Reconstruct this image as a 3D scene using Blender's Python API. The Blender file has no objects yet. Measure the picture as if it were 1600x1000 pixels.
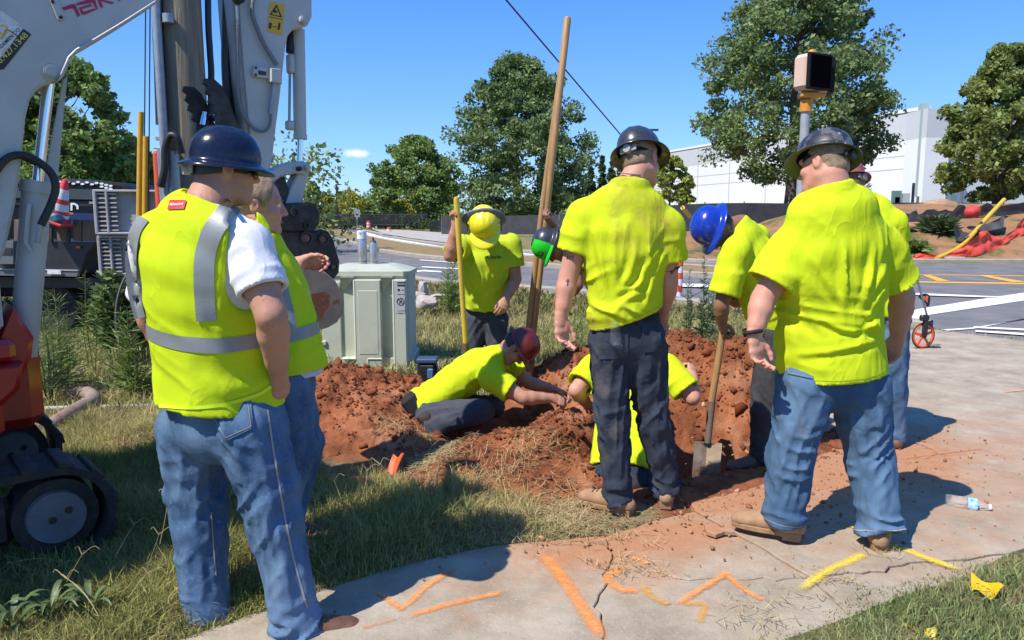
import bpy, bmesh, math, random
import numpy as np
from mathutils import Vector, Matrix

SC = bpy.context.scene
COL = SC.collection
RNG = np.random.default_rng(7)
random.seed(7)
R = math.radians

# ------------------------------------------------------------------ camera, sky, sun, exposure
CAM_H, FPX, PITCH = 1.5, 1164.0, R(7.7)
CP, SP = math.cos(PITCH), math.sin(PITCH)
cam_d = bpy.data.cameras.new('camera'); cam = bpy.data.objects.new('camera', cam_d); COL.objects.link(cam)
cam.location = (0, 0, CAM_H); cam.rotation_euler = (math.pi/2 - PITCH, 0, 0)
cam_d.sensor_width = 36.0; cam_d.lens = 36.0*FPX/1600.0
cam_d.clip_start = 0.05; cam_d.clip_end = 3000
SC.camera = cam
SC.render.resolution_x, SC.render.resolution_y = 1024, 640

SUN_TO = Vector((-0.77*math.cos(R(54)), -0.64*math.cos(R(54)), math.sin(R(54)))).normalized()
world = bpy.data.worlds.new('World'); SC.world = world; world.use_nodes = True
wn, wl = world.node_tree.nodes, world.node_tree.links
wn.clear()
w_out = wn.new('ShaderNodeOutputWorld'); w_bg = wn.new('ShaderNodeBackground')
w_sky = wn.new('ShaderNodeTexSky'); w_sky.sky_type = 'NISHITA'; w_sky.sun_disc = False
w_sky.sun_elevation = R(54); w_sky.sun_rotation = math.atan2(SUN_TO.x, SUN_TO.y)
w_sky.air_density = 1.0; w_sky.dust_density = 0.15; w_sky.ozone_density = 3.0; w_sky.altitude = 300
w_hs = wn.new('ShaderNodeHueSaturation'); w_hs.inputs['Saturation'].default_value = 1.30; w_hs.inputs['Hue'].default_value = 0.507
wl.new(w_sky.outputs[0], w_hs.inputs['Color'])
# clear autumn air: the physical sky eased towards the deep even blue of the day, all round the horizon
w_tz = wn.new('ShaderNodeTexCoord'); w_xyz = wn.new('ShaderNodeSeparateXYZ'); wl.new(w_tz.outputs['Generated'], w_xyz.inputs[0])
w_rp = wn.new('ShaderNodeValToRGB'); wl.new(w_xyz.outputs[2], w_rp.inputs[0])
w_rp.color_ramp.elements[0].position = 0.0; w_rp.color_ramp.elements[0].color = (1.0, 2.25, 4.2, 1)
w_rp.color_ramp.elements[1].position = 1.0; w_rp.color_ramp.elements[1].color = (0.24, 1.0, 3.4, 1)
w_el = w_rp.color_ramp.elements.new(0.34); w_el.color = (0.22, 1.02, 3.6, 1)
w_mb = wn.new('ShaderNodeMix'); w_mb.data_type = 'RGBA'; w_mb.inputs[0].default_value = 0.75
wl.new(w_hs.outputs[0], w_mb.inputs[6]); wl.new(w_rp.outputs[0], w_mb.inputs[7])
# one small fair-weather cloud low over the road
w_tc = wn.new('ShaderNodeTexCoord')
w_map = wn.new('ShaderNodeMapping'); w_map.vector_type = 'TEXTURE'
CL = Vector(((556-800)/FPX, 0, 0)); _v = (500-240)/FPX
_cd = Vector(((556-800)/FPX, CP + _v*SP, -SP + _v*CP)).normalized()
w_map.inputs['Location'].default_value = _cd
w_map.inputs['Scale'].default_value = (0.0235, 0.05, 0.0062)
wl.new(w_tc.outputs['Generated'], w_map.inputs['Vector'])
w_len = wn.new('ShaderNodeVectorMath'); w_len.operation = 'LENGTH'; wl.new(w_map.outputs[0], w_len.inputs[0])
w_nz = wn.new('ShaderNodeTexNoise'); w_nz.inputs['Scale'].default_value = 70; w_nz.inputs['Detail'].default_value = 6
wl.new(w_tc.outputs['Generated'], w_nz.inputs['Vector'])
w_add = wn.new('ShaderNodeMath'); w_add.operation = 'MULTIPLY_ADD'; w_add.inputs[1].default_value = 1.5
wl.new(w_nz.outputs[0], w_add.inputs[0]); wl.new(w_len.outputs['Value'], w_add.inputs[2])
w_r = wn.new('ShaderNodeMapRange'); w_r.inputs['From Min'].default_value = 1.75; w_r.inputs['From Max'].default_value = 0.95
w_r.inputs['To Min'].default_value = 0; w_r.inputs['To Max'].default_value = 0.8
wl.new(w_add.outputs[0], w_r.inputs['Value'])
w_mix = wn.new('ShaderNodeMix'); w_mix.data_type = 'RGBA'
wl.new(w_r.outputs[0], w_mix.inputs[0]); wl.new(w_mb.outputs[2], w_mix.inputs[6]); w_mix.inputs[7].default_value = (4.4, 4.5, 4.7, 1)
wl.new(w_mix.outputs[2], w_bg.inputs['Color']); w_bg.inputs['Strength'].default_value = 0.15
wl.new(w_bg.outputs[0], w_out.inputs[0])

sun_d = bpy.data.lights.new('sun', 'SUN'); sun = bpy.data.objects.new('sun', sun_d); COL.objects.link(sun)
sun_d.energy = 3.8; sun_d.angle = R(0.53); sun_d.color = (1.0, 0.94, 0.85)
sun.rotation_euler = SUN_TO.to_track_quat('Z', 'Y').to_euler()
SC.view_settings.view_transform = 'Standard'; SC.view_settings.look = 'None'
SC.view_settings.exposure = 0.82; SC.view_settings.gamma = 1.0
SC.view_settings.use_curve_mapping = False

# ------------------------------------------------------------------ where things stand
def V(*a): return np.array(a, float)
def ray(px, py):
    u, v = (px-800)/FPX, (500-py)/FPX
    return V(u, CP + v*SP, -SP + v*CP)
def P(px, py, Y):
    d = ray(px, py); t = Y/d[1]
    return V(0, 0, CAM_H) + d*t
def G(px, py, z=0.0):
    d = ray(px, py); t = (z-CAM_H)/d[2]
    return V(0, 0, CAM_H) + d*t
def nrm(v):
    v = np.asarray(v, float); return v/np.maximum(np.linalg.norm(v, axis=-1, keepdims=True), 1e-9)

def lin(r, g=None, b=None):
    c = (r, g, b) if g is not None else r
    return tuple(((x/255)/12.92 if x/255 <= 0.04045 else ((x/255+0.055)/1.055)**2.4) for x in c)

# ------------------------------------------------------------------ materials
MATS = {}
def mat(name, col, rough=0.6, metal=0.0, col2=None, nscale=6.0, ndetail=6, contrast=(0.35, 0.65), bump=0.0, bscale=60.0, bdist=0.01,
        col3=None, n3scale=2.0, c3=(0.5, 0.7), spec=0.5, stretch=None, island=0.0, trans=0.0, coat=0.0, alpha=None, wave=None, sss=0.0, wr=None):
    """A procedural surface: two noise-mixed colours, an optional third in patches, noise relief."""
    if name in MATS: return MATS[name]
    m = bpy.data.materials.new(name); m.use_nodes = True
    n, l = m.node_tree.nodes, m.node_tree.links
    b = n['Principled BSDF']; out = n['Material Output']
    b.inputs['Roughness'].default_value = rough; b.inputs['Metallic'].default_value = metal
    b.inputs['Specular IOR Level'].default_value = spec
    if coat: b.inputs['Coat Weight'].default_value = coat; b.inputs['Coat Roughness'].default_value = 0.08
    if sss:
        b.inputs['Subsurface Weight'].default_value = sss; b.inputs['Subsurface Radius'].default_value = (0.012, 0.004, 0.002)
        b.inputs['Subsurface Scale'].default_value = 1.0
    tc = n.new('ShaderNodeTexCoord'); vec = tc.outputs['Object']
    if stretch:
        mp = n.new('ShaderNodeMapping'); mp.inputs['Scale'].default_value = stretch; l.new(vec, mp.inputs['Vector']); vec_s = mp.outputs[0]
    else: vec_s = vec
    def noise(scale, detail, v, rgh=0.6):
        t = n.new('ShaderNodeTexNoise'); t.inputs['Scale'].default_value = scale; t.inputs['Detail'].default_value = detail
        t.inputs['Roughness'].default_value = rgh; l.new(v, t.inputs['Vector']); return t.outputs[0]
    def rng(s, lo, hi):
        r = n.new('ShaderNodeMapRange'); r.inputs['From Min'].default_value = lo; r.inputs['From Max'].default_value = hi; l.new(s, r.inputs['Value']); return r.outputs[0]
    def mix(f, a, c):
        x = n.new('ShaderNodeMix'); x.data_type = 'RGBA'
        if isinstance(f, float): x.inputs[0].default_value = f
        else: l.new(f, x.inputs[0])
        for s, k in ((a, 6), (c, 7)):
            if isinstance(s, tuple): x.inputs[k].default_value = (*s[:3], 1)
            else: l.new(s, x.inputs[k])
        return x.outputs[2]
    c = tuple(col)
    if col2 is not None: c = mix(rng(noise(nscale, ndetail, vec_s), *contrast), tuple(col), tuple(col2))
    if col3 is not None: c = mix(rng(noise(n3scale, 5, vec), *c3), c, tuple(col3))
    if island:
        g = n.new('ShaderNodeNewGeometry'); h = n.new('ShaderNodeHueSaturation')
        r = n.new('ShaderNodeMapRange'); r.inputs['To Min'].default_value = 1-island; r.inputs['To Max'].default_value = 1+island
        l.new(g.outputs['Random Per Island'], r.inputs['Value']); l.new(r.outputs[0], h.inputs['Value'])
        r2 = n.new('ShaderNodeMapRange'); r2.inputs['To Min'].default_value = 0.5-0.03*island; r2.inputs['To Max'].default_value = 0.5+0.03*island
        l.new(g.outputs['Random Per Island'], r2.inputs['Value']); l.new(r2.outputs[0], h.inputs['Hue'])
        if isinstance(c, tuple): h.inputs['Color'].default_value = (*c[:3], 1)
        else: l.new(c, h.inputs['Color'])
        c = h.outputs[0]
    if isinstance(c, tuple): b.inputs['Base Color'].default_value = (*c[:3], 1)
    else: l.new(c, b.inputs['Base Color'])
    hgt = None
    if bump: hgt = noise(bscale, 5, vec_s, 0.65)
    if wave:
        wv = n.new('ShaderNodeTexWave'); wv.inputs['Scale'].default_value = wave; wv.bands_direction = 'DIAGONAL'; wv.inputs['Distortion'].default_value = 2
        wv.inputs['Detail'].default_value = 2; l.new(vec, wv.inputs['Vector'])
        a = n.new('ShaderNodeMath'); a.operation = 'MULTIPLY_ADD'; a.inputs[1].default_value = 0.3; l.new(wv.outputs['Fac'], a.inputs[0])
        if hgt is not None: l.new(hgt, a.inputs[2])
        hgt = a.outputs[0]
    if wr:      # soft cloth wrinkles: ridged, stretched noise (scale, depth, stretch)
        mp2 = n.new('ShaderNodeMapping'); mp2.inputs['Scale'].default_value = wr[2]; mp2.inputs['Rotation'].default_value = (.3, .4, .2); l.new(vec, mp2.inputs['Vector'])
        tw_ = n.new('ShaderNodeTexNoise'); tw_.inputs['Scale'].default_value = wr[0]; tw_.inputs['Detail'].default_value = 2.5; tw_.inputs['Distortion'].default_value = 1.2; l.new(mp2.outputs[0], tw_.inputs['Vector'])
        s1_ = n.new('ShaderNodeMath'); s1_.operation = 'SUBTRACT'; s1_.inputs[1].default_value = .5; l.new(tw_.outputs[0], s1_.inputs[0])
        s2_ = n.new('ShaderNodeMath'); s2_.operation = 'ABSOLUTE'; l.new(s1_.outputs[0], s2_.inputs[0])
        s3_ = n.new('ShaderNodeMath'); s3_.operation = 'POWER'; s3_.inputs[1].default_value = .7; l.new(s2_.outputs[0], s3_.inputs[0])
        bw_ = n.new('ShaderNodeBump'); bw_.invert = True; bw_.inputs['Strength'].default_value = .75; bw_.inputs['Distance'].default_value = wr[1]; l.new(s3_.outputs[0], bw_.inputs['Height'])
        wr_out = bw_.outputs[0]
        if hgt is None: l.new(wr_out, b.inputs['Normal'])
    if hgt is not None:
        bp = n.new('ShaderNodeBump'); bp.inputs['Strength'].default_value = bump; bp.inputs['Distance'].default_value = bdist
        l.new(hgt, bp.inputs['Height']); l.new(bp.outputs[0], b.inputs['Normal'])
        if wr: l.new(wr_out, bp.inputs['Normal'])
    if trans:
        t = n.new('ShaderNodeBsdfTranslucent'); ms = n.new('ShaderNodeMixShader'); ms.inputs[0].default_value = trans
        if isinstance(c, tuple): t.inputs[0].default_value = (*c[:3], 1)
        else: l.new(c, t.inputs[0])
        l.new(b.outputs[0], ms.inputs[1]); l.new(t.outputs[0], ms.inputs[2]); l.new(ms.outputs[0], out.inputs['Surface'])
    if alpha:   # (scale, lo, hi): sprayed or worn coverage with gaps
        nz = noise(alpha[0], 8, vec, 0.75)
        if len(alpha) > 3:      # spray paint thins out towards the rim of the stroke
            at = n.new('ShaderNodeAttribute'); at.attribute_name = 'cover'; ma = n.new('ShaderNodeMath'); ma.operation = 'MULTIPLY_ADD'; ma.inputs[1].default_value = alpha[3]; m6 = n.new('ShaderNodeMath'); m6.operation = 'MULTIPLY'; m6.inputs[1].default_value = 1.6; l.new(nz, m6.inputs[0]); nz = m6.outputs[0]
            l.new(at.outputs['Fac'], ma.inputs[0]); l.new(nz, ma.inputs[2]); nz = ma.outputs[0]
        l.new(rng(nz, alpha[1], alpha[2]), b.inputs['Alpha'])
    MATS[name] = m
    return m

# ------------------------------------------------------------------ objects
OFF = {}
def setp(o, label=None, cat=None, group=None, kind=None):
    if label: o['label'] = label
    if cat: o['category'] = cat
    if group: o['group'] = group
    if kind: o['kind'] = kind
    return o
def empty(name, loc, label, cat, group=None):
    o = bpy.data.objects.new(name, None); COL.objects.link(o); o.location = tuple(loc); o.empty_display_size = 0.1
    OFF[o.name] = np.array(loc, float)
    return setp(o, label, cat, group)
def mesh_from(name, verts, faces, smooth=True, sharp=0.7):
    """faces: (N,3|4) array or a list of index tuples."""
    me = bpy.data.meshes.new(name)
    verts = np.asarray(verts, np.float32)
    if isinstance(faces, np.ndarray):
        k = faces.shape[1]; nf = len(faces)
        me.vertices.add(len(verts)); me.vertices.foreach_set('co', verts.ravel())
        me.loops.add(nf*k); me.loops.foreach_set('vertex_index', faces.astype(np.int32).ravel())
        me.polygons.add(nf); me.polygons.foreach_set('loop_start', np.arange(0, nf*k, k, dtype=np.int32))
        me.update(calc_edges=True)
    else:
        me.from_pydata([tuple(map(float, v)) for v in verts], [], [tuple(map(int, f)) for f in faces])
        me.update()
    if smooth:
        me.polygons.foreach_set('use_smooth', np.ones(len(me.polygons), bool))
        if sharp: me.set_sharp_from_angle(angle=sharp)
    return me
def link(name, me, m, parent=None, loc=None, origin=None):
    """link a mesh whose vertices are in world space; stored relative to its parent (or to loc)."""
    o = bpy.data.objects.new(name, me); COL.objects.link(o)
    if m is not None and len(me.materials) == 0: me.materials.append(m)
    if parent is not None:
        off = OFF[parent.name]; me.transform(Matrix.Translation(tuple(-off))); o.parent = parent; OFF[o.name] = off
    elif loc is not None:
        me.transform(Matrix.Translation(tuple(-np.asarray(loc, float)))); o.location = tuple(loc); OFF[o.name] = np.array(loc, float)
    else: OFF[o.name] = np.zeros(3)
    return o
def copy_tree(o, parent=None):
    c = o.copy(); COL.objects.link(c)
    if parent is not None: c.parent = parent
    for ch in list(o.children): copy_tree(ch, c)
    return c

def basis(z, hint=(0, 0, 1)):
    z = nrm(z); h = np.asarray(hint, float)
    if abs(np.dot(z, nrm(h))) > 0.98: h = V(1, 0, 0) if abs(z[0]) < 0.9 else V(0, 1, 0)
    x = nrm(np.cross(h, z)); y = np.cross(z, x)
    return x, y, z
class MB:
    def __init__(self): self.v = []; self.f = []; self.n = 0
    def add(self, v, f):
        v = np.asarray(v, float)
        self.v.append(v); self.f += [tuple(i+self.n for i in q) for q in f]; self.n += len(v); return self
    def box(self, c, s, ax=None, bev=0.0):
        """c centre, s full sizes, ax three axis vectors as rows"""
        ax = np.eye(3) if ax is None else np.asarray(ax, float)
        h = np.asarray(s, float)/2; b = min(bev, h.min()*0.49)
        if b <= 0:
            q = np.array([[x, y, z] for x in (-1, 1) for y in (-1, 1) for z in (-1, 1)], float)*h
            f = [(0, 1, 3, 2), (4, 6, 7, 5), (0, 4, 5, 1), (2, 3, 7, 6), (0, 2, 6, 4), (1, 5, 7, 3)]
            return self.add(np.asarray(c) + q@ax, f)
        pts = []; idx = {}
        for sx in (-1, 1):
            for sy in (-1, 1):
                for sz in (-1, 1):
                    for a in range(3):
                        p = V(sx, sy, sz)*(h-b); p[a] += (sx, sy, sz)[a]*b; idx[(sx, sy, sz, a)] = len(pts); pts.append(p)
        f = []
        S = (-1, 1)
        for a in range(3):
            o1, o2 = [k for k in range(3) if k != a]
            for s in S:
                q = []
                for (p, r) in ((-1, -1), (1, -1), (1, 1), (-1, 1)):
                    k = [0, 0, 0]; k[a] = s; k[o1] = p; k[o2] = r; q.append(idx[(*k, a)])
                f.append(tuple(q) if (s > 0) == (a != 1) else tuple(q[::-1]))
        for a in range(3):  # edges along axis a
            o1, o2 = [k for k in range(3) if k != a]
            for p in S:
                for r in S:
                    k0 = [0]*3; k0[a] = -1; k0[o1] = p; k0[o2] = r; k1 = list(k0); k1[a] = 1
                    q = (idx[(*k0, o1)], idx[(*k1, o1)], idx[(*k1, o2)], idx[(*k0, o2)])
                    f.append(q)
        for sx in S:
            for sy in S:
                for sz in S: f.append(tuple(idx[(sx, sy, sz, a)] for a in range(3)))
        return self.add(np.asarray(c) + np.array(pts)@ax, f)
    def tube(self, path, rad, seg=10, caps=True, closed=False, flat=None):
        path = np.asarray(path, float); n = len(path); rad = np.broadcast_to(np.asarray(rad, float), (n,))
        t = np.gradient(path, axis=0); t = nrm(t)
        x, y, _ = basis(t[0]); vs = []
        a = np.linspace(0, 2*math.pi, seg, endpoint=False)
        for i in range(n):
            x = nrm(x - t[i]*np.dot(x, t[i])); y = np.cross(t[i], x)
            fx, fy = flat if flat else (1, 1)
            vs.append(path[i] + rad[i]*(fx*np.cos(a)[:, None]*x + fy*np.sin(a)[:, None]*y))
        f = []
        for i in range(n-1 if not closed else n):
            j = (i+1) % n
            for k in range(seg):
                k2 = (k+1) % seg; f.append((i*seg+k, i*seg+k2, j*seg+k2, j*seg+k))
        if caps and not closed: f.append(tuple(range(seg))[::-1]); f.append(tuple((n-1)*seg+k for k in range(seg)))
        return self.add(np.concatenate(vs), f)
    def cyl(self, a, b, r, r2=None, seg=14): return self.tube([a, b], [r, r if r2 is None else r2], seg)
    def lathe(self, prof, o=(0, 0, 0), ax=None, seg=24, arc=None):
        """profile (r, z) turned round the third axis of ax"""
        ax = np.eye(3) if ax is None else np.asarray(ax, float)
        a = np.linspace(0, 2*math.pi, seg, endpoint=False) if arc is None else np.linspace(arc[0], arc[1], seg)
        prof = np.asarray(prof, float); vs = []
        for r, z in prof: vs.append(np.stack([r*np.cos(a), r*np.sin(a), np.full(seg, z)], 1))
        f = []
        for i in range(len(prof)-1):
            for k in range(seg if arc is None else seg-1):
                k2 = (k+1) % seg; f.append((i*seg+k, i*seg+k2, (i+1)*seg+k2, (i+1)*seg+k))
        if arc is None:
            if prof[0][0] > 1e-5: f.append(tuple(range(seg))[::-1])
            if prof[-1][0] > 1e-5: f.append(tuple((len(prof)-1)*seg+k for k in range(seg)))
        return self.add(np.asarray(o) + np.concatenate(vs)@ax, f)
    def prism(self, out2, o, u, v, depth, bev=0.0):
        """outline (list of 2-D points) in the plane o+u*x+v*y, extruded by depth along u x v, centred"""
        out2 = np.asarray(out2, float); n = len(out2); u, v = np.asarray(u, float), np.asarray(v, float); w = np.cross(u, v)
        area = 0.5*np.sum(out2[:, 0]*np.roll(out2[:, 1], -1)-np.roll(out2[:, 0], -1)*out2[:, 1])
        if area < 0: out2 = out2[::-1]
        rings = []
        if bev > 0:
            e0 = nrm(out2-np.roll(out2, 1, 0)); e1 = nrm(np.roll(out2, -1, 0)-out2)
            nn = np.stack([-(e0+e1)[:, 1], (e0+e1)[:, 0]], 1); nn = nrm(nn)
            ins = out2 + nn*bev
            rings = [(ins, -depth/2), (out2, -depth/2+bev), (out2, depth/2-bev), (ins, depth/2)]
        else: rings = [(out2, -depth/2), (out2, depth/2)]
        vs = np.concatenate([np.asarray(o)+q[:, :1]*u+q[:, 1:]*v+w*z for q, z in rings])
        f = [tuple(range(n))[::-1], tuple((len(rings)-1)*n+k for k in range(n))]
        for i in range(len(rings)-1):
            for k in range(n):
                k2 = (k+1) % n; f.append((i*n+k, i*n+k2, (i+1)*n+k2, (i+1)*n+k))
        return self.add(vs, f)
    def build(self, name, m, parent=None, loc=None, sharp=0.6, smooth=True):
        me = mesh_from(name, np.concatenate(self.v), self.f, smooth, sharp)
        bm = bmesh.new(); bm.from_mesh(me); bmesh.ops.recalc_face_normals(bm, faces=bm.faces); bm.to_mesh(me); bm.free()
        return link(name, me, m, parent, loc)
def arcpts(c, r, a0, a1, n=8): return [(c[0]+r*math.cos(a), c[1]+r*math.sin(a)) for a in np.linspace(R(a0), R(a1), n)]
def spline(pts, n=40):
    """Catmull-Rom through points"""
    p = np.asarray(pts, float); p = np.concatenate([[2*p[0]-p[1]], p, [2*p[-1]-p[-2]]])
    out = []; m = len(p)-3
    for k in range(n+1):
        s = min(k/n*m, m-1e-6); i = int(s); t = s-i
        a, b, c, d = p[i], p[i+1], p[i+2], p[i+3]
        out.append(0.5*((2*b)+(-a+c)*t+(2*a-5*b+4*c-d)*t*t+(-a+3*b-3*c+d)*t**3))
    return np.array(out)

def text2d(s, size=1.0, bold=0.0, shear=0.0):
    """flat lettering as (verts2d, faces), lower left at the origin"""
    cu = bpy.data.curves.new('lettering', 'FONT'); cu.body = s; cu.size = size; cu.offset = bold; cu.shear = shear; cu.resolution_u = 3
    o = bpy.data.objects.new('lettering', cu); COL.objects.link(o)
    bpy.context.view_layer.update()
    dg = bpy.context.evaluated_depsgraph_get(); me = o.evaluated_get(dg).to_mesh()
    v = np.array([tuple(q.co) for q in me.vertices])[:, :2]; f = [tuple(p.vertices) for p in me.polygons]
    o.evaluated_get(dg).to_mesh_clear()
    bpy.data.objects.remove(o); bpy.data.curves.remove(cu)
    v = v - v.min(0)
    return v, f
def text_on_plane(name, s, o, u, v, height, m, parent, width=None, bold=0.0, shear=0.0, lift=0.002):
    q, f = text2d(s, 1.0, bold, shear); ext = q.max(0)
    sy = height/ext[1]; sx = (width/ext[0]) if width else sy
    u, v = nrm(u), nrm(v); w = np.cross(u, v)
    vs = np.asarray(o)+q[:, :1]*sx*u+q[:, 1:]*sy*v+w*lift
    return link(name, mesh_from(name, vs, f, False), m, parent)

# ------------------------------------------------------------------ noise (numpy)
def _hash(i, j, k, seed):
    h = (i.astype(np.uint32)*np.uint32(374761393)+j.astype(np.uint32)*np.uint32(668265263)+k.astype(np.uint32)*np.uint32(2246822519)+np.uint32(seed*3266489917 % 4294967296))
    h = (h ^ (h >> np.uint32(13)))*np.uint32(1274126177); h = h ^ (h >> np.uint32(16))
    return (h & np.uint32(0xffffff)).astype(np.float32)/16777216.0
def vnoise(p, seed=0):
    p = np.asarray(p, np.float32); q = np.floor(p); f = p-q; q = q.astype(np.int64); u = f*f*f*(f*(f*6-15)+10)
    r = 0
    for dx in (0, 1):
        for dy in (0, 1):
            for dz in (0, 1):
                w = (u[:, 0] if dx else 1-u[:, 0])*(u[:, 1] if dy else 1-u[:, 1])*(u[:, 2] if dz else 1-u[:, 2])
                r = r + w*_hash(q[:, 0]+dx, q[:, 1]+dy, q[:, 2]+dz, seed)
    return r
def fbm(p, seed=0, oct=4, gain=0.5):
    r = 0; a = 1; s = 0; p = np.asarray(p, np.float32)
    for o in range(oct): r = r+a*vnoise(p*(2.03**o)+o*7.3, seed+o); s += a; a *= gain
    return r/s
def ridge(p, seed=0): return 1-np.abs(2*vnoise(p, seed)-1)
def sstep(a, b, x): t = np.clip((x-a)/(b-a), 0, 1); return t*t*(3-2*t)
def in_poly(x, y, poly):
    poly = np.asarray(poly)[:, :2]; c = np.zeros(np.shape(x), bool); j = len(poly)-1
    for i in range(len(poly)):
        xi, yi = poly[i]; xj, yj = poly[j]
        c ^= ((yi > y) != (yj > y)) & (x < (xj-xi)*(y-yi)/((yj-yi) if yj != yi else 1e-12)+xi); j = i
    return c
def poly_dist(x, y, poly, closed=True):
    poly = np.asarray(poly)[:, :2]; d = np.full(np.shape(x), 1e9)
    n = len(poly)
    for i in range(n if closed else n-1):
        a, b = poly[i], poly[(i+1) % n]; ab = b-a; t = np.clip(((x-a[0])*ab[0]+(y-a[1])*ab[1])/max(ab@ab, 1e-9), 0, 1)
        d = np.minimum(d, np.hypot(x-a[0]-t*ab[0], y-a[1]-t*ab[1]))
    return d

# ------------------------------------------------------------------ signed distance shapes and their surface
def s_cap(p, a, b, ra, rb):
    ab = b-a; t = np.clip((p-a)@ab/max(ab@ab, 1e-9), 0, 1)
    return np.linalg.norm(p-a-t[:, None]*ab, axis=1)-(ra+(rb-ra)*t)
def s_ell(p, c, r, M=None):
    q = p-c
    if M is not None: q = q@M
    k0 = np.linalg.norm(q/r, axis=1)+1e-6; k1 = np.linalg.norm(q/(np.asarray(r)**2), axis=1)+1e-6
    return k0*(k0-1)/k1
def smin(a, b, k):
    h = np.clip(0.5+0.5*(b-a)/k, 0, 1); return b*(1-h)+a*h-k*h*(1-h)
def smax(a, b, k): return -smin(-a, -b, k)
def s_loft(p, st, full=False):
    """st: stations (centre, lateral unit vector, half width, half depth). full: also arc length and angle of the nearest point"""
    best = None; s0 = 0
    for i in range(len(st)-1):
        a, la, wa, da = st[i]; b, lb, wb, db = st[i+1]
        ab = b-a; L = math.sqrt(ab@ab)+1e-9; ax = ab/L
        t = np.clip((p-a)@ax/L, 0, 1); q = p-a-t[:, None]*ab
        lat = la[None]*(1-t[:, None])+lb[None]*t[:, None]; lat = lat-(lat@ax)[:, None]*ax; lat = nrm(lat)
        dep = np.cross(ax, lat)
        ts = t
        w = wa+(wb-wa)*ts; d = da+(db-da)*ts
        x = np.sum(q*lat, 1); y = np.sum(q*dep, 1); z = q@ax
        m = np.minimum(w, d)
        k = np.sqrt((x/w)**2+(y/d)**2+(z/m)**2)+1e-5
        dist = np.sqrt(x*x+y*y+z*z+1e-12)*(1-1/k)
        if full:
            s = s0+t*L; ph = np.arctan2(y/d, x/w)
            if best is None: best, S, PH = dist, s, ph
            else:
                c = dist < best; S = np.where(c, s, S); PH = np.where(c, ph, PH); best = np.where(c, dist, best)
        else: best = dist if best is None else smin(best, dist, 0.012)
        s0 += L
    return (best, S, PH) if full else best
def sdf_mesh(sdf, lo, hi, h, skip=4):
    """naive surface nets, evaluated finely only near the surface"""
    lo = np.asarray(lo, float); n = np.ceil((np.asarray(hi)-lo)/h).astype(int)+1
    n = ((n+skip-1)//skip)*skip+1
    nc = (n-1)//skip+1
    gc = np.stack(np.meshgrid(*[np.arange(k)*skip for k in nc], indexing='ij'), -1).reshape(-1, 3)
    dc = sdf((lo+gc*h).astype(np.float64)).reshape(nc)
    near = np.abs(dc) < skip*h*2.2
    blk = np.zeros(nc-1, bool)
    for a in (0, 1):
        for b in (0, 1):
            for c in (0, 1): blk |= near[a:a+nc[0]-1, b:b+nc[1]-1, c:c+nc[2]-1]
    D = np.repeat(np.repeat(np.repeat(dc[:-1, :-1, :-1], skip, 0), skip, 1), skip, 2)
    D = np.pad(D, ((0, 1), (0, 1), (0, 1)), mode='edge').astype(np.float64)
    need = np.repeat(np.repeat(np.repeat(blk, skip, 0), skip, 1), skip, 2)
    need = np.pad(need, ((0, 1), (0, 1), (0, 1)))
    n2 = need.copy()
    n2[1:] |= need[:-1]; need = n2.copy(); n2[:, 1:] |= need[:, :-1]; need = n2.copy(); n2[:, :, 1:] |= need[:, :, :-1]
    ii = np.argwhere(n2)
    if len(ii) == 0: return np.zeros((0, 3)), np.zeros((0, 4), int)
    D[ii[:, 0], ii[:, 1], ii[:, 2]] = sdf(lo+ii*h)
    S = D < 0
    c = [(a, b, d) for a in (0, 1) for b in (0, 1) for d in (0, 1)]
    sh = np.array(D.shape)-1
    def sub(A, o): return A[o[0]:o[0]+sh[0], o[1]:o[1]+sh[1], o[2]:o[2]+sh[2]]
    cnt = sum(sub(S, o).astype(np.int8) for o in c)
    act = (cnt > 0) & (cnt < 8)
    idx = np.argwhere(act)
    vid = -np.ones(sh, np.int64); vid[act] = np.arange(len(idx))
    acc = np.zeros((len(idx), 3)); num = np.zeros(len(idx))
    for o1 in c:
        for ax in range(3):
            if o1[ax] == 1: continue
            o2 = list(o1); o2[ax] = 1
            d1 = D[idx[:, 0]+o1[0], idx[:, 1]+o1[1], idx[:, 2]+o1[2]]; d2 = D[idx[:, 0]+o2[0], idx[:, 1]+o2[1], idx[:, 2]+o2[2]]
            x = (d1 < 0) != (d2 < 0); t = np.where(x, d1/np.where(x, d1-d2, 1), 0)
            p = np.array(o1, float)[None]+np.zeros((len(idx), 3)); p[:, ax] += t
            acc[x] += p[x]; num[x] += 1
    vs = lo+(idx+acc/num[:, None])*h
    fs = []
    for ax in range(3):
        a1, a2 = (ax+1) % 3, (ax+2) % 3
        sl1 = [slice(None)]*3; sl2 = [slice(None)]*3; sl1[ax] = slice(0, -1); sl2[ax] = slice(1, None)
        e = np.argwhere(S[tuple(sl1)] != S[tuple(sl2)])
        ok = (e[:, a1] > 0) & (e[:, a2] > 0) & (e[:, a1] < sh[a1]) & (e[:, a2] < sh[a2]); e = e[ok]
        def cell(d1, d2): q = e.copy(); q[:, a1] -= d1; q[:, a2] -= d2; return vid[q[:, 0], q[:, 1], q[:, 2]]
        q = np.stack([cell(1, 1), cell(0, 1), cell(0, 0), cell(1, 0)], 1)
        inn = S[e[:, 0], e[:, 1], e[:, 2]]; q[~inn] = q[~inn][:, ::-1]; fs.append(q)
    f = np.concatenate(fs); f = f[(f >= 0).all(1)]
    return vs, f
def compact(v, f):
    u, inv = np.unique(f, return_inverse=True); return v[u], inv.reshape(f.shape)
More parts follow.
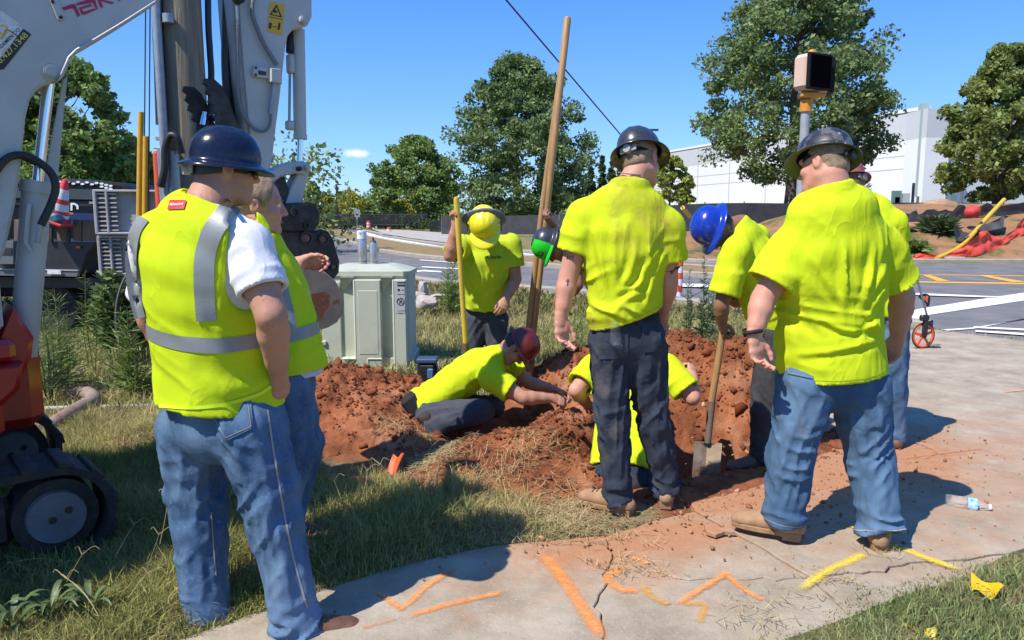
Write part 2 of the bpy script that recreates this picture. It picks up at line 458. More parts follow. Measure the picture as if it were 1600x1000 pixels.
def project(sdf, pts, d, off=0.003, far=0.5, it=26):
    """slide points along direction(s) d until they are off above the surface"""
    p = np.array(pts, float)-far*np.asarray(d); d = np.broadcast_to(np.asarray(d, float), p.shape); t = np.zeros(len(p))
    for _ in range(it): t += np.clip(sdf(p+t[:, None]*d)-off, -0.02, 0.2)*0.8
    bad = t > 2*far
    t[bad] = far
    return p+t[:, None]*d
def patch(sdf, corners, d, nu=16, nv=16, off=0.003, far=0.5):
    """a cloth patch: bilinear quad of four world corners dropped onto the surface along d"""
    a, b, c, e = [np.asarray(q, float) for q in corners]
    u, v = np.meshgrid(np.linspace(0, 1, nu), np.linspace(0, 1, nv), indexing='ij'); u, v = u.ravel()[:, None], v.ravel()[:, None]
    p = (1-u)*(1-v)*a+u*(1-v)*b+u*v*c+(1-u)*v*e
    q = project(sdf, p, nrm(d), off, far)
    i = np.arange(nu*nv).reshape(nu, nv)
    f = np.stack([i[:-1, :-1], i[1:, :-1], i[1:, 1:], i[:-1, 1:]], -1).reshape(-1, 4)
    return q, f
def strip(sdf, pts, width, side, d, n=40, off=0.004, far=0.5, m=5):
    """a band along a polyline, dropped onto the surface; side: width direction(s)"""
    c = spline(pts, n); t = nrm(np.gradient(c, axis=0)); dd = nrm(np.broadcast_to(np.asarray(d, float), c.shape))
    if side is None: s = nrm(np.cross(t, dd))
    else: s = nrm(np.broadcast_to(np.asarray(side, float), c.shape))
    ww = np.linspace(-0.5, 0.5, m)*width
    p = (c[:, None]+s[:, None]*ww[None, :, None]).reshape(-1, 3)
    q = project(sdf, p, np.repeat(dd, m, 0), off, far)
    i = np.arange((n+1)*m).reshape(n+1, m)
    f = np.stack([i[:-1, :-1], i[1:, :-1], i[1:, 1:], i[:-1, 1:]], -1).reshape(-1, 4)
    return q, f
# ================================================================== THE SETTING
# --- red clay mounds and the pit, shared by the terrain and everything that rests on it
MOUNDS = []   # (x, y, sx, sy, angle, height)
def mound_h(x, y, ms):
    z = np.zeros(np.shape(x))
    for (mx, my, sx, sy, a, h) in ms:
        c, s = math.cos(a), math.sin(a); dx, dy = x-mx, y-my
        u, v = (dx*c+dy*s)/sx, (-dx*s+dy*c)/sy
        z = z+h*np.exp(-(u*u+v*v)**1.15)
    return z
def gpt(px, py, z=0): q = G(px, py, z); return q[0], q[1]
PIT = [(0.62, 4.62, 0.62, 0.34, R(8), -0.42), (-0.05, 5.25, 0.42, 0.22, R(20), -0.2), (1.25, 4.72, 0.36, 0.22, R(10), -0.25)]
def bank_h(x, y):
    return sstep(26.5, 33, y)*(0.25*sstep(1, 4, x)+0.75*sstep(3, 8, x)+1.15*sstep(9, 15, x))*(1+0.0*x)+sstep(30, 60, y)*sstep(2, 9, x)*0.5
def gz(x, y):
    x = np.asarray(x, float); y = np.asarray(y, float)
    return bank_h(x, y)+mound_h(x, y, PIT)
def gz1(x, y): return float(gz(np.array([x]), np.array([y]))[0])

WALK_L = [gpt(180, 1075), gpt(280, 1000), gpt(500, 922), gpt(640, 880), gpt(770, 852), gpt(930, 832), gpt(1030, 813), gpt(1085, 801), (0.95, 4.02), (1.55, 4.35), (2.25, 5.25), (3.05, 7.2), (4.1, 9.9)]
WALK_R = [gpt(700, 1180), gpt(1250, 985), gpt(1400, 925), gpt(1560, 872), gpt(1700, 822), (4.3, 4.35), (6.3, 5.6)]
ROAD_NEAR = [(-70, 150), (-40, 96), (-20, 54), (-9.4, 30), (-2.6, 18.6), (-1.3, 17.0), (1.0, 15.2), (3.0, 13.2), (4.6, 11.3), (5.75, 10.15), (6.3, 9.3), (7.6, 6.8), (9.2, 3.0), (10.5, -4)]
far_px = [(500, 345.5), (560, 358), (600, 368.5), (700, 384), (860, 397), (1070, 409), (1250, 411), (1400, 410)]
ROAD_FAR = [(60, -4), (60, 26.5), (19, 26.3)] + [gpt(*q) for q in far_px[::-1]] + [(-60, 180)]
ROAD = ROAD_NEAR + ROAD_FAR
WALK = WALK_L + [(5.75, 10.1), (6.3, 9.25), (7.55, 6.75)] + WALK_R[::-1]

def axis_lines(fine, step, coarse):
    a = list(np.arange(fine[0], fine[1]+1e-6, step)); 
    s = step; x = a[-1]
    while x < coarse[1]: s = min(s*1.13, 60); x += s; a.append(x)
    s = step; x = a[0]; b = []
    while x > coarse[0]: s = min(s*1.13, 60); x -= s; b.append(x)
    return np.array(b[::-1]+a)
gx = axis_lines((-2.4, 2.6), 0.03, (-900, 900)); gy = axis_lines((2.2, 6.4), 0.03, (-40, 1500))
GX, GY = np.meshgrid(gx, gy, indexing='ij')
xr, yr = GX.ravel(), GY.ravel()
zr = gz(xr, yr)
near = (np.abs(xr) < 14) & (yr < 24)
p3 = np.stack([xr, yr, 0*xr], 1)
inw = in_poly(xr, yr, WALK); dw = poly_dist(xr, yr, WALK)
inr = in_poly(xr, yr, ROAD)
lump = (fbm(p3*2.2, 3, 4)-0.5)*0.10+(fbm(p3*14, 5, 3)-0.5)*0.03
zr = zr+np.where(near & ~inr, lump*np.where(inw, 0, sstep(0, 0.25, dw)), 0)
zr = zr-np.where(inw, 0.05, 0)-np.where(inr, 0.04, 0)
far = (~near) & (yr > 24)
zr += np.where(far & ~inr & (xr > 3), (fbm(p3*0.7, 9, 4)-0.5)*0.5*sstep(26, 30, yr)*sstep(90, 40, yr), 0)
nx_, ny_ = GX.shape
ii = np.arange(nx_*ny_).reshape(nx_, ny_)
gf = np.stack([ii[:-1, :-1], ii[1:, :-1], ii[1:, 1:], ii[:-1, 1:]], -1).reshape(-1, 4)

def ground_material():
    m = bpy.data.materials.new('grassy_soil'); m.use_nodes = True; n, l = m.node_tree.nodes, m.node_tree.links
    b = n['Principled BSDF']; b.inputs['Roughness'].default_value = 0.95; b.inputs['Specular IOR Level'].default_value = 0.1
    tc = n.new('ShaderNodeTexCoord')
    def noise(s, d=6, r=0.6):
        t = n.new('ShaderNodeTexNoise'); t.inputs['Scale'].default_value = s; t.inputs['Detail'].default_value = d; t.inputs['Roughness'].default_value = r
        l.new(tc.outputs['Object'], t.inputs['Vector']); return t.outputs[0]
    def rng(s, a, c, lo=0, hi=1):
        r = n.new('ShaderNodeMapRange'); r.inputs[1].default_value = a; r.inputs[2].default_value = c; r.inputs[3].default_value = lo; r.inputs[4].default_value = hi
        l.new(s, r.inputs[0]); return r.outputs[0]
    def mix(f, a, c):
        x = n.new('ShaderNodeMix'); x.data_type = 'RGBA'; l.new(f, x.inputs[0])
        for s, k in ((a, 6), (c, 7)):
            if isinstance(s, tuple): x.inputs[k].default_value = (*s, 1)
            else: l.new(s, x.inputs[k])
        return x.outputs[2]
    straw = mix(rng(noise(45, 6, .75), .4, .62), (0.17, 0.125, 0.065), (0.38, 0.29, 0.15))
    green = mix(rng(noise(30, 6, .75), .38, .62), (0.07, 0.09, 0.025), (0.19, 0.21, 0.07))
    c = mix(rng(noise(1.1, 5), .42, .58), straw, green)
    clay = mix(rng(noise(9, 8, .7), .35, .7), (0.20, 0.075, 0.035), (0.36, 0.155, 0.075))
    # clay shows round the excavation and on the bank over the road: masks from position
    sx = n.new('ShaderNodeSeparateXYZ'); l.new(tc.outputs['Object'], sx.inputs[0])
    def mth(op, a, b_=None):
        x = n.new('ShaderNodeMath'); x.operation = op
        for k, s in enumerate((a, b_)):
            if s is None: continue
            if isinstance(s, (int, float)): x.inputs[k].default_value = s
            else: l.new(s, x.inputs[k])
        return x.outputs[0]
    dx = mth('DIVIDE', mth('SUBTRACT', sx.outputs[0], 0.35), 2.0); dy = mth('DIVIDE', mth('SUBTRACT', sx.outputs[1], 4.85), 1.15)
    d = mth('SQRT', mth('ADD', mth('MULTIPLY', dx, dx), mth('MULTIPLY', dy, dy)))
    d = mth('ADD', d, rng(noise(4, 6), 0.25, 0.75, -0.45, 0.45))
    c = mix(rng(d, 1.08, 0.86), c, clay)
    bank = mth('MULTIPLY', rng(sx.outputs[1], 26.0, 27.5), rng(sx.outputs[0], 1.5, 4.5))
    bank = mth('MULTIPLY', bank, rng(sx.outputs[1], 75, 45))
    bclay = mix(rng(noise(0.9, 8, .7), .4, .62), (0.34, 0.17, 0.09), (0.22, 0.15, 0.075))
    bclay = mix(rng(noise(0.45, 6, .7), .52, .62), bclay, (0.09, 0.11, 0.035))
    c = mix(bank, c, bclay)
    l.new(c, b.inputs['Base Color'])
    bp = n.new('ShaderNodeBump'); bp.inputs['Strength'].default_value = 0.8; bp.inputs['Distance'].default_value = 0.02
    l.new(noise(70, 6, .8), bp.inputs['Height']); l.new(bp.outputs[0], b.inputs['Normal'])
    return m
ground = link('ground', mesh_from('ground', np.stack([xr, yr, zr], 1), gf, True, 0), ground_material()); ground['kind'] = 'structure'

def slab_mesh(poly, z, thick=0.0):
    poly = [tuple(q) for q in poly]
    mb = MB(); n = len(poly)
    if thick: mb.prism(poly, (0, 0, z-thick/2), (1, 0, 0), (0, 1, 0), thick)
    else: mb.add([(x, y, z) for x, y in poly], [tuple(range(n))])
    return mb
ASPH = mat('asphalt', (0.125, 0.12, 0.12), 0.9, col2=(0.19, 0.185, 0.18), nscale=1.3, col3=(0.24, 0.235, 0.225), n3scale=40, c3=(0.55, 0.7), bump=0.4, bscale=120, spec=0.2)
tri = slab_mesh(ROAD, 0.0)
me = mesh_from('road', np.concatenate(tri.v), tri.f, False); bm = bmesh.new(); bm.from_mesh(me); bmesh.ops.triangulate(bm, faces=bm.faces, ngon_method='EAR_CLIP'); bmesh.ops.recalc_face_normals(bm, faces=bm.faces)
for f in bm.faces:
    if f.normal.z < 0: f.normal_flip()
bm.to_mesh(me); bm.free()
road = link('road', me, ASPH); road['kind'] = 'structure'

KERB = mat('kerb_concrete', (0.36, 0.32, 0.25), 0.9, col2=(0.27, 0.24, 0.2), nscale=3, bump=0.3, bscale=80)
def ribbon(pts, width, z0, z1, n=60, smoothpath=True):
    c = spline([(x, y, 0) for x, y in pts], n) if smoothpath else np.array([(x, y, 0) for x, y in pts], float)
    t = nrm(np.gradient(c, axis=0)); s = np.stack([-t[:, 1], t[:, 0], 0*t[:, 0]], 1)
    mb = MB(); k = len(c); zz = gz(c[:, 0], c[:, 1])*0
    if z1-z0 > 0.01:
        prof = [(-0.5, z0), (-0.5, z1-0.02), (-0.38, z1), (0.38, z1), (0.5, z1-0.02), (0.5, z0)]
    else: prof = [(-0.5, z1), (0.5, z1)]
    m = len(prof); v = np.concatenate([c+s*a*width+np.array([0, 0, 1.0])*b for a, b in prof])
    f = [(i*k+j, i*k+j+1, (i+1)*k+j+1, (i+1)*k+j) for i in range(m-1) for j in range(k-1)]
    return mb.add(v, f)
for nm, pts, w in (('near_kerb', ROAD_NEAR[1:10], 0.3), ('far_kerb', ROAD_FAR[1:-1], 0.5)):
    k = ribbon(pts, w, -0.1, 0.12, 140).build(nm.split('_')[0]+'_road_kerb', KERB); k['kind'] = 'structure'
MED_N = [gpt(*q) for q in ((500, 363), (560, 383), (600, 394), (690, 406), (870, 419), (1000, 427), (1115, 434), (1180, 433))]
MED_F = [gpt(*q) for q in ((1185, 428), (1070, 419), (900, 410), (790, 401), (720, 394), (600, 376), (520, 357.5), (500, 353))]
DRYG = mat('dry_grass', (0.30, 0.20, 0.10), 0.95, col2=(0.20, 0.15, 0.07), nscale=3, ndetail=8, col3=(0.16, 0.17, 0.06), n3scale=0.7, bump=0.8, bscale=30, spec=0.1)
med = slab_mesh(MED_N+MED_F, 0.115).build('median', DRYG); med['kind'] = 'structure'
mk = ribbon(MED_N+[MED_F[0]]+MED_F[1:], 0.3, 0.0, 0.14, 160).build('median_kerb', KERB); mk['kind'] = 'structure'

# far verge: driveway apron and grass strip before the fence
CONC2 = mat('old_concrete', (0.42, 0.38, 0.32), 0.9, col2=(0.33, 0.3, 0.25), nscale=1)
dv = slab_mesh([gpt(575, 357), gpt(640, 361.5), gpt(720, 368), gpt(800, 378), gpt(800, 392), gpt(720, 385.5), gpt(640, 374.5), gpt(600, 367)], 0.13).build('driveway', CONC2); dv['kind'] = 'structure'

# painted road markings
WPAINT = mat('white_road_paint', (0.74, 0.73, 0.69), 0.8, col2=(0.55, 0.54, 0.51), nscale=9, contrast=(.5, .75))
YPAINT = mat('yellow_road_paint', (0.70, 0.36, 0.04), 0.8, col2=(0.5, 0.28, 0.06), nscale=9, contrast=(.5, .75))
def marking(px, m, name, label, group, lv=0):
    o = slab_mesh([gpt(*q) for q in px], 0.008+lv*0.004).build(name, m, loc=(*gpt(*px[0]), 0)); 
    return setp(o, label, 'road marking', group)
WM = 'white lines painted on the road'; YM = 'yellow lines painted on the road'
marking([(1400, 498), (1432, 484), (1545, 466), (1700, 443), (1700, 455), (1600, 470), (1455, 492), (1400, 512)], WPAINT, 'crosswalk_line', 'broad white crosswalk line running to the right behind the measuring wheel', WM)
marking([(1473, 516), (1520, 513), (1585, 502), (1700, 484), (1700, 490), (1600, 499), (1525, 514.5), (1480, 518)], WPAINT, 'crosswalk_line', 'narrower white crosswalk line beginning at the corner of the pavement', WM, 1)
marking([(1522, 511.5), (1700, 520), (1700, 523), (1520, 514)], WPAINT, 'stop_line', 'thin white line nearest to the pavement, upper of a close pair', WM, 2)
marking([(1524, 518), (1700, 529), (1700, 533), (1524, 520.5)], WPAINT, 'stop_line', 'thin white line nearest to the pavement, lower of a close pair', WM, 3)
marking([(1400, 458), (1440, 460), (1560, 465), (1560, 467), (1440, 463), (1400, 461)], WPAINT, 'lane_line', 'thin white lane line meeting the broad crosswalk line', WM, 4)
marking([(1400, 439.5), (1700, 443.5), (1700, 446), (1400, 441.5)], YPAINT, 'centre_line', 'yellow line along the near side of the hatched area', YM)
marking([(1400, 429), (1700, 431.5), (1700, 432.6), (1400, 430)], YPAINT, 'centre_line', 'thin yellow line along the far side of the hatched area', YM)
marking([(1440, 429.8), (1452, 430), (1484, 440), (1464, 440)], YPAINT, 'hatch_stripe', 'yellow hatch stripe just right of the big man in a yellow shirt', YM, 1)
marking([(1527, 430.8), (1545, 431), (1606, 441.5), (1580, 441.5)], YPAINT, 'hatch_stripe', 'yellow hatch stripe at the right above the crosswalk', YM, 1)
marking([(620, 425.5), (640, 424), (665, 422), (668, 424), (645, 426.3), (625, 427.5)], WPAINT, 'lane_arrow', 'short white bent mark on the road over the green cabinet', WM, 1)
marking([(660, 422.5), (690, 424.5), (690, 426.5), (656, 424.5)], WPAINT, 'lane_arrow', 'white bar joined to the bent mark over the green cabinet', WM, 2)
marking([(660, 417), (780, 424), (780, 425.5), (658, 418.5)], WPAINT, 'lane_line', 'white lane line behind the man in the yellow helmet', WM, 3)
marking([(655, 406.5), (780, 416), (780, 417.2), (657, 407.8)], WPAINT, 'lane_line', 'white edge line along the grass median behind the yellow handle', WM, 4)
marking([(565, 362), (569, 362), (600, 371), (700, 387.2), (860, 400), (860, 401.5), (700, 389.2), (600, 373.5), (578, 369.5)], WPAINT, 'edge_line', 'white edge line on the far side of the road past the barrels', WM, 5)
marking([(1060, 445), (1115, 446), (1115, 451), (1060, 450)], WPAINT, 'lane_line', 'white line seen between the blue helmet worker and the tattooed worker', WM, 6)

# --- concrete walk: slabs with open joints, broken along the cracks
def concrete_material():
    m = bpy.data.materials.new('walk_concrete'); m.use_nodes = True; n, l = m.node_tree.nodes, m.node_tree.links
    b = n['Principled BSDF']; b.inputs['Roughness'].default_value = 0.92; b.inputs['Specular IOR Level'].default_value = 0.15
    tc = n.new('ShaderNodeTexCoord'); ge = n.new('ShaderNodeNewGeometry')
    def noise(s, d=6, r=0.6):
        t = n.new('ShaderNodeTexNoise'); t.inputs['Scale'].default_value = s; t.inputs['Detail'].default_value = d; t.inputs['Roughness'].default_value = r
        l.new(ge.outputs['Position'], t.inputs['Vector']); return t.outputs[0]
    def rng(s, a, c, lo=0, hi=1):
        r = n.new('ShaderNodeMapRange'); r.inputs[1].default_value = a; r.inputs[2].default_value = c; r.inputs[3].default_value = lo; r.inputs[4].default_value = hi
        l.new(s, r.inputs[0]); return r.outputs[0]
    def mix(f, a, c):
        x = n.new('ShaderNodeMix'); x.data_type = 'RGBA'
        if isinstance(f, float): x.inputs[0].default_value = f
        else: l.new(f, x.inputs[0])
        for s, k in ((a, 6), (c, 7)):
            if isinstance(s, tuple): x.inputs[k].default_value = (*s, 1)
            else: l.new(s, x.inputs[k])
        return x.outputs[2]
    def mth(op, a, b_=None):
        x = n.new('ShaderNodeMath'); x.operation = op
        for k, s in enumerate((a, b_)):
            if s is None: continue
            if isinstance(s, (int, float)): x.inputs[k].default_value = s
            else: l.new(s, x.inputs[k])
        return x.outputs[0]
    c = mix(rng(noise(3, 8, .7), .35, .65), (0.27, 0.22, 0.155), (0.43, 0.365, 0.275))
    c = mix(rng(noise(90, 4, .7), .58, .72), c, (0.48, 0.41, 0.33))
    c = mix(rng(noise(60, 5, .8), .62, .74), c, (0.18, 0.14, 0.10))
    # clay trodden over the slabs round the dig
    sx = n.new('ShaderNodeSeparateXYZ'); l.new(ge.outputs['Position'], sx.inputs[0])
    def blob(x, y, rx, ry, a, amp=0.5):
        ca, sa = math.cos(a), math.sin(a)
        dx, dy = mth('SUBTRACT', sx.outputs[0], x), mth('SUBTRACT', sx.outputs[1], y)
        u = mth('DIVIDE', mth('ADD', mth('MULTIPLY', dx, ca), mth('MULTIPLY', dy, sa)), rx); v = mth('DIVIDE', mth('ADD', mth('MULTIPLY', dx, -sa), mth('MULTIPLY', dy, ca)), ry)
        return mth('SQRT', mth('ADD', mth('MULTIPLY', u, u), mth('MULTIPLY', v, v)))
    d = mth('MINIMUM', blob(1.0, 3.95, 1.0, 0.42, R(12)), blob(2.05, 4.55, 0.95, 0.62, R(25)))
    d = mth('MINIMUM', d, blob(0.55, 3.35, 0.5, 0.22, R(20)))
    d2 = mth('ADD', d, rng(noise(3.5, 8, .7), 0.25, 0.75, -0.6, 0.6))
    clay = mix(rng(noise(14, 8, .75), .35, .65), (0.30, 0.12, 0.052), (0.44, 0.215, 0.11))
    c = mix(rng(d2, 1.25, 0.7, 0, 0.85), c, clay)
    st = mth('ADD', d, rng(noise(2.2, 8, .8), 0.3, 0.7, -1.6, 1.6))
    c = mix(rng(st, 2.6, 0.6, 0, 0.58), c, (0.42, 0.21, 0.11))
    l.new(c, b.inputs['Base Color'])
    bp = n.new('ShaderNodeBump'); bp.inputs['Strength'].default_value = 0.55; bp.inputs['Distance'].default_value = 0.006
    h = mth('ADD', noise(110, 5, .8), mth('MULTIPLY', noise(18, 6, .7), 2.0)); l.new(h, bp.inputs['Height']); l.new(bp.outputs[0], b.inputs['Normal'])
    return m
CONC = concrete_material()
sidewalk = empty('sidewalk', (0.5, 3.2, 0), None, None); sidewalk['kind'] = 'structure'
def jag(a, b, n, amp, seed):
    a, b = V(*a), V(*b); r = np.random.default_rng(seed); t = np.linspace(0, 1, n+1); d = nrm(b-a); s = V(-d[1], d[0])
    o = r.normal(0, amp, n+1); o[0] = o[-1] = 0
    return [tuple(a+(b-a)*k+s*q) for k, q in zip(t, o)]
def inset(poly, d):
    p = np.asarray(poly, float); area = 0.5*np.sum(p[:, 0]*np.roll(p[:, 1], -1)-np.roll(p[:, 0], -1)*p[:, 1])
    if area < 0: p = p[::-1]
    e0 = nrm(p-np.roll(p, 1, 0)); e1 = nrm(np.roll(p, -1, 0)-p)
    nn = nrm(np.stack([-(e0+e1)[:, 1], (e0+e1)[:, 0]], 1)); return p+nn*d
SLABN = [0]
def slab(poly, z, gap=0.004, tilt=(0, 0)):
    p = inset(poly, gap); c = p.mean(0); n = len(p)
    zt = z+(p-c)@np.array(tilt); pi = inset(p, 0.004); zi = z+(pi-c)@np.array(tilt)
    v = np.concatenate([np.c_[p, zt*0-0.12], np.c_[p, zt-0.004], np.c_[pi, zi]])
    f = [(i, (i+1) % n, n+(i+1) % n, n+i) for i in range(n)]+[(n+i, n+(i+1) % n, 2*n+(i+1) % n, 2*n+i) for i in range(n)]
    me = mesh_from('concrete_slab', v, f+[tuple(2*n+i for i in range(n))], True, 0.3)
    bm = bmesh.new(); bm.from_mesh(me); bmesh.ops.triangulate(bm, faces=[q for q in bm.faces if len(q.verts) > 4], ngon_method='EAR_CLIP'); bm.to_mesh(me); bm.free()
    link('concrete_slab', me, CONC, sidewalk)
# corners from the photographed joints
A0, A1 = gpt(180, 1075), gpt(500, 922)
A2 = gpt(768, 853); A3 = gpt(945, 838)
jT, jM, jB = gpt(1085, 800), gpt(1268, 905), gpt(1330, 950)
ck_t, ck_m, ck_b = gpt(958, 872), gpt(934, 940), gpt(952, 1010)
Z0 = 0.004
lowL = [gpt(180, 1075), gpt(280, 1000), gpt(500, 922), gpt(640, 880), A2, A3]
crackA = jag(A3, ck_t, 5, 0.006, 1)+jag(ck_t, ck_m, 7, 0.008, 2)[1:]+jag(ck_m, ck_b, 7, 0.008, 3)[1:]+[gpt(985, 1120)]
slab(lowL+crackA[1:]+[gpt(500, 1190)], Z0, 0.003)
crackB = jag(ck_t, gpt(1062, 905), 7, 0.010, 4)+jag(gpt(1062, 905), gpt(1180, 905), 8, 0.010, 5)[1:]+jag(gpt(1180, 905), jM, 6, 0.008, 6)[1:]
r1 = crackA[5:][::-1]                       # from bottom up to ck_t
midR = jag(jM, gpt(1150, 985), 6, 0.01, 8)
slab(r1+crackB[1:]+[gpt(1330, 965), gpt(1200, 1010), gpt(1120, 1120)], Z0-0.002, 0.003)
topL = jag(A3, gpt(1030, 812), 4, 0.008, 9)+[jT]
jl = jag(jT, gpt(1165, 845), 5, 0.006, 10)+jag(gpt(1165, 845), jM, 6, 0.006, 11)[1:]
slab(crackA[:6]+crackB[1:]+jl[::-1][1:]+topL[::-1][1:-1], Z0, 0.003)
crackC = jag(jM, gpt(1360, 895), 6, 0.008, 12)+jag(gpt(1360, 895), gpt(1440, 880), 5, 0.008, 13)[1:]+jag(gpt(1440, 880), gpt(1575, 868), 6, 0.006, 14)[1:]
slab(crackC+[gpt(1500, 905), gpt(1400, 935), gpt(1330, 965)], Z0, 0.003)
crackD = jag(gpt(1250, 880), gpt(1330, 862), 5, 0.006, 15)+jag(gpt(1330, 862), gpt(1560, 850), 8, 0.006, 16)[1:]
j2a, j2b = (1.55, 4.35), gpt(1700, 822)
jq = jag(gpt(1210, 868), gpt(1210, 868), 1, 0, 1)
slab([jT]+[gpt(1165, 845)]+jl[6:-1]+crackC+[gpt(1650, 845), gpt(1700, 822), (2.9, 3.62), (2.25, 4.15), (1.55, 4.35), (0.95, 4.02)], Z0+0.008, 0.003)
slab([(1.55, 4.35), (2.25, 4.15), (2.9, 3.62), gpt(1700, 822), (4.3, 4.35), (4.55, 4.55), (2.9, 5.85), (2.62, 6.05), (2.25, 5.25)], Z0+0.004, 0.004)
slab([(2.62, 6.05), (2.9, 5.85), (4.55, 4.55), (6.3, 5.6), (6.85, 6.15), (3.05, 7.2)], Z0+0.006, 0.004)
slab([(3.05, 7.2), (6.85, 6.15), (7.55, 6.75), (6.85, 8.1), (3.5, 8.35)], Z0+0.004, 0.004)
slab([(3.5, 8.35), (6.85, 8.1), (6.3, 9.25), (5.75, 10.1), (4.1, 9.9)], Z0+0.002, 0.004)
chip = MB().prism([(0, 0), (.05, .03), (.10, .025), (.085, .06), (.04, .07), (.03, .11), (-.03, .10), (-.035, .03)], V(*gpt(1118, 845), 0.022), (1, 0, 0), (0, .97, .1), 0.022, 0.003).build('concrete_chip', CONC, loc=(*gpt(1118, 845), 0))
setp(chip, 'broken chip of concrete lying on red dirt in front of the spade', 'concrete chip')
# --- excavated clay, clods and grass
CLAY = mat('red_clay', (0.125, 0.044, 0.021), 0.95, col2=(0.34, 0.120, 0.052), nscale=4.5, ndetail=8, col3=(0.40, 0.19, 0.105), n3scale=2.6, c3=(0.52, 0.7), bump=1.0, bscale=75, bdist=0.012, spec=0.1)
CLAYD = mat('dark_clay', (0.12, 0.04, 0.02), 0.95, col2=(0.25, 0.088, 0.042), nscale=9, ndetail=8, bump=1.0, bscale=60, spec=0.1, island=0.25)
M_LEFT = [(-1.22, 5.75, 0.42, 0.42, 0, 0.30), (-1.55, 5.35, 0.30, 0.42, 0, 0.20), (-0.98, 5.25, 0.42, 0.36, 0, 0.16), (-0.75, 5.75, 0.2, 0.3, 0, 0.18), (-1.0, 4.9, 0.55, 0.3, 0, 0.07)]
M_MID = [(0.34, 4.62, 0.40, 0.30, R(35), 0.30), (0.02, 4.40, 0.42, 0.27, R(25), 0.17), (0.42, 4.28, 0.34, 0.22, R(0), 0.16), (-0.22, 4.42, 0.34, 0.24, R(20), 0.09), (0.36, 4.95, 0.3, 0.22, R(40), 0.22), (0.22, 3.98, 0.42, 0.16, R(10), 0.06)]
M_FAR = [(1.45, 5.72, 0.62, 0.40, R(-6), 0.44), (0.85, 5.9, 0.60, 0.32, R(0), 0.36), (0.25, 5.95, 0.42, 0.28, R(0), 0.20), (1.75, 5.35, 0.30, 0.34, 0, 0.34), (1.15, 5.30, 0.5, 0.22, 0, 0.14)]
M_RIGHT = [(0.62, 3.80, 0.60, 0.20, R(14), .032), (1.25, 4.18, 0.55, 0.22, R(22), .05), (1.72, 4.75, 0.36, 0.22, R(20), 0.09), (2.2, 4.95, 0.3, 0.18, R(20), 0.05)]
M_TURF = [(-2.4, 4.75, 0.40, 0.22, R(10), 0.12), (-2.1, 4.45, 0.3, 0.2, R(10), 0.08)]
ALLM = M_LEFT+M_MID+M_FAR+M_RIGHT+M_TURF
def soil_detail(x, y):
    p = np.stack([x, y, 0*x], 1)
    big = (fbm(p*3.5, 31, 3)-0.5)*0.20
    c1 = np.maximum(0, ridge(p*9, 32)-0.55)*0.05+(vnoise(p*16, 33)-0.5)*0.030+(vnoise(p*34, 34)-0.5)*0.016+(vnoise(p*70, 35)-0.5)*0.008
    return big, c1
def soil_h(x, y, ms, det=None):
    b, c = det if det is not None else soil_detail(x, y); h = mound_h(x, y, ms); e = sstep(0.012, 0.10, h)
    return gz(x, y)+h*(1+b*1.6)+e*c-0.035*(1-sstep(0.0, 0.03, h))-0.015
def top_h(x, y):
    x, y = np.atleast_1d(np.asarray(x, float)), np.atleast_1d(np.asarray(y, float))
    z = gz(x, y); k = np.zeros(len(x), bool); hs = [mound_h(x, y, ms) for ms in (M_LEFT, M_MID, M_FAR, M_RIGHT, M_TURF)]
    for h in hs: k |= h > .004
    if k.any():
        det = soil_detail(x[k], y[k])
        for ms in (M_LEFT, M_MID, M_FAR, M_RIGHT, M_TURF): z[k] = np.maximum(z[k], soil_h(x[k], y[k], ms, det))
    return z
def mound(ms, name, label, m, step=0.013, cat='dirt mound'):
    ms_ = np.array([q[:4] for q in ms]); r = np.maximum(ms_[:, 2], ms_[:, 3])*1.9
    lo = (ms_[:, :2]-r[:, None]).min(0); hi = (ms_[:, :2]+r[:, None]).max(0)
    xs, ys = np.arange(lo[0], hi[0], step), np.arange(lo[1], hi[1], step)
    X, Y = np.meshgrid(xs, ys, indexing='ij'); x, y = X.ravel(), Y.ravel(); h = mound_h(x, y, ms)
    z = soil_h(x, y, ms); p = np.stack([x, y, z*0.6], 1)
    # overhanging crumbs: push sideways a little
    x2 = x+(vnoise(p*30, 41)-0.5)*0.022; y2 = y+(vnoise(p*30, 42)-0.5)*0.022
    i = np.arange(len(x)).reshape(X.shape); f = np.stack([i[:-1, :-1], i[1:, :-1], i[1:, 1:], i[:-1, 1:]], -1).reshape(-1, 4)
    keep = (h[f] > 0.006).any(1); v, f = compact(np.stack([x2, y2, z], 1), f[keep])
    c = ms[0]
    o = link(name, mesh_from(name, v, f, True, 0), m, loc=(c[0], c[1], 0))
    return setp(o, label, cat, 'heaps of red dirt round the hole')
mound(M_LEFT, 'dirt_mound', 'loose red dirt heap in front of the green utility cabinet', CLAY)
mound(M_MID, 'dirt_mound', 'red dirt ridge running down from the kneeling man to the grass', CLAY)
mound(M_FAR, 'dirt_mound', 'high bank of red dirt behind the spade blade', CLAY)
mound(M_RIGHT, 'dirt_mound', 'low spread of red dirt between the legs of the biggest man', CLAY)
STRAWSOIL = mat('straw_soil', (0.16, 0.10, 0.055), 0.95, col2=(0.28, 0.19, 0.10), nscale=14, bump=1, bscale=50, spec=0.1)
mound(M_TURF, 'turf_heap', 'heap of torn dry turf beside the rusty bent pipe', STRAWSOIL, cat='turf heap')

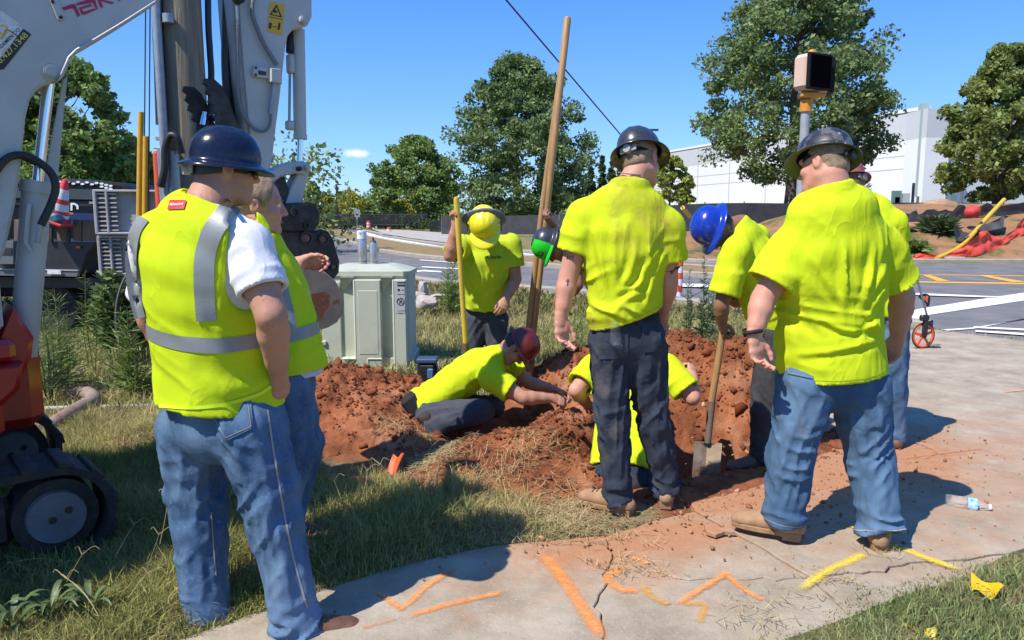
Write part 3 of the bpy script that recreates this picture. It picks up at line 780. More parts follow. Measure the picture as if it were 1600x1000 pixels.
def lumps(n, pts, rad, m, name, label, cat=None, kind=None, sub=1, loc=None):
    """angular lumps of earth or stone in one mesh"""
    bm = bmesh.new(); bmesh.ops.create_icosphere(bm, subdivisions=sub, radius=1.0)
    bv = np.array([v.co[:] for v in bm.verts]); bf = np.array([[q.index for q in f.verts] for f in bm.faces]); bm.free()
    N = len(pts); r = RNG.normal(0, 1, (N, len(bv)))*(0.27 if sub == 1 else .07)+1
    if sub > 1: r = r*(.7+.6*vnoise(bv*1.7+RNG.uniform(0, 50), 3))[None]
    a = RNG.normal(0, 1, (N, 3, 3)); q, _ = np.linalg.qr(a)
    s = rad[:, None]*RNG.uniform(0.6, 1.2, (N, 3))
    v = (bv[None]*r[:, :, None])*s[:, None, :]; v = np.einsum('nij,nkj->nki', q, v)+pts[:, None]
    f = bf[None]+np.arange(N)[:, None, None]*len(bv)
    return v.reshape(-1, 3), f.reshape(-1, 3)
def scatter(ms, n, spread=1.25):
    w = np.array([q[2]*q[3]*q[5] for q in ms]); k = RNG.choice(len(ms), n, p=w/w.sum()); q = np.array(ms)[k]
    u, v = RNG.normal(0, 0.62*spread, n)*q[:, 2], RNG.normal(0, 0.62*spread, n)*q[:, 3]
    c, s = np.cos(q[:, 4]), np.sin(q[:, 4]); return q[:, 0]+u*c-v*s, q[:, 1]+u*s+v*c
x, y = scatter(M_LEFT+M_MID+M_FAR+M_RIGHT, 7500); z = top_h(x, y)
rad = np.exp(RNG.normal(math.log(0.0072), 0.6, len(x))).clip(0.003, 0.026)
xb, yb = scatter(M_LEFT+M_FAR+M_MID, 110, 1.0); x, y, z = np.r_[x, xb], np.r_[y, yb], np.r_[z, top_h(xb, yb)]; rad = np.r_[rad, RNG.uniform(.022, .05, 110)]
v, f = lumps(len(x), np.stack([x, y, z+rad*0.15], 1), rad, None, '', '')
o = link('soil_clods', mesh_from('soil_clods', v, f, False), CLAYD); o['kind'] = 'stuff'; o['label'] = 'loose clods of red dirt on the heaps'
x, y = scatter([(1.0, 3.9, 1.0, .35, R(12), 1), (2.0, 4.6, .8, .5, R(25), .5), (0.3, 3.6, 1.2, .4, 0, .4), (1.05, 3.52, .25, .12, 0, .5)], 1500, 1.3); rad = np.exp(RNG.normal(math.log(0.0045), 0.5, len(x))).clip(0.002, 0.018)
v, f = lumps(len(x), np.stack([x, y, 0.012+rad*0.3], 1), rad, None, '', '')
o = link('dirt_crumbs', mesh_from('dirt_crumbs', v, f, False), mat('crumb_clay', (0.33, 0.16, 0.085), 0.95, spec=0.1, island=0.35)); o['kind'] = 'stuff'; o['label'] = 'crumbs of dirt strewn over the pavement'
# bigger lumps one can point to
STONE = mat('pale_stone', (0.36, 0.31, 0.26), 0.85, col2=(0.46, 0.42, 0.37), nscale=12, bump=0.6, bscale=40, col3=(0.4, 0.2, 0.12), n3scale=6, c3=(.55, .7))
def rock(px, py, Y, r, m, label, name='rock', cat='rock', squash=(1, 1, 1), g=None):
    c = P(px, py, Y); v, f = lumps(1, np.array([[0., 0, 0]]), np.array([r]), None, '', '', sub=2); v = v*np.array(squash)+c
    o = link(name, mesh_from(name, v, f, True, 0.5), m, loc=c); return setp(o, label, cat, g)
rock(617, 612, 5.7, 0.055, CLAY, 'clay covered stone at the back of the crouching man', squash=(1, .8, 1.25))
rock(662, 456, 12.6, 0.19, STONE, 'reddish upright stone on the grass right of the cabinet', squash=(.7, .6, 1.2))
rock(666, 472, 11.4, 0.15, STONE, 'white stone on the grass in front of the reddish one', squash=(1.2, .7, .6))
rock(650, 461, 12.3, 0.10, STONE, 'small pale stone left of the upright reddish stone', squash=(1.6, .7, .6))
rock(694, 463, 12.2, 0.12, STONE, 'flat pale stone right of the upright reddish stone', squash=(1.7, .7, .45))
rock(1099, 638, 5.2, 0.05, mat('broken_foam', (0.62, 0.58, 0.5), 0.8, bump=.9, bscale=60, col2=(.4, .25, .16), nscale=25), 'white broken piece stuck in the dirt by the spade shaft', 'debris', 'debris', squash=(.6, .3, 1.3))

# --- grass: blades as real geometry
def blades(x, y, z, h, lean=0.5, w=0.004, seg=2):
    n = len(x); a = RNG.uniform(0, 2*math.pi, n); d = np.stack([np.cos(a), np.sin(a), 0*a], 1)
    b = RNG.uniform(0, 2*math.pi, n); s = np.stack([np.cos(b), np.sin(b), 0*b], 1)*(w*RNG.uniform(.6, 1.4, n))[:, None]
    L = np.abs(RNG.normal(lean, 0.35, n))[:, None]; base = np.stack([x, y, z], 1); up = V(0, 0, 1)
    hh = h[:, None]; p1 = base+up*hh*0.55+d*hh*L*0.25; p2 = base+up*hh*(1-0.25*np.minimum(L, 1.6))+d*hh*L*0.85
    v = np.stack([base-s, base+s, p1+s*0.75, p1-s*0.75, p2], 1).reshape(-1, 3)
    i = np.arange(n)[:, None]*5
    t = np.concatenate([i+np.array([[0, 1, 2]]), i+np.array([[0, 2, 3]]), i+np.array([[3, 2, 4]])])
    return v, t
GREEN = mat('grass_green', (0.19, 0.22, 0.05), 0.75, col2=(0.46, 0.41, 0.15), nscale=1.7, island=0.45, trans=0.3, spec=0.3)
STRAW = mat('grass_straw', (0.54, 0.42, 0.22), 0.8, col2=(0.38, 0.30, 0.14), nscale=2.5, island=0.4, trans=0.25, spec=0.2)
BERM = mat('grass_verge', (0.15, 0.21, 0.07), 0.75, col2=(0.31, 0.33, 0.14), nscale=3.0, island=0.45, trans=0.3, spec=0.3)
def clayd(x, y): return np.sqrt(((x-0.35)/2.0)**2+((y-4.85)/1.15)**2)
def ok_grass(x, y, edge=0.02):
    k = ~in_poly(x, y, WALK) | (poly_dist(x, y, WALK) < edge)
    k &= ~in_poly(x, y, ROAD)
    p = np.stack([x, y, 0*x], 1)
    cd = clayd(x, y)+(fbm(p*4, 51)-0.5)*0.7
    k &= (cd > 0.92) & ~((x > .12) & (x < 1.6) & (y > 3.42+.25*(fbm(p*6, 52)-.5)) & (y < 4.6)) & (np.hypot(x-.55, y-3.62) > .2)
    k &= mound_h(x, y, M_LEFT+M_MID+M_FAR) < 0.03
    return k
def field(n, x0, x1, y0, y1, hm, m, name, label, w, dens=None, lean=0.6, edge=0.02, edge_amp=0.0):
    x, y = RNG.uniform(x0, x1, n), RNG.uniform(y0, y1, n)
    # keep what the view can plausibly see
    k = (np.abs(x) < 0.78*(y+0.6)+0.4); x, y = x[k], y[k]
    k = ok_grass(x, y, edge); x, y = x[k], y[k]
    p = np.stack([x, y, 0*x], 1); dn = fbm(p*1.1, 61, 3)
    if dens is not None: k = RNG.uniform(0, 1, len(x)) < dens(x, y, dn); x, y, p, dn = x[k], y[k], p[k], dn[k]
    h = hm*(0.45+0.9*fbm(p*1.7, 62, 3))*RNG.uniform(0.5, 1.35, len(x))
    dw_ = poly_dist(x, y, WALK); h *= np.clip(0.35+dw_*4, 0.35, 1)
    z = np.maximum(gz(x, y), top_h(x, y)-0.02)-0.01
    lump_ = (fbm(p*2.2, 3, 4)-0.5)*0.10
    z += np.where(in_poly(x, y, WALK), 0.0, lump_*sstep(0, .25, dw_))
    v, t = blades(x, y, z, h, lean, w)
    o = link(name, mesh_from(name, v, t, False), m); o['kind'] = 'stuff'; o['label'] = label
    return o
lush = lambda x, y, d: np.clip(sstep(4.9, 4.2, y)*1.0+0.35*sstep(.45, .6, d)+0.10, 0, 1)*np.where(x > 0.9, 0.0, 1)*(.12+.88*sstep(.15, -.75, x))
field(210000, -3.2, 0.9, 2.15, 5.4, 0.15, GREEN, 'grass', 'long green grass between the pavement and the dig', 0.0022, lush)
dry = lambda x, y, d: np.clip(0.32+0.7*sstep(4.2, 4.9, y)+.5*sstep(-.6, .0, x)+0.5*sstep(.55, .42, d), 0, 1)*np.where(x > 0.9, 0.0, 1)
field(130000, -3.4, 0.9, 2.15, 5.6, 0.13, STRAW, 'dry_grass', 'dry straw coloured grass among the green', 0.0017, dry, 1.0)
field(60000, 0.9, 4.2, 2.1, 3.9, 0.075, BERM, 'lawn_grass', 'short mown grass at the right hand corner of the pavement', 0.0026, lambda x, y, d: np.clip(.75+0*x, 0, 1)*np.where(in_poly(x, y, WALK), .35, 1), 0.6, 0.045)
field(95000, -7.5, 7, 5.2, 11, 0.16, mat('grass_field', (0.24, 0.25, 0.07), 0.8, col2=(0.46, 0.40, 0.18), nscale=1.3, island=0.45, trans=.3, spec=.2), 'field_grass', 'rough grass behind the workers', 0.0048, None, 0.75)
field(52000, -8, 7, 5.0, 11, 0.13, STRAW, 'field_straw', 'dry stalks in the rough grass behind the workers', 0.003, lambda x, y, d: np.clip(.4+.6*sstep(.55, .4, d), 0, 1), 1.0)
field(34000, -13, 8, 11, 19, 0.15, mat('grass_far', (0.15, 0.16, 0.045), 0.85, col2=(0.27, 0.22, 0.10), nscale=.8, island=0.4, trans=.3, spec=.1), 'verge_grass', 'rough grass along the kerb', 0.017, None, 0.8)
# straw litter along the pavement edges and round the dig
def litter(n, segs, m, name, label, L=0.09, sp=0.07):
    k = RNG.integers(0, len(segs), n); a = np.array([s[0] for s in segs])[k]; b = np.array([s[1] for s in segs])[k]; t = RNG.uniform(0, 1, n)[:, None]
    c = a+(b-a)*t+RNG.normal(0, sp, (n, 2)); an = RNG.uniform(0, 2*math.pi, n); l_ = L*RNG.uniform(.3, 1.4, n)
    d = np.stack([np.cos(an), np.sin(an)], 1)*l_[:, None]/2; wv = np.stack([-np.sin(an), np.cos(an)], 1)*0.0013
    z = top_h(c[:, 0], c[:, 1])+RNG.uniform(0.012, 0.03, n); z2 = top_h(c[:, 0]+d[:, 0], c[:, 1]+d[:, 1])+RNG.uniform(0.008, 0.05, n)
    def q(xy, z): return np.c_[xy, z]
    v = np.stack([q(c-d-wv, z), q(c-d+wv, z), q(c+wv, z+.006), q(c-wv, z+.006), q(c+d, z2)], 1).reshape(-1, 3)
    i = np.arange(n)[:, None]*5; tt = np.concatenate([i+np.array([[0, 1, 2]]), i+np.array([[0, 2, 3]]), i+np.array([[3, 2, 4]])])
    o = link(name, mesh_from(name, v, tt, False), m); o['kind'] = 'stuff'; o['label'] = label
S_ = lambda *q: [gpt(*p_) for p_ in q]
litter(2600, [S_((640, 760), (720, 700)), S_((720, 770), (860, 740)), S_((600, 800), (900, 810)), S_((820, 800), (930, 830)), S_((880, 780), (930, 820)), S_((660, 720), (720, 760))], STRAW, 'straw', 'pulled up dry grass at the foot of the dirt ridge', 0.11, 0.09)
litter(420, [S_((960, 875), (1060, 905)), S_((1280, 905), (1350, 920)), S_((1360, 865), (1420, 868)), S_((1130, 960), (1250, 990)), S_((1160, 940), (1300, 940)), S_((940, 890), (1000, 900)), S_((760, 850), (930, 850)), S_((900, 830), (1040, 850))], STRAW, 'straw_litter', 'dry straw caught in the pavement cracks', 0.06, 0.05)
litter(2200, [((-2.8, 4.6), (-1.9, 4.75)), ((-2.6, 4.95), (-1.8, 4.5)), ((-2.3, 5.4), (-1.8, 4.6)), ((-3.0, 5.1), (-2.3, 5.0)), ((-2.5, 4.5), (-1.7, 4.3))], STRAW, 'hay', 'torn dry turf roots lying in strands', 0.16, 0.12)
litter(1000, [S_((600, 690), (700, 700)), S_((700, 650), (780, 690)), S_((1060, 560), (1190, 600)), S_((1060, 700), (1090, 720))], STRAW, 'root_strands', 'roots and dry stalks sticking out of the dirt edge', 0.12, 0.06)
# ================================================================== PEOPLE
def skin(name, c1, c2): return mat(name, c1, 0.55, col2=c2, nscale=9, contrast=(.35, .7), bump=0.4, bscale=260, bdist=0.002, spec=0.35, sss=0.06, col3=tuple(x*.72 for x in c1), n3scale=70, c3=(.62, .76), wr=(12, .004, (1, 1, .5)))
SKIN_T = skin('skin_tanned', (0.42, 0.215, 0.135), (0.50, 0.25, 0.165))
SKIN_P = skin('skin_pink', (0.52, 0.27, 0.19), (0.56, 0.245, 0.17))
SKIN_B = skin('skin_brown', (0.23, 0.105, 0.062), (0.29, 0.14, 0.085))
HIVIS = mat('hi_vis_cotton', (0.55, 0.67, 0.014), 0.85, col2=(0.58, 0.70, 0.018), nscale=3, bump=0.35, bscale=420, bdist=0.002, spec=0.15, trans=0.04, wr=(7, .010, (1, 1, .45)))
HIVISD = mat('hi_vis_cotton_soiled', (0.55, 0.67, 0.014), 0.85, col2=(0.56, 0.66, 0.018), nscale=3, bump=0.35, bscale=420, bdist=0.002, spec=0.15, col3=(0.36, 0.26, 0.05), n3scale=3.4, c3=(.53, .74), trans=0.06, wr=(7, .010, (1, 1, .45)))
VEST = mat('hi_vis_mesh', (0.52, 0.67, 0.010), 0.8, col2=(0.55, 0.70, 0.014), nscale=2.5, bump=0.5, bscale=330, bdist=0.003, spec=0.2, trans=0.08, wr=(7, .010, (1, 1, .45)))
REFLECT = mat('reflective_tape', (0.235, 0.25, 0.25), 0.45, col2=(0.20, 0.215, 0.215), nscale=10, bump=0.3, bscale=90, bdist=0.002, spec=0.6)
WHITE_T = mat('white_jersey', (0.72, 0.72, 0.72), 0.9, bump=0.4, bscale=380, bdist=0.002, spec=0.1, col2=(0.62, 0.63, 0.65), nscale=120, wr=(7, .010, (1, 1, .45)))
JEANS = mat('blue_denim', (0.045, 0.092, 0.175), 0.9, col2=(0.13, 0.205, 0.30), nscale=5.5, ndetail=7, contrast=(.36, .68), bump=0.5, bscale=420, bdist=0.002, spec=0.1, stretch=(1, 1, 0.45), col3=(.17, .235, .31), n3scale=85, c3=(.56, .85), wr=(9, .005, (1, 1, .8)))
JEANS2 = mat('faded_denim', (0.045, 0.092, 0.165), 0.9, col2=(0.11, 0.185, 0.28), nscale=4.5, ndetail=7, contrast=(.36, .68), bump=0.5, bscale=420, bdist=0.002, spec=0.1, stretch=(1, 1, 0.45), col3=(0.15, 0.12, 0.09), n3scale=5, c3=(.62, .8), wr=(9, .005, (1, 1, .8)))
NAVY = mat('navy_work_cloth', (0.022, 0.030, 0.048), 0.85, col2=(0.04, 0.05, 0.07), nscale=6, bump=0.4, bscale=380, bdist=0.002, spec=0.2, col3=(0.16, 0.135, 0.11), n3scale=4.2, c3=(.56, .80), wr=(9, .005, (1, 1, .8)))
GREYC = mat('charcoal_work_cloth', (0.042, 0.047, 0.062), 0.85, col2=(0.065, 0.07, 0.085), nscale=6, bump=0.4, bscale=380, bdist=0.002, spec=0.2, col3=(0.14, 0.11, 0.085), n3scale=3.5, c3=(.6, .8), wr=(9, .005, (1, 1, .8)))
THREAD = mat('denim_thread', (0.30, 0.28, 0.25), 0.9)
LEATH_D = mat('brown_boot_leather', (0.105, 0.045, 0.022), 0.6, col2=(0.17, 0.075, 0.038), nscale=14, bump=0.4, bscale=90, bdist=0.004)
LEATH_T = mat('tan_suede', (0.36, 0.225, 0.125), 0.9, col2=(0.27, 0.155, 0.08), nscale=14, bump=0.4, bscale=160, bdist=0.003)
SOLE = mat('boot_sole', (0.33, 0.19, 0.09), 0.85, col2=(0.22, 0.12, 0.06), nscale=20)
SOLED = mat('dark_sole', (0.035, 0.028, 0.022), 0.85)
BLACKP = mat('black_plastic', (0.012, 0.012, 0.013), 0.42, col2=(0.02, 0.02, 0.02), nscale=15)
BLACKM = mat('black_webbing', (0.012, 0.012, 0.013), 0.85)
HAIR_B = mat('dark_hair', (0.022, 0.015, 0.011), 0.5, col2=(0.045, 0.03, 0.02), nscale=60, stretch=(1, 1, .25), bump=0.8, bscale=220, bdist=0.004)
HAIR_L = mat('light_brown_hair', (0.20, 0.125, 0.07), 0.5, col2=(0.33, 0.23, 0.14), nscale=55, stretch=(1, .3, 1), bump=0.8, bscale=200, bdist=0.005)
HAIR_R = mat('reddish_brown_hair', (0.115, 0.055, 0.03), 0.5, col2=(0.2, 0.10, 0.055), nscale=60, bump=0.8, bscale=220, bdist=0.004)
GREYW = mat('ratchet_grey', (0.30, 0.31, 0.32), 0.5)

def head_sdf(q):
    """q: head space, x to the person's right, y out of the face, z up, origin between the ears"""
    d = s_ell(q, V(0, -.014, .038), V(.077, .098, .088))
    d = smin(d, s_ell(q, V(0, .030, -.035), V(.060, .066, .080)), .03)
    d = smin(d, s_cap(q, V(0, .062, -.088), V(0, .078, -.094), .030, .022), .02)
    d = smin(d, s_cap(q, V(-.05, .0, -.055), V(-.022, .065, -.090), .022, .022), .02)
    d = smin(d, s_cap(q, V(.05, .0, -.055), V(.022, .065, -.090), .022, .022), .02)
    for s in (-1, 1):
        d = smin(d, s_ell(q, V(s*.043, .058, -.022), V(.022, .026, .022)), .015)
        d = smax(d, -s_ell(q, V(s*.032, .102, .012), V(.019, .016, .012)), .012)
    d = smin(d, s_cap(q, V(-.040, .078, .032), V(.040, .078, .032), .013, .013), .014)
    d = smin(d, s_cap(q, V(0, .090, .016), V(0, .110, -.020), .008, .012), .010)
    d = smin(d, s_cap(q, V(-.010, .098, -.024), V(.010, .098, -.024), .0095, .0095), .007)
    d = smin(d, s_cap(q, V(-.020, .086, -.054), V(.020, .086, -.054), .0085, .0085), .006)
    d = smin(d, s_cap(q, V(-.017, .083, -.064), V(.017, .083, -.064), .009, .009), .005)
    for s in (-1, 1):
        e = s_ell(q, V(s*.080, -.012, .000), V(.010, .020, .033))
        e = smax(e, -s_ell(q, V(s*.090, -.006, .004), V(.008, .011, .020)), .006)
        d = smin(d, e, .008)
    return d
FREL = (35, 30, 20); FGRIP = (62, 78, 45); FFLAT = (8, 8, 5); FFIST = (75, 90, 60)
class Hand:
    def __init__(s, wr, d, th, side, curl=FREL, thumb=0.3, sc=1.0):
        s.wr = np.asarray(wr, float); s.D = nrm(d); s.T = nrm(np.asarray(th, float)-s.D*np.dot(th, s.D))
        s.N = np.cross(s.D, s.T) if side == 'R' else np.cross(s.T, s.D)
        s.M = np.array([s.T, s.D, s.N]); s.curl = curl; s.th = thumb; s.sc = sc; s.c = s.wr+s.D*.075*sc
        s.R = .125*sc
    def sdf(s, p):
        q = ((p-s.wr)@s.M.T)/s.sc; X = V(1, 0, 0)
        d = s_loft(q, [(V(0, -.02, 0), X, .029, .022), (V(0, .02, 0), X, .034, .020), (V(.001, .06, 0), X, .042, .0165), (V(.001, .088, .0), X, .041, .013)])
        d = smin(d, s_ell(q, V(.024, .035, -.010), V(.019, .034, .016)), .012)
        for (x, y, L, r, da) in ((.031, .090, .074, .0092, 0), (.0105, .096, .083, .0095, 4), (-.0105, .091, .076, .0090, 8), (-.030, .080, .060, .0080, 12)):
            b = V(x, y, .001); a = 0; k = x*0.9
            for seg, fr, rr in ((0, .46, 1.0), (1, .30, .92), (2, .24, .84)):
                a += R(s.curl[seg]+da*(1 if s.curl[0] > 12 else .4)); e = b+V(k*math.cos(a)*.35, math.cos(a), -math.sin(a))*L*fr
                d = smin(d, s_cap(q, b, e, r*rr, r*rr*.94), .0055); b = e
        t = s.th
        b0, b1 = V(.022, .018, -.006), V(.046-.012*t, .052, -.016-.018*t); b2 = V(.056-.030*t, .082, -.022-.030*t); b3 = V(.058-.046*t, .104, -.024-.034*t)
        for (a, b, r) in ((b0, b1, .0135), (b1, b2, .0108), (b2, b3, .0095)): d = smin(d, s_cap(q, a, b, r, r*.9), .008)
        return d*s.sc

class Person:
    def __init__(s, label, J, face, hup, skin_m, base, bw=1.0, bd=1.0, arm=1.0, hand=1.0, belly=0.0, head=1.0, group='workers gathered round the hole'):
        s.J = {k: np.asarray(v, float) for k, v in J.items()}; j = s.J; s.skin = skin_m; s.bw, s.bd, s.arm, s.belly, s.hsc = bw, bd, arm, belly, head
        s.root = empty('person', base, label, 'person', group)
        s.latC = nrm(j['shR']-j['shL']); s.latP = nrm(j['hpR']-j['hpL'])
        s.f = nrm(face); s.u = nrm(np.asarray(hup, float)-s.f*np.dot(hup, s.f)); s.r = np.cross(s.f, s.u); s.M = np.array([s.r, s.f, s.u])
        s.sp = nrm(j['nk']-j['pel']); s.fwd = nrm(np.cross(s.sp, s.latC)); s.hands = {}; s.hand_sc = hand
    def hl(s, p): return ((p-s.J['hd'])@s.M.T)/s.hsc
    def hw(s, q): return s.J['hd']+(np.asarray(q, float)*s.hsc)@s.M
    def torso_st(s, grow=0.0, hem=0.16, hemw=1.0, neck=True):
        j = s.J; pel, che, nk = j['pel'], j['che'], j['nk']; dn = nrm(pel-che); up = nrm(nk-che); bw, bd = s.bw, s.bd
        latW = nrm(s.latP+s.latC); f0 = nrm(np.cross(-dn, s.latP)); fw = nrm(np.cross(nrm(che-pel), latW))
        g = grow
        st = [(pel+dn*hem+f0*s.belly*.5, s.latP, .172*bw*hemw+g, .132*bd*hemw+g+s.belly*.4), (pel+dn*.03+f0*s.belly*.7, s.latP, .172*bw+g, .134*bd+g+s.belly*.5), (pel+(che-pel)*.42+fw*s.belly, latW, .165*bw+g, .122*bd+g+s.belly*.55),
              (pel+(che-pel)*.8+fw*s.belly*.4, s.latC, .178*bw+g, .124*bd+g+s.belly*.2), (che+up*.02, s.latC, .180*bw+g, .118*bd+g), (che+(nk-che)*.62, s.latC, .150*bw+g, .092*bd+g)]
        if neck: st.append((nk-up*.012, s.latC, .082+g, .072+g))
        return st
    def arm_st(s, side, grow=0.0):
        j = s.J; a, e, w = j['sh'+side], j['el'+side], j['wr'+side]; k = s.arm
        lat = basis(w-e)[0]
        h = s.hands.get(side)
        lw = h.T if h is not None else lat
        return [(a, lat, .056*k+grow, .056*k+grow), (a+(e-a)*.55, lat, .052*k+grow, .052*k+grow), (e, lat, .043*k+grow, .043*k+grow), (e+(w-e)*.28, lw, .046*k+grow, .043*k+grow), (e+(w-e)*.7, lw, .036*k+grow, .032*k+grow), (w, lw, .030*min(k, 1.12)+grow, .023*min(k, 1.12)+grow)]
    def body_sdf(s, p):
        j = s.J
        ds = np.linalg.norm(p-s.J['hd'], axis=1)-.15*s.hsc; d = ds+.02; k = ds < .07
        if k.any(): d[k] = head_sdf(s.hl(p[k]))*s.hsc
        nk0 = s.hw((0, -.028, -.05)); d = smin(d, s_cap(p, nk0, j['nk']+nrm(j['nk']-j['hd'])*.03, .054*s.nkw, .062*s.nkw), .03)
        for side in 'LR':
            a = np.minimum(s_cap(p, j['sh'+side], j['el'+side], .075, .065), s_cap(p, j['el'+side], j['wr'+side], .065, .045))+.02; k = a < .07
            if k.any(): a[k] = s_loft(p[k], s.arm_st(side))
            d = smin(d, a, .012)
            d = smin(d, s_cap(p, j['nk']-s.sp*.05, j['sh'+side], .045, .045), .03)
            if side in s.hands:
                h = s.hands[side]; k = np.linalg.norm(p-h.c, axis=1) < h.R+.03
                if k.any(): d[k] = smin(d[k], h.sdf(p[k]), .010)
            d = np.minimum(d, s_cap(p, j['hp'+side], j['kn'+side], .04, .035)); d = np.minimum(d, s_cap(p, j['kn'+side], j['an'+side], .035, .03))
        d = np.minimum(d, s_cap(p, j['nk']-s.sp*.08, j['che']*.8+j['pel']*.2, .05, .06)); d = np.minimum(d, s_cap(p, j['che'], j['pel'], .06, .06))
        return d
    nkw = 1.0; res = 1.0
    def build_body(s):
        j = s.J; pts = np.array(list(j.values())); lo, hi = pts.min(0)-.2, pts.max(0)+.25
        balls = [(s.hw((0, 0, .0)), .165*s.hsc, .0058*s.res)]+[(h.c, h.R, .0040*s.res) for h in s.hands.values()]
        vs, fs, n = [], [], 0
        def put(v, f):
            nonlocal n
            v, f = compact(v, f); vs.append(v); fs.append(f+n); n += len(v)
        v, f = sdf_mesh(s.body_sdf, lo, hi, .0135); c = v[f].mean(1); k = np.ones(len(f), bool)
        for b, r, h in balls: k &= np.linalg.norm(c-b, axis=1) > r-.010
        put(v, f[k])
        for b, r, h in balls:
            v, f = sdf_mesh(s.body_sdf, b-r-.01, b+r+.01, h); c = v[f].mean(1); put(v, f[np.linalg.norm(c-b, axis=1) < r])
        s.body = link('body', mesh_from('body', np.concatenate(vs), np.concatenate(fs), True, 0), s.skin, s.root)
    # ---------------- clothes
    def shirt(s, m, hem=0.16, sleeve=0.62, hemw=1.06, tilt=(0, 0, 0), name='shirt', grow=.012, fold=1.0, seed=1, h=.0085, sl_r=1.0, neckcut=.055, fb=1.0):
        j = s.J; st = s.torso_st(grow, hem+.10, hemw); dn = nrm(j['pel']-j['che']); hn = nrm(dn+np.asarray(tilt, float)); hp = j['pel']+dn*hem
        sl = {}
        for side in 'LR':
            a, e = j['sh'+side], j['el'+side]; ax = nrm(e-a); L = np.linalg.norm(e-a)*sleeve; lat = basis(ax)[0]
            sl[side] = (a, ax, L, [(a-ax*.0, lat, .068*s.arm*sl_r+grow, .068*s.arm*sl_r+grow), (a+ax*L*.6, lat, .068*s.arm*sl_r+grow, .066*s.arm*sl_r+grow), (a+ax*(L+.12), lat, .078*s.arm*sl_r+grow, .072*s.arm*sl_r+grow)])
        L_, S_, F_ = s.latC, s.sp, s.fwd; nkn = nrm(nrm(j['nk']-j['che'])*.9+s.fwd*.30)
        cr_ = np.random.default_rng(seed+500); lines = []
        for sd in (-1, 1):
            for (a0, b0, a1, b1) in ((-.17, .03, -.05, -.22), (.17, .02, .06, -.25), (-.19, -.05, -.08, -.33), (.19, -.06, .10, -.34), (-.05, .08, -.03, -.25), (.06, .07, .02, -.28), (-.16, -.27, .02, -.35), (.16, -.25, .0, -.36), (-.16, -.36, .10, -.40), (.15, -.15, .04, -.27), (.02, -.30, .15, -.38)):
                e = cr_.normal(0, .022, 4); lines.append((sd, (a0+e[0])*s.bw, b0+e[1], (a1+e[2])*s.bw, b1+e[3], cr_.uniform(.5, 1.2), cr_.uniform(.010, .016), cr_.uniform(-.035, .035)))
        def fold_d(p):
            q = p-j['che']; u, v, w = q@L_, q@S_, q@F_; crease = np.zeros(len(p))
            for sd, a0, b0, a1, b1, am, wd, bend in lines:
                du, dv = a1-a0, b1-b0; L2 = du*du+dv*dv; t = ((u-a0)*du+(v-b0)*dv)/L2; tt = np.clip(t, 0, 1); m = (t > 0) & (t < 1)
                dd = ((u-a0)*dv-(v-b0)*du)/math.sqrt(L2)-bend*np.sin(tt*3.14)
                crease += np.where(m, am*np.sin(tt*3.14)**.7*(np.exp(-(dd/wd)**2)-.55*np.exp(-((dd-2*wd)/wd)**2)), 0)*sstep(-.03, .04, w*sd)
            wp = vnoise(p*4, seed+20)*.9
            a = ridge(np.stack([u*9+v*3.2*np.tanh(u*9)+wp, v*1.5, w*7], 1), seed)**2.2
            a2 = ridge(np.stack([u*13-v*6*np.tanh(u*7)+wp, v*2.4, w*9], 1), seed+9)**3
            b = ridge(np.stack([u*2.6+3+wp*.5, v*13+u*5*np.sin(seed*1.7)+wp*1.6, w*2.6], 1), seed+3)**2
            m_ = sstep(.20, -.08, v); mh = sstep(-.06, -.26, v)
            return fold*(.0085*crease+.012*(a-.25)*m_*(1-.6*mh)+.010*(a2-.15)*(.4+.6*m_)*(1-.8*mh)+.019*fb*(b-.2)*mh*sstep(.30, .72, vnoise(p*4.5, seed+31))+.004*(vnoise(p*14, seed+5)-.5))
        def sdf(p):
            d = s_loft(p, st); q = np.full(len(p), 1e9)
            for side in 'LR':
                a, ax, L, ls = sl[side]
                e = s_loft(p, ls); t = (p-a)@ax
                e = e-fold*.011*(ridge(np.stack([t*13, (p@S_)*6, (p@F_)*6+(p@L_)*4], 1), seed+7)**2-.3)*sstep(-.02, .06, t)
                cut = t-L
                e2 = np.maximum(e, cut); cav = np.maximum(e+.020, -(cut+.06)); e2 = np.maximum(e2, -cav)
                # only beyond the shoulder counts as open sleeve
                q = np.minimum(q, e2)
                d = smin(d, s_cap(p, j['nk']-s.sp*.045, a, .066+grow*.5, .064*s.arm+grow), .035)
            k = np.abs(d) < .075
            if k.any(): d[k] = d[k]-fold_d(p[k])
            hd_ = (p-hp)@hn
            body = np.maximum(d, hd_); cav = np.maximum(d+.022, -(hd_+.05)); body = np.maximum(body, -cav)
            r = smin(body, q, .022)
            # sleeves stay hollow where they meet the torso blend
            nc = s_cap(p, j['nk']+nrm(j['hd']-j['nk'])*.02, j['hd'], neckcut*s.nkw+.006, neckcut*s.nkw+.01)
            dk = p-j['nk']; r = np.where(np.linalg.norm(dk, axis=1) < .17, smax(r, dk@nkn-.016, .006), r)
            return smax(r, -nc, .008)
        s.shirt_sdf = sdf
        pts = np.array([j[k] for k in ('pel', 'che', 'nk', 'shL', 'shR')]+[sl[q][0]+sl[q][1]*sl[q][2] for q in 'LR']+[hp])
        v, f = sdf_mesh(sdf, pts.min(0)-.32, pts.max(0)+.32, h*s.res); v, f = compact(v, f)
        s.shirt_o = link(name, mesh_from(name, v, f, True, 0), m, s.root); return s.shirt_o
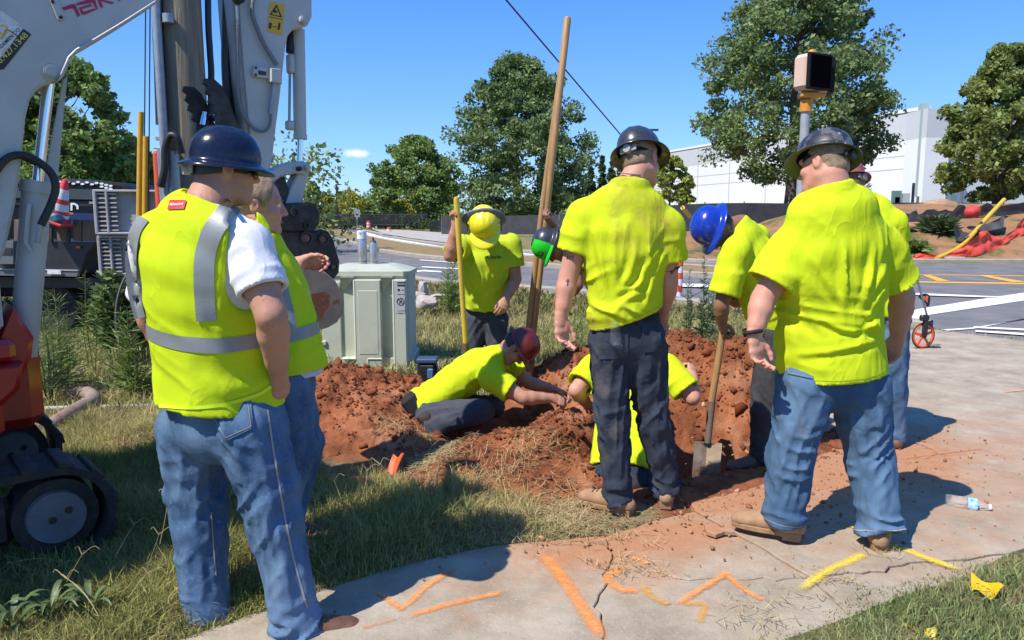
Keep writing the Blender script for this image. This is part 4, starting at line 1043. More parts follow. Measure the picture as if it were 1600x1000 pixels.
    def vest(s, m, hem=0.10, hemw=1.08, grow=.030, tilt=(0, 0, 0), seed=4, hole=.098, h=.0085, open_front=False, fold=1.0):
        j = s.J; st = s.torso_st(grow, hem+.10, hemw, True); dn = nrm(j['pel']-j['che']); hn = nrm(dn+np.asarray(tilt, float)); hp = j['pel']+dn*hem
        L_, S_, F_ = s.latC, s.sp, s.fwd; nkn = nrm(nrm(j['nk']-j['che'])*.9+s.fwd*.30)
        def sdf(p):
            d = s_loft(p, st)
            for side in 'LR': d = smin(d, s_cap(p, j['nk']-s.sp*.04, j['sh'+side]*.8+j['nk']*.2, .080+grow*.3, .070*s.arm+grow), .04)
            k = np.abs(d) < .075; pk = p[k]; q = pk-j['che']; u, v, w = q@L_, q@S_, q@F_
            a = ridge(np.stack([u*8, v*1.3+u*1.5, w*6], 1), seed)**2.2; b = ridge(np.stack([u*3.6, v*16+u*5, w*3.6], 1), seed+3)**2.2
            d[k] = d[k]-fold*(.013*(a-.25)*sstep(.16, -.12, v)+.009*(b-.25)*sstep(-.02, -.3, v)+.003*(vnoise(pk*12, seed)-.5))
            hd_ = (p-hp)@hn; r = np.maximum(d, hd_)
            for side in 'LR':
                o = s.latC*(1 if side == 'R' else -1); a_ = j['sh'+side]+o*.055
                r = smax(r, -s_cap(p, a_+s.sp*.12, a_-s.sp*.13, hole*.85, hole*1.05), .012)
            cav = np.maximum(d+.022, -(hd_+.05)); r = np.maximum(r, -cav)
            nc = s_cap(p, j['nk']+nrm(j['hd']-j['nk'])*.01, j['hd'], .062*s.nkw+.012, .075*s.nkw+.02)
            dk = p-j['nk']; r = np.where(np.linalg.norm(dk, axis=1) < .17, smax(r, dk@nkn-.012, .006), r)
            return smax(r, -nc, .008)
        s.vest_sdf = sdf
        pts = np.array([j[k] for k in ('pel', 'che', 'nk', 'shL', 'shR')]+[hp])
        v, f = sdf_mesh(sdf, pts.min(0)-.3, pts.max(0)+.3, h); v, f = compact(v, f)
        s.vest_o = link('safety_vest', mesh_from('safety_vest', v, f, True, 0), m, s.root); return s.vest_o
    def trousers(s, m, lw=1.0, fold=1.0, seed=2, rise=0.12, h=.0088, hemdrop=.035, ank=.068, stack=1.0, name='trousers', kneew=1.0):
        j = s.J; up = nrm(j['che']-j['pel']); legs = {}; bw, bd = s.bw, s.bd
        f0 = nrm(np.cross(up, s.latP))
        pst = [(j['pel']+up*rise+f0*s.belly*.5, s.latP, .148*bw, .108*bd+s.belly*.3), (j['pel'], s.latP, .160*bw, .120*bd), (j['pel']-up*.08, s.latP, .162*bw, .124*bd)]
        for side in 'LR':
            a, k, n = j['hp'+side], j['kn'+side], j['an'+side]; e = n+nrm(n-k)*hemdrop
            legs[side] = ([(a, s.latP, .100*lw, .112*lw), (a+(k-a)*.45, s.latP, .092*lw, .100*lw), (k, s.latP, .073*lw*kneew, .078*lw*kneew), (k+(e-k)*.4, s.latP, .072*lw, .078*lw), (e-(e-k)*.12, s.latP, ank*lw*1.0, ank*lw*1.06), (e+nrm(e-k)*.05, s.latP, ank*lw*1.03, ank*lw*1.12)], e, nrm(n-k), np.linalg.norm(k-a), np.linalg.norm(e-k))
        def sdf(p):
            d = np.maximum(s_loft(p, pst), (p-(j['pel']+up*rise))@up)
            for side in 'LR':
                st, e, ax, L1, L2 = legs[side]
                sg = 3 if side == 'L' else 8; cd = np.minimum(s_cap(p, st[0][0], st[2][0], .105*lw, .08*lw), s_cap(p, st[2][0], st[-1][0], .08*lw, .08*lw))+.01
                nearl = cd < .10; q = cd; S = np.zeros(len(p)); ph = np.zeros(len(p))
                if nearl.any(): q[nearl], S[nearl], ph[nearl] = s_loft(p[nearl], st, True)
                q = q.copy(); S[~nearl] = 0
                kk = np.abs(q) < .07; Sk, pk, phk = S[kk], p[kk], ph[kk]; c1, s1 = np.cos(phk), np.sin(phk)
                if kk.any():
                    kn = np.exp(-((Sk-L1)/.15)**2); an = sstep(L1+L2*.55, L1+L2*.92, Sk); hipm = np.exp(-((Sk-.04)/.12)**2)
                    wp = vnoise(pk*7, seed+sg+4)*.8
                    f1 = ridge(np.stack([Sk*15+1.2*np.sin(phk+sg)+.5*wp, c1*.7, s1*.7], 1), seed+sg)**2
                    f2 = ridge(np.stack([Sk*24+1.0*np.sin(phk+sg*2)+.6*wp, c1*.65, s1*.65], 1), seed+sg+1)**1.6
                    f3 = ridge(np.stack([Sk*5+wp, c1*2.3+Sk*3, s1*2.3], 1), seed+sg+2)**2.2
                    f4 = ridge(np.stack([Sk*12-c1*2.2+.5*wp, c1*.6, s1*.6], 1), seed+sg+6)**2.2
                    q[kk] -= fold*((f1-.25)*(.013*kn+.004)+(f4-.25)*(.011*hipm+.006*kn)+(f2-.3)*.021*an*stack+(f3-.25)*.010*(1-an)+.002*(vnoise(pk*18, seed)-.5))
                shank = S > L1+L2*.45
                cut = np.where(shank, (p-e)@ax-.010*np.sin(ph*2+sg), np.where(nearl, -.3, -.3))
                cav = np.maximum(q+.022, -(cut+.05)); q = np.maximum(np.maximum(q, cut), -cav)
                d = smin(d, q, .028)
            return d
        s.leg_sdf = sdf; s.hd_ = hemdrop
        pts = np.array([j[k] for k in ('pel', 'hpL', 'hpR', 'knL', 'knR', 'anL', 'anR')])
        v, f = sdf_mesh(sdf, pts.min(0)-.26, pts.max(0)+.26, h*s.res); v, f = compact(v, f)
        s.leg_o = link(name, mesh_from(name, v, f, True, 0), m, s.root); return s.leg_o
    def boots(s, m, sole, dirs, z=0.0, L=.30, name='boot', roll=None, pitch=(0, 0), laces=False):
        for k, side in enumerate('LR'):
            n = s.J['an'+side]; t = nrm(dirs[k]); up = V(0, 0, 1)
            if abs(t[2]) > .2: up = nrm(np.cross(np.cross(t, V(0, 0, 1)), t))
            t = nrm(t-up*np.dot(t, up)); lat = np.cross(t, up)
            g = n-up*.085; heel = g-t*.075
            st = [(heel+up*.040+t*.015, lat, .036, .040), (g+up*.050+t*.02, lat, .040, .050), (g+up*.045+t*.09, lat, .046, .044), (g+up*.034+t*(L-.115), lat, .047, .033), (g+up*.030+t*(L-.09), lat, .038, .024)]
            def sdf(p):
                d = s_loft(p, st); d = smin(d, s_cap(p, g+up*.05-t*.015, n+up*.07-t*.01, .046, .052), .03)
                d = d-.003*(ridge(np.stack([(p-g)@t*30, (p-g)@up*30, (p-g)@lat*8], 1), 5)-.5)
                return np.maximum(d, -((p-g)@up-.018))
            v, f = sdf_mesh(sdf, g-.32, g+.36, .0075); v, f = compact(v, f)
            b = link(name, mesh_from(name, v, f, True, .9), m, s.root)
            o = []
            for x, w in ((-.078, .026), (-.05, .040), (.0, .041), (.05, .043), (.10, .050), (.16, .051), (L-.10, .044), (L-.075, .028)): o.append((x, w))
            out = [(x, w) for x, w in o]+[(x, -w) for x, w in o[::-1]]
            MB().prism(out, g+up*.010, t, -lat if np.dot(np.cross(t, -lat), up) > 0 else lat, .026, .004).build('sole', sole, b)
            MB().prism([(x, w) for x, w in out if x < .03], g-up*.008, t, -lat if np.dot(np.cross(t, -lat), up) > 0 else lat, .022, .003).build('heel', sole, b)
            if laces:
                mb = MB()
                for q in range(4):
                    c = g+t*(.055+.028*q)+up*(.105-.014*q)
                    mb.tube(project(sdf, np.array([c-lat*.028+up*.03, c+up*.04, c+lat*.028+up*.03]), -up, .003, .1), .0028, 6)
                mb.build('laces', BLACKM, b)
    # ---------------- head gear
    def hat_fn(s, style, rim=.050, hgt=.118, ax=.101, ay=.123, brim=.034):
        def fn(th, k, off=0.0):
            """th round the head (0 = face), k 0..1 crown, 1..2 brim"""
            th, k = np.broadcast_arrays(np.asarray(th, float), np.asarray(k, float))
            sx, cy = np.sin(th), np.cos(th); kk = np.clip(k, 0, 1); a = kk*math.pi/2
            r = np.sin(a)**.82; z = np.cos(a)**.80
            x, y = (ax+off)*r*sx, (ay+off)*r*cy; z = rim+(hgt+off)*z
            z = z+.006*np.exp(-(x/.010)**2)*sstep(.12, .05, np.abs(y+.0))*(kk < .9)+.004*(np.exp(-((np.abs(x)-.04)/.009)**2))*sstep(.10, .04, np.abs(y))*(kk < .8)
            b = np.clip(k-1, 0, 1)
            if style == 'full': bl = brim*(1+.35*np.clip(cy, 0, 1)**2)
            else: bl = .008+.062*np.clip(cy, 0, 1)**2.2
            e = 1/np.sqrt((sx/ax)**2+(cy/ay)**2); ux, uy = sx*e/np.hypot(sx*e, cy*e), cy*e/np.hypot(sx*e, cy*e)
            x = x+ux*b*bl; y = y+uy*b*bl; z = z-(.012*b+.012*b*b)*(bl/.048)
            return np.stack([x, y, z-.004*(k > 1)], -1)
        return fn
    def hat(s, m, style='full', under=None, tilt=0.0, back=0.0, lift=0.0, knob=GREYW, name='hard_hat', band=True, **kw):
        fn = s.hat_fn(style, **kw); ca, sa = math.cos(tilt), math.sin(tilt); cb, sb = math.cos(back), math.sin(back)
        Rr = np.array([[ca, 0, sa], [0, 1, 0], [-sa, 0, ca]])@np.array([[1, 0, 0], [0, cb, -sb], [0, sb, cb]])
        tw = lambda q: s.hw((np.asarray(q)+V(0, 0, lift))@Rr.T)
        s.hat_w = lambda th, k, off=0.0: tw(fn(th, k, off))
        NT = 72; ks = np.concatenate([np.linspace(0.03, 1, 22), np.linspace(1.15, 2, 6)])
        th = np.linspace(0, 2*math.pi, NT, endpoint=False)
        TH, KK = np.meshgrid(th, ks, indexing='ij')
        o = fn(TH.ravel(), KK.ravel()).reshape(NT, len(ks), 3)
        inn = o.copy(); cr = ks <= 1; inn[:, cr] = inn[:, cr]*np.array([.968, .968, 1])-np.array([0, 0, .004]); inn[:, ~cr] -= np.array([0, 0, .0045])
        n = len(ks); v = np.concatenate([o.reshape(-1, 3), inn.reshape(-1, 3), [fn(0., 0.)], [fn(0., 0.)-V(0, 0, .004)]]); f = []; B = NT*n
        for i in range(NT):
            i2 = (i+1) % NT
            for k in range(n-1): f.append((i*n+k, i*n+k+1, i2*n+k+1, i2*n+k)); f.append((B+i*n+k, B+i2*n+k, B+i2*n+k+1, B+i*n+k+1))
            f.append((i*n+n-1, B+i*n+n-1, B+i2*n+n-1, i2*n+n-1)); f.append((i*n, i2*n, 2*B)); f.append((B+i2*n, B+i*n, 2*B+1))
        hat = link(name, mesh_from(name, tw(v), f, True, 1.0), m, s.root); s.hat_o = hat
        if under is not None:
            u = [(i*n+k) for i in range(NT) for k in range(n)]
            f2 = [];
            kb = [k for k in range(n) if ks[k] >= 1]
            vv = inn[:, kb].reshape(-1, 3)-V(0, 0, .0012); q = len(kb)
            for i in range(NT):
                for k in range(q-1): f2.append((i*q+k, ((i+1) % NT)*q+k, ((i+1) % NT)*q+k+1, i*q+k+1))
            link('brim_underside', mesh_from('brim_underside', tw(vv), f2), under, hat)
        if band:
            mb = MB(); a = np.linspace(0, 2*math.pi, 40, endpoint=False)
            for z, hh in ((.030, 1.0),):
                ring = np.stack([.083*np.sin(a), -.012+.108*np.cos(a), np.full(40, z)-.018*sstep(.2, -1, np.cos(a))], 1)
                lo = ring-V(0, 0, .017); hi = ring+V(0, 0, .026); v = np.concatenate([lo, hi, hi*np.array([.95, .95, 1]), lo*np.array([.95, .95, 1])])
                f = [(r*40+i, r*40+(i+1) % 40, ((r+1) % 4)*40+(i+1) % 40, ((r+1) % 4)*40+i) for r in range(4) for i in range(40)]
                mb.add(tw(v), f)
            mb.build('suspension_band', BLACKP, hat)
            kb = MB(); yb = s.M[1]; kb.cyl(tw((0, -.118, .014)), tw((0, -.140, .010)), .022*s.hsc, .019*s.hsc, 16); kb.box(tw((0, -.121, .012)), (.085*s.hsc, .012, .030), s.M, .005); kb.build('ratchet_knob', knob, hat)
        return hat
    def hat_decal(s, th0, th1, k0, k1, m, name='decal', n=18, off=.0025, label=None):
        T, K = np.meshgrid(np.linspace(th0, th1, n), np.linspace(k0, k1, n), indexing='ij'); i = np.arange(n*n).reshape(n, n)
        v = s.hat_w(T.ravel(), K.ravel(), off); f = np.stack([i[:-1, :-1], i[1:, :-1], i[1:, 1:], i[:-1, 1:]], -1).reshape(-1, 4)
        o = link(name, mesh_from(name, v, f, True, 0), m, s.hat_o)
        if label: o['label'] = label
        return o
    def hair(s, m, low=-.035, grow=.007, front=.05, long=False):
        def sdf(p):
            q = s.hl(p); d = s_ell(q, V(0, -.014, .038), V(.077, .098, .088)+grow)
            d = np.minimum(d, s_ell(q, V(0, -.04, -.01), V(.062, .062, .065)+grow*.7))
            d = np.maximum(d, low-q[:, 2]+.35*np.maximum(q[:, 1]+.03, 0)); d = np.maximum(d, q[:, 1]-front+.3*np.maximum(-q[:, 2]+.05, 0)*1.5)
            d = np.maximum(d, -s_ell(q, V(.085, -.006, -.003), V(.03, .026, .036))); d = np.maximum(d, -s_ell(q, V(-.085, -.006, -.003), V(.03, .026, .036)))
            return (d-.004*(vnoise(q*55, 3)-.5))*s.hsc
        c = s.J['hd']; v, f = sdf_mesh(sdf, c-.17, c+.17, .0055); v, f = compact(v, f)
        return link('hair', mesh_from('hair', v, f, True, 0), m, s.root)
    # ---------------- things sewn on
    def tape(s, sdf, px, Y, width, m, name, parent, n=40, off=.004):
        pts = np.array([P(a, b, Y) for a, b in px]); c = spline(pts, n); d = nrm(c-V(0, 0, CAM_H))
        v, f = strip(sdf, pts, width, None, d, n, off, .6)
        return link(name, mesh_from(name, v, f, True, 0), m, parent)
    def hoop(s, sdf, c, width, m, name, parent, r=.42, n=64, off=.004, ax=None, lat=None):
        ax = s.sp if ax is None else nrm(ax); lat = s.latC if lat is None else lat; lat = nrm(lat-ax*np.dot(lat, ax)); dep = np.cross(ax, lat)
        a = np.linspace(0, 2*math.pi, n, endpoint=False); dirs = np.cos(a)[:, None]*lat+np.sin(a)[:, None]*dep; mm = 5
        w = np.linspace(-.5, .5, mm)*width; p = (np.asarray(c)+dirs[:, None]*.01+ax*w[None, :, None]).reshape(-1, 3)
        q = project(sdf, p, np.repeat(-dirs, mm, 0), off, r, 34); i = np.arange(n*mm).reshape(n, mm); i2 = np.roll(i, -1, 0)
        f = np.stack([i[:, :-1], i2[:, :-1], i2[:, 1:], i[:, 1:]], -1).reshape(-1, 4)
        return link(name, mesh_from(name, q, f, True, 0), m, parent)
    def pocket(s, px, Y, m, parent, name='back_pocket', stitch=True, off=.006):
        c = [P(a, b, Y) for a, b in px]; d = nrm(sum(c)/4-V(0, 0, CAM_H))
        v, f = patch(s.leg_sdf, c, d, 14, 14, off, .5); o = link(name, mesh_from(name, v, f, True, 0), m, parent)
        if stitch:
            mb = MB(); k = np.arange(14*14).reshape(14, 14)
            for e in (k[1, 1:-1], k[-2, 1:-1], k[1:-1, -2], k[1:-1, 1]): mb.tube(v[e]-d*.0012, .0011, 5)
            mb.build('stitching', THREAD, o)
        return o
    def hems(s, m, up=.02):
        for side in 'LR':
            j = s.J; ax = nrm(j['an'+side]-j['kn'+side]); c = j['an'+side]+ax*(s.hd_-up)
            s.hoop(s.leg_sdf, c, .0035, m, 'hem_stitching', s.leg_o, r=.15, n=40, off=.0015, ax=ax, lat=s.latP)
    def flat(s, sdf, verts2, faces, o, u, v, d, m, name, parent, off=.0025):
        """lettering and marks laid on the cloth or skin"""
        p = np.asarray(o)+verts2[:, :1]*u+verts2[:, 1:]*v; q = project(sdf, p, nrm(d), off, .4, 30)
        return link(name, mesh_from(name, q, [tuple(x) for x in faces], False), m, parent)
def SKY(v): return nrm(v)
# ------------------------------------------------------------------ the people, one by one
NAVY_HAT = mat('navy_gloss_hat', (0.006, 0.009, 0.024), 0.2, col2=(0.012, 0.016, 0.036), nscale=60, coat=0.2, spec=.35)
BLACK_HAT = mat('black_carbon_hat', (0.022, 0.024, 0.027), 0.32, col2=(0.04, 0.042, 0.045), nscale=60, coat=0.3)
YEL_HAT = mat('yellow_hat', (0.80, 0.72, 0.010), 0.3, coat=0.3, col2=(0.74, 0.66, 0.02), nscale=12)
MAROON_HAT = mat('maroon_hat', (0.10, 0.008, 0.010), 0.38, col2=(0.14, 0.018, 0.016), nscale=14, coat=0.2)
BLUE_HAT = mat('blue_hat', (0.006, 0.028, 0.30), 0.22, col2=(0.010, 0.04, 0.36), nscale=20, coat=0.5)
CAMO = mat('camo_hat', (0.022, 0.021, 0.021), 0.4, col2=(0.10, 0.095, 0.085), nscale=22, ndetail=3, contrast=(.47, .56), col3=(0.50, 0.44, 0.36), n3scale=30, c3=(.66, .70), coat=.3)
RED_HAT = mat('red_hat', (0.25, 0.03, 0.035), 0.4, col2=(0.33, 0.06, 0.06), nscale=14)
UNDER = mat('brim_green', (0.13, 0.15, 0.04), 0.6)
GREEN_ST = mat('green_decal', (0.012, 0.55, 0.025), 0.4)
WHITE_ST = mat('white_decal', (0.75, 0.75, 0.74), 0.45, col2=(0.5, 0.5, 0.5), nscale=30)
RED_ST = mat('red_label', (0.52, 0.02, 0.03), 0.6)
INK = mat('tattoo_ink', (0.055, 0.05, 0.055), 0.6)
PRINT = mat('dark_print', (0.04, 0.05, 0.02), 0.8)
LENS = mat('dark_lens', (0.006, 0.006, 0.007), 0.12, coat=0.5)

SEAM = mat('shirt_seam', (0.34, 0.46, .006), .9)
def seam(pn, hem, tilt=(0, 0, 0)):
    j = pn.J; dn = nrm(j['pel']-j['che']); ax = -nrm(dn+np.asarray(tilt, float)); pn.hoop(pn.shirt_sdf, j['pel']+dn*(hem-.022), .0045, SEAM, 'hem_seam', pn.shirt_o, r=.45, n=64, off=.0012, ax=ax, lat=pn.latP)
# 1 -- man in a safety vest, back to us
Y = 2.62
J = dict(hd=P(352, 266, 2.64), nk=P(326, 318, 2.58), che=P(310, 420, 2.62), pel=P(338, 628, 2.66), shL=P(240, 384, 2.84), shR=P(386, 384, 2.52),
         elL=P(236, 500, 2.98), wrL=P(290, 580, 3.05), elR=P(424, 492, 2.44), wrR=P(436, 590, 2.60), hpL=P(300, 668, 2.74), hpR=P(388, 664, 2.60),
         knL=P(310, 800, 2.74), knR=P(430, 800, 2.60), anL=P(322, 954, 2.68), anR=P(462, 970, 2.57))
p1 = Person('heavyset man with navy hard hat and yellow safety vest over a white tee', J, (.80, .58, -.10), (0.0, .0, 1), SKIN_T, (J['anL'][0]*.5+J['anR'][0]*.5, 2.62, 0), bw=1.18, bd=1.22, arm=1.20, belly=.03, head=1.0)
p1.nkw = 1.25
p1.hands = {'R': Hand(J['wrR'], P(440, 660, 2.72)-J['wrR'], (.45, .9, .1), 'R', (25, 20, 10), .4, 1.06), 'L': Hand(J['wrL'], (.2, .2, -1), (.6, .5, 0), 'L')}
p1.build_body()
p1.shirt(WHITE_T, hem=-.10, sleeve=.66, name='t_shirt', grow=.002, fold=.8, seed=11, sl_r=1.0)
p1.vest(VEST, hem=-.01, hemw=1.03, grow=.024, tilt=(-.10, 0, .0), seed=14, hole=.100, fold=1.3)
p1.trousers(JEANS, lw=1.13, fold=1.35, seed=21, stack=1.2, kneew=1.03, hemdrop=.065)
p1.hems(THREAD); p1.boots(LEATH_D, SOLED, ((.93, .36, 0), (.97, .25, 0)), L=.31)
p1.hat(NAVY_HAT, 'full', UNDER, tilt=.02, back=.02, lift=-.022, brim=.035)
tp = p1.hoop(p1.vest_sdf, P(310, 514, 2.64), .052, REFLECT, 'waist_tape', p1.vest_o, r=.5, lat=p1.latC)
p1.tape(p1.vest_sdf, [(322, 502), (319, 450), (320, 402), (332, 362), (352, 334), (366, 318)], 2.45, .062, REFLECT, 'shoulder_tape', p1.vest_o)
p1.tape(p1.vest_sdf, [(218, 497), (207, 450), (204, 402), (210, 364), (224, 340)], 2.8, .036, REFLECT, 'shoulder_tape', p1.vest_o)
p1.tape(p1.vest_sdf, [(248, 634), (300, 637), (350, 632), (400, 618), (424, 604)], 2.45, .012, mat('vest_binding', (0.62, 0.80, .02), .7), 'hem_binding', p1.vest_o)
v, f = patch(p1.vest_sdf, [P(265, 312, 2.5), P(291, 312, 2.5), P(287, 326, 2.5), P(261, 327, 2.5)], ray(278, 318), 8, 6, .005)
tg = link('maker_label', mesh_from('maker_label', v, f), RED_ST, p1.vest_o)
q, f = text2d('Milwaukee', 1, .01, .3); q = q/q[:, 0].max(); o_ = P(265, 321.5, 2.5); sc = .045
p1.flat(p1.vest_sdf, q*sc, f, o_, V(1, 0, .08), V(0, 0, 1.3), ray(278, 318), WHITE_ST, 'label_lettering', p1.vest_o, .0075)
p1.pocket([(316, 632), (392, 622), (396, 668), (352, 690)], 2.5, JEANS, p1.leg_o)
p1.tape(p1.leg_sdf, [(418, 640), (430, 720), (442, 790), (458, 870), (480, 950)], 2.45, .006, THREAD, 'side_seam', p1.leg_o, off=.002)
p1.tape(p1.leg_sdf, [(330, 800), (334, 860), (338, 900)], 2.5, .005, THREAD, 'inner_seam', p1.leg_o, off=.002)
# sunglasses and pocketed wrist
mb = MB(); mb.tube([p1.hw((.083, -.01, .012)), p1.hw((.082, .05, .010)), p1.hw((.072, .098, .008))], .0035, 6); mb.build('sunglasses', BLACKP, p1.root)
mb = MB(); a = np.linspace(-1.0, 1.0, 14); c_ = np.stack([.076*np.sin(a), .050+.058*np.cos(a), 0*a], 1)
vv = np.concatenate([c_+V(0, 0, z) for z in (-.016, .0, .018)]); mb.add(p1.hw(vv), [(r*14+i, r*14+i+1, (r+1)*14+i+1, (r+1)*14+i) for r in range(2) for i in range(13)]); mb.build('lens', LENS, p1.root)

# 2 -- woman leaning on the bucket
J = dict(hd=P(404, 322, 3.12), nk=P(386, 363, 3.12), che=P(410, 440, 3.14), pel=P(436, 572, 3.12), shL=P(418, 398, 3.34), shR=P(388, 410, 2.96),
         elL=P(450, 440, 3.44), wrL=P(470, 410, 3.60), elR=P(390, 472, 3.02), wrR=P(428, 402, 3.26), hpL=P(440, 600, 3.20), hpR=P(440, 606, 3.02),
         knL=P(474, 690, 3.22), knR=P(462, 700, 3.04), anL=P(446, 820, 3.28), anR=P(420, 838, 3.08))
p2 = Person('woman with pulled back hair and safety vest resting her hand on the digger bucket', J, (.96, .27, -.10), (.05, 0, 1), SKIN_P, (J['anR'][0], 3.1, 0), bw=1.0, bd=1.12, arm=.95, hand=.92, belly=.015, head=.98)
p2.hands = {'R': Hand(J['wrR'], P(470, 397, 3.44)-J['wrR'], (-.3, .75, .55), 'R', (14, 16, 10), .1, 1.0), 'L': Hand(J['wrL'], (1, .2, 0), (0, -.3, 1), 'L')}
p2.build_body()
p2.shirt(mat('pale_grey_tee', (0.52, 0.53, 0.60), .9, bump=.3, bscale=300, bdist=.002), hem=.06, sleeve=.6, name='t_shirt', grow=.008, fold=.7, seed=31)
p2.vest(VEST, hem=.035, grow=.026, seed=33, hole=.088, fold=1.2)
p2.trousers(JEANS, lw=1.06, fold=.7, seed=35)
p2.boots(LEATH_D, SOLED, ((1, .1, 0), (1, 0, 0)), L=.27)
p2.hoop(p2.vest_sdf, P(425, 525, 3.13), .05, REFLECT, 'waist_tape', p2.vest_o)
p2.tape(p2.vest_sdf, [(425, 400), (438, 440), (452, 500), (455, 520)], 3.0, .05, REFLECT, 'front_tape', p2.vest_o)
p2.hair(HAIR_L, low=-.02, grow=.010, front=.055)
bun = sdf_mesh(lambda p: s_ell(p2.hl(p), V(0, -.125, -.005), V(.034, .03, .036))-.004*ridge(p2.hl(p)*60, 2), p2.hw((0, -.125, 0))-.06, p2.hw((0, -.125, 0))+.06, .005)
link('hair_knot', mesh_from('hair_knot', *compact(*bun)), HAIR_L, p2.root)
EYEW = mat('eye_white', (.7, .68, .65), .2); IRIS = mat('eye_iris', (.02, .03, .035), .15)
def eyes(pn, sides=(-1, 1)):
    for s_ in sides:
        e = MB(); M_ = np.array([pn.M[0], pn.M[2], pn.M[1]]); c = pn.hw((s_*.030, .079, .011)); prof = [(0.0, -.012)]+[(.0118*math.sin(a), -.0118*math.cos(a)) for a in np.linspace(.3, math.pi-.02, 9)]
        e.lathe(prof, c, M_, 14); eo = e.build('eye', EYEW, pn.root)
        MB().lathe([(.0052, .0106), (.003, .0121), (0.0003, .0124)], c, M_, 12).build('iris', IRIS, eo)
eyes(p2)
for s_ in (-1, 1):
    b = MB(); b.tube([p2.hw((s_*.016, .097, .030)), p2.hw((s_*.032, .095, .036)), p2.hw((s_*.046, .080, .031))], [.002, .0032, .0016], 6); b.build('eyebrow', HAIR_B, p2.root)
MB().tube([p2.hw((-.019, .094, -.060)), p2.hw((-.008, .0985, -.0585)), p2.hw((.008, .0985, -.0585)), p2.hw((.019, .094, -.060))], [.002, .0042, .0042, .002], 8, flat=(1, 1)).build('lips', mat('lip_colour', (.36, .13, .11), .5), p2.root)
wb = p2.hands['R']; a = np.linspace(0, 2*math.pi, 20, endpoint=False)
MB().tube(np.array([wb.wr-wb.D*.012+wb.T*.033*math.cos(t)+wb.N*.026*math.sin(t) for t in a]), .0045, 6, closed=True).build('wristband', BLACKM, p2.root)

# 3 -- yellow helmet, facing us
J = dict(hd=P(757, 356, 5.45), nk=P(760, 372, 5.72), che=P(759, 412, 5.72), pel=P(757, 470, 5.84), shR=P(722, 384, 5.70), shL=P(797, 382, 5.74),
         elR=P(703, 400, 5.44), wrR=P(712, 352, 5.38), elL=P(806, 436, 5.72), wrL=P(791, 466, 5.60), hpR=P(742, 500, 5.84), hpL=P(774, 500, 5.84),
         knR=P(736, 560, 5.80), knL=P(778, 562, 5.80), anR=P(730, 622, 5.92), anL=P(784, 624, 5.92))
p3 = Person('man in bright yellow helmet holding an upright yellow handle', J, (.05, -.62, -.80), (.0, -.80, .60), SKIN_T, (J['anL'][0]*.5+J['anR'][0]*.5, 5.9, 0), bw=.98, bd=.98, arm=1.02)
p3.res = 1.18; p3.hands = {'R': Hand(J['wrR'], P(713, 326, 5.36)-J['wrR'], (.85, -.5, .1), 'R', FGRIP, .8), 'L': Hand(J['wrL'], P(782, 492, 5.52)-J['wrL'], (-.8, -.5, 0), 'L', FREL, .3)}
p3.build_body()
p3.shirt(mat('hi_vis_worn', (0.46, 0.58, .012), .85, col2=(.50, .62, .015), nscale=3, bump=.35, bscale=300, bdist=.002, trans=.06), hem=.02, sleeve=.66, seed=41, grow=.016)
p3.trousers(GREYC, seed=42, lw=.98)
p3.boots(LEATH_T, SOLE, ((-.3, -.95, 0), (.3, -.95, 0)))
h_ = p3.hat(YEL_HAT, 'cap', None, tilt=.05, hgt=.126, ax=.110, ay=.130)
# face-guard rim and ear defenders round the helmet
GREYG = mat('grey_guard', (0.10, 0.105, 0.115), .5, col2=(.16, .16, .17), nscale=20)
mb = MB(); a = np.linspace(-2.3, 2.3, 40)
gp = np.stack([.140*np.sin(a), -.012*np.ones(40), .070+.105*np.cos(a)], 1); mb.tube(p3.hw(gp), .017, 8, flat=(1.5, .6)); mb.build('guard_rim', GREYG, h_)
for s_ in (-1, 1): MB().lathe([(.0, 0), (.034, 0), (.040, .01), (.036, .028), (.0, .034)], p3.hw((s_*.098, -.01, .0)), np.array([p3.M[1], p3.M[2], p3.M[0]*s_]), 18).build('ear_defender', GREYG, h_)
p3.hair(HAIR_B, low=-.03)
bd_ = sdf_mesh(lambda p: np.maximum(head_sdf(p3.hl(p))-.006-.004*vnoise(p*90, 2), np.maximum(p3.hl(p)[:, 2]+.050+.25*np.abs(p3.hl(p)[:, 0]), .02-p3.hl(p)[:, 1])), p3.J['hd']-.16, p3.J['hd']+.16, .0055)
link('beard', mesh_from('beard', *compact(*bd_)), HAIR_B, p3.root)
q, f = text2d('Charlie', 1, .02, .3); q = q/q[:, 0].max()
p3.flat(p3.shirt_sdf, q*.105, f, P(761, 404, 5.5), V(1, 0, 0), V(0, 0, .9), ray(770, 402), PRINT, 'chest_print', p3.shirt_o, .004)

# 4 -- green and black helmet, leaning in behind the tattooed man
J = dict(hd=P(866, 384, 5.58), nk=P(893, 376, 5.66), che=P(922, 405, 5.72), pel=P(968, 478, 5.84), shR=P(893, 366, 5.86), shL=P(898, 392, 5.44),
         elR=P(884, 372, 5.74), wrR=P(862, 350, 5.58), elL=P(902, 445, 5.36), wrL=P(880, 470, 5.44), hpR=P(962, 494, 5.94), hpL=P(972, 498, 5.74),
         knR=P(952, 560, 5.92), knL=P(962, 566, 5.72), anR=P(968, 628, 5.94), anL=P(980, 634, 5.76))
p4 = Person('stooping man in green and black hard hat gripping tall wooden handles', J, (-.30, -.10, -.95), (-.95, -.12, .28), SKIN_B, (J['anL'][0], 5.85, 0), bw=.98, arm=1.0)
p4.res = 1.4; p4.hands = {'R': Hand(J['wrR'], P(843, 324, 5.53)-J['wrR'], (-.6, .75, .2), 'R', FGRIP, .8), 'L': Hand(J['wrL'], P(862, 478, 5.52)-J['wrL'], (-.2, .3, .9), 'L', FGRIP, .8)}
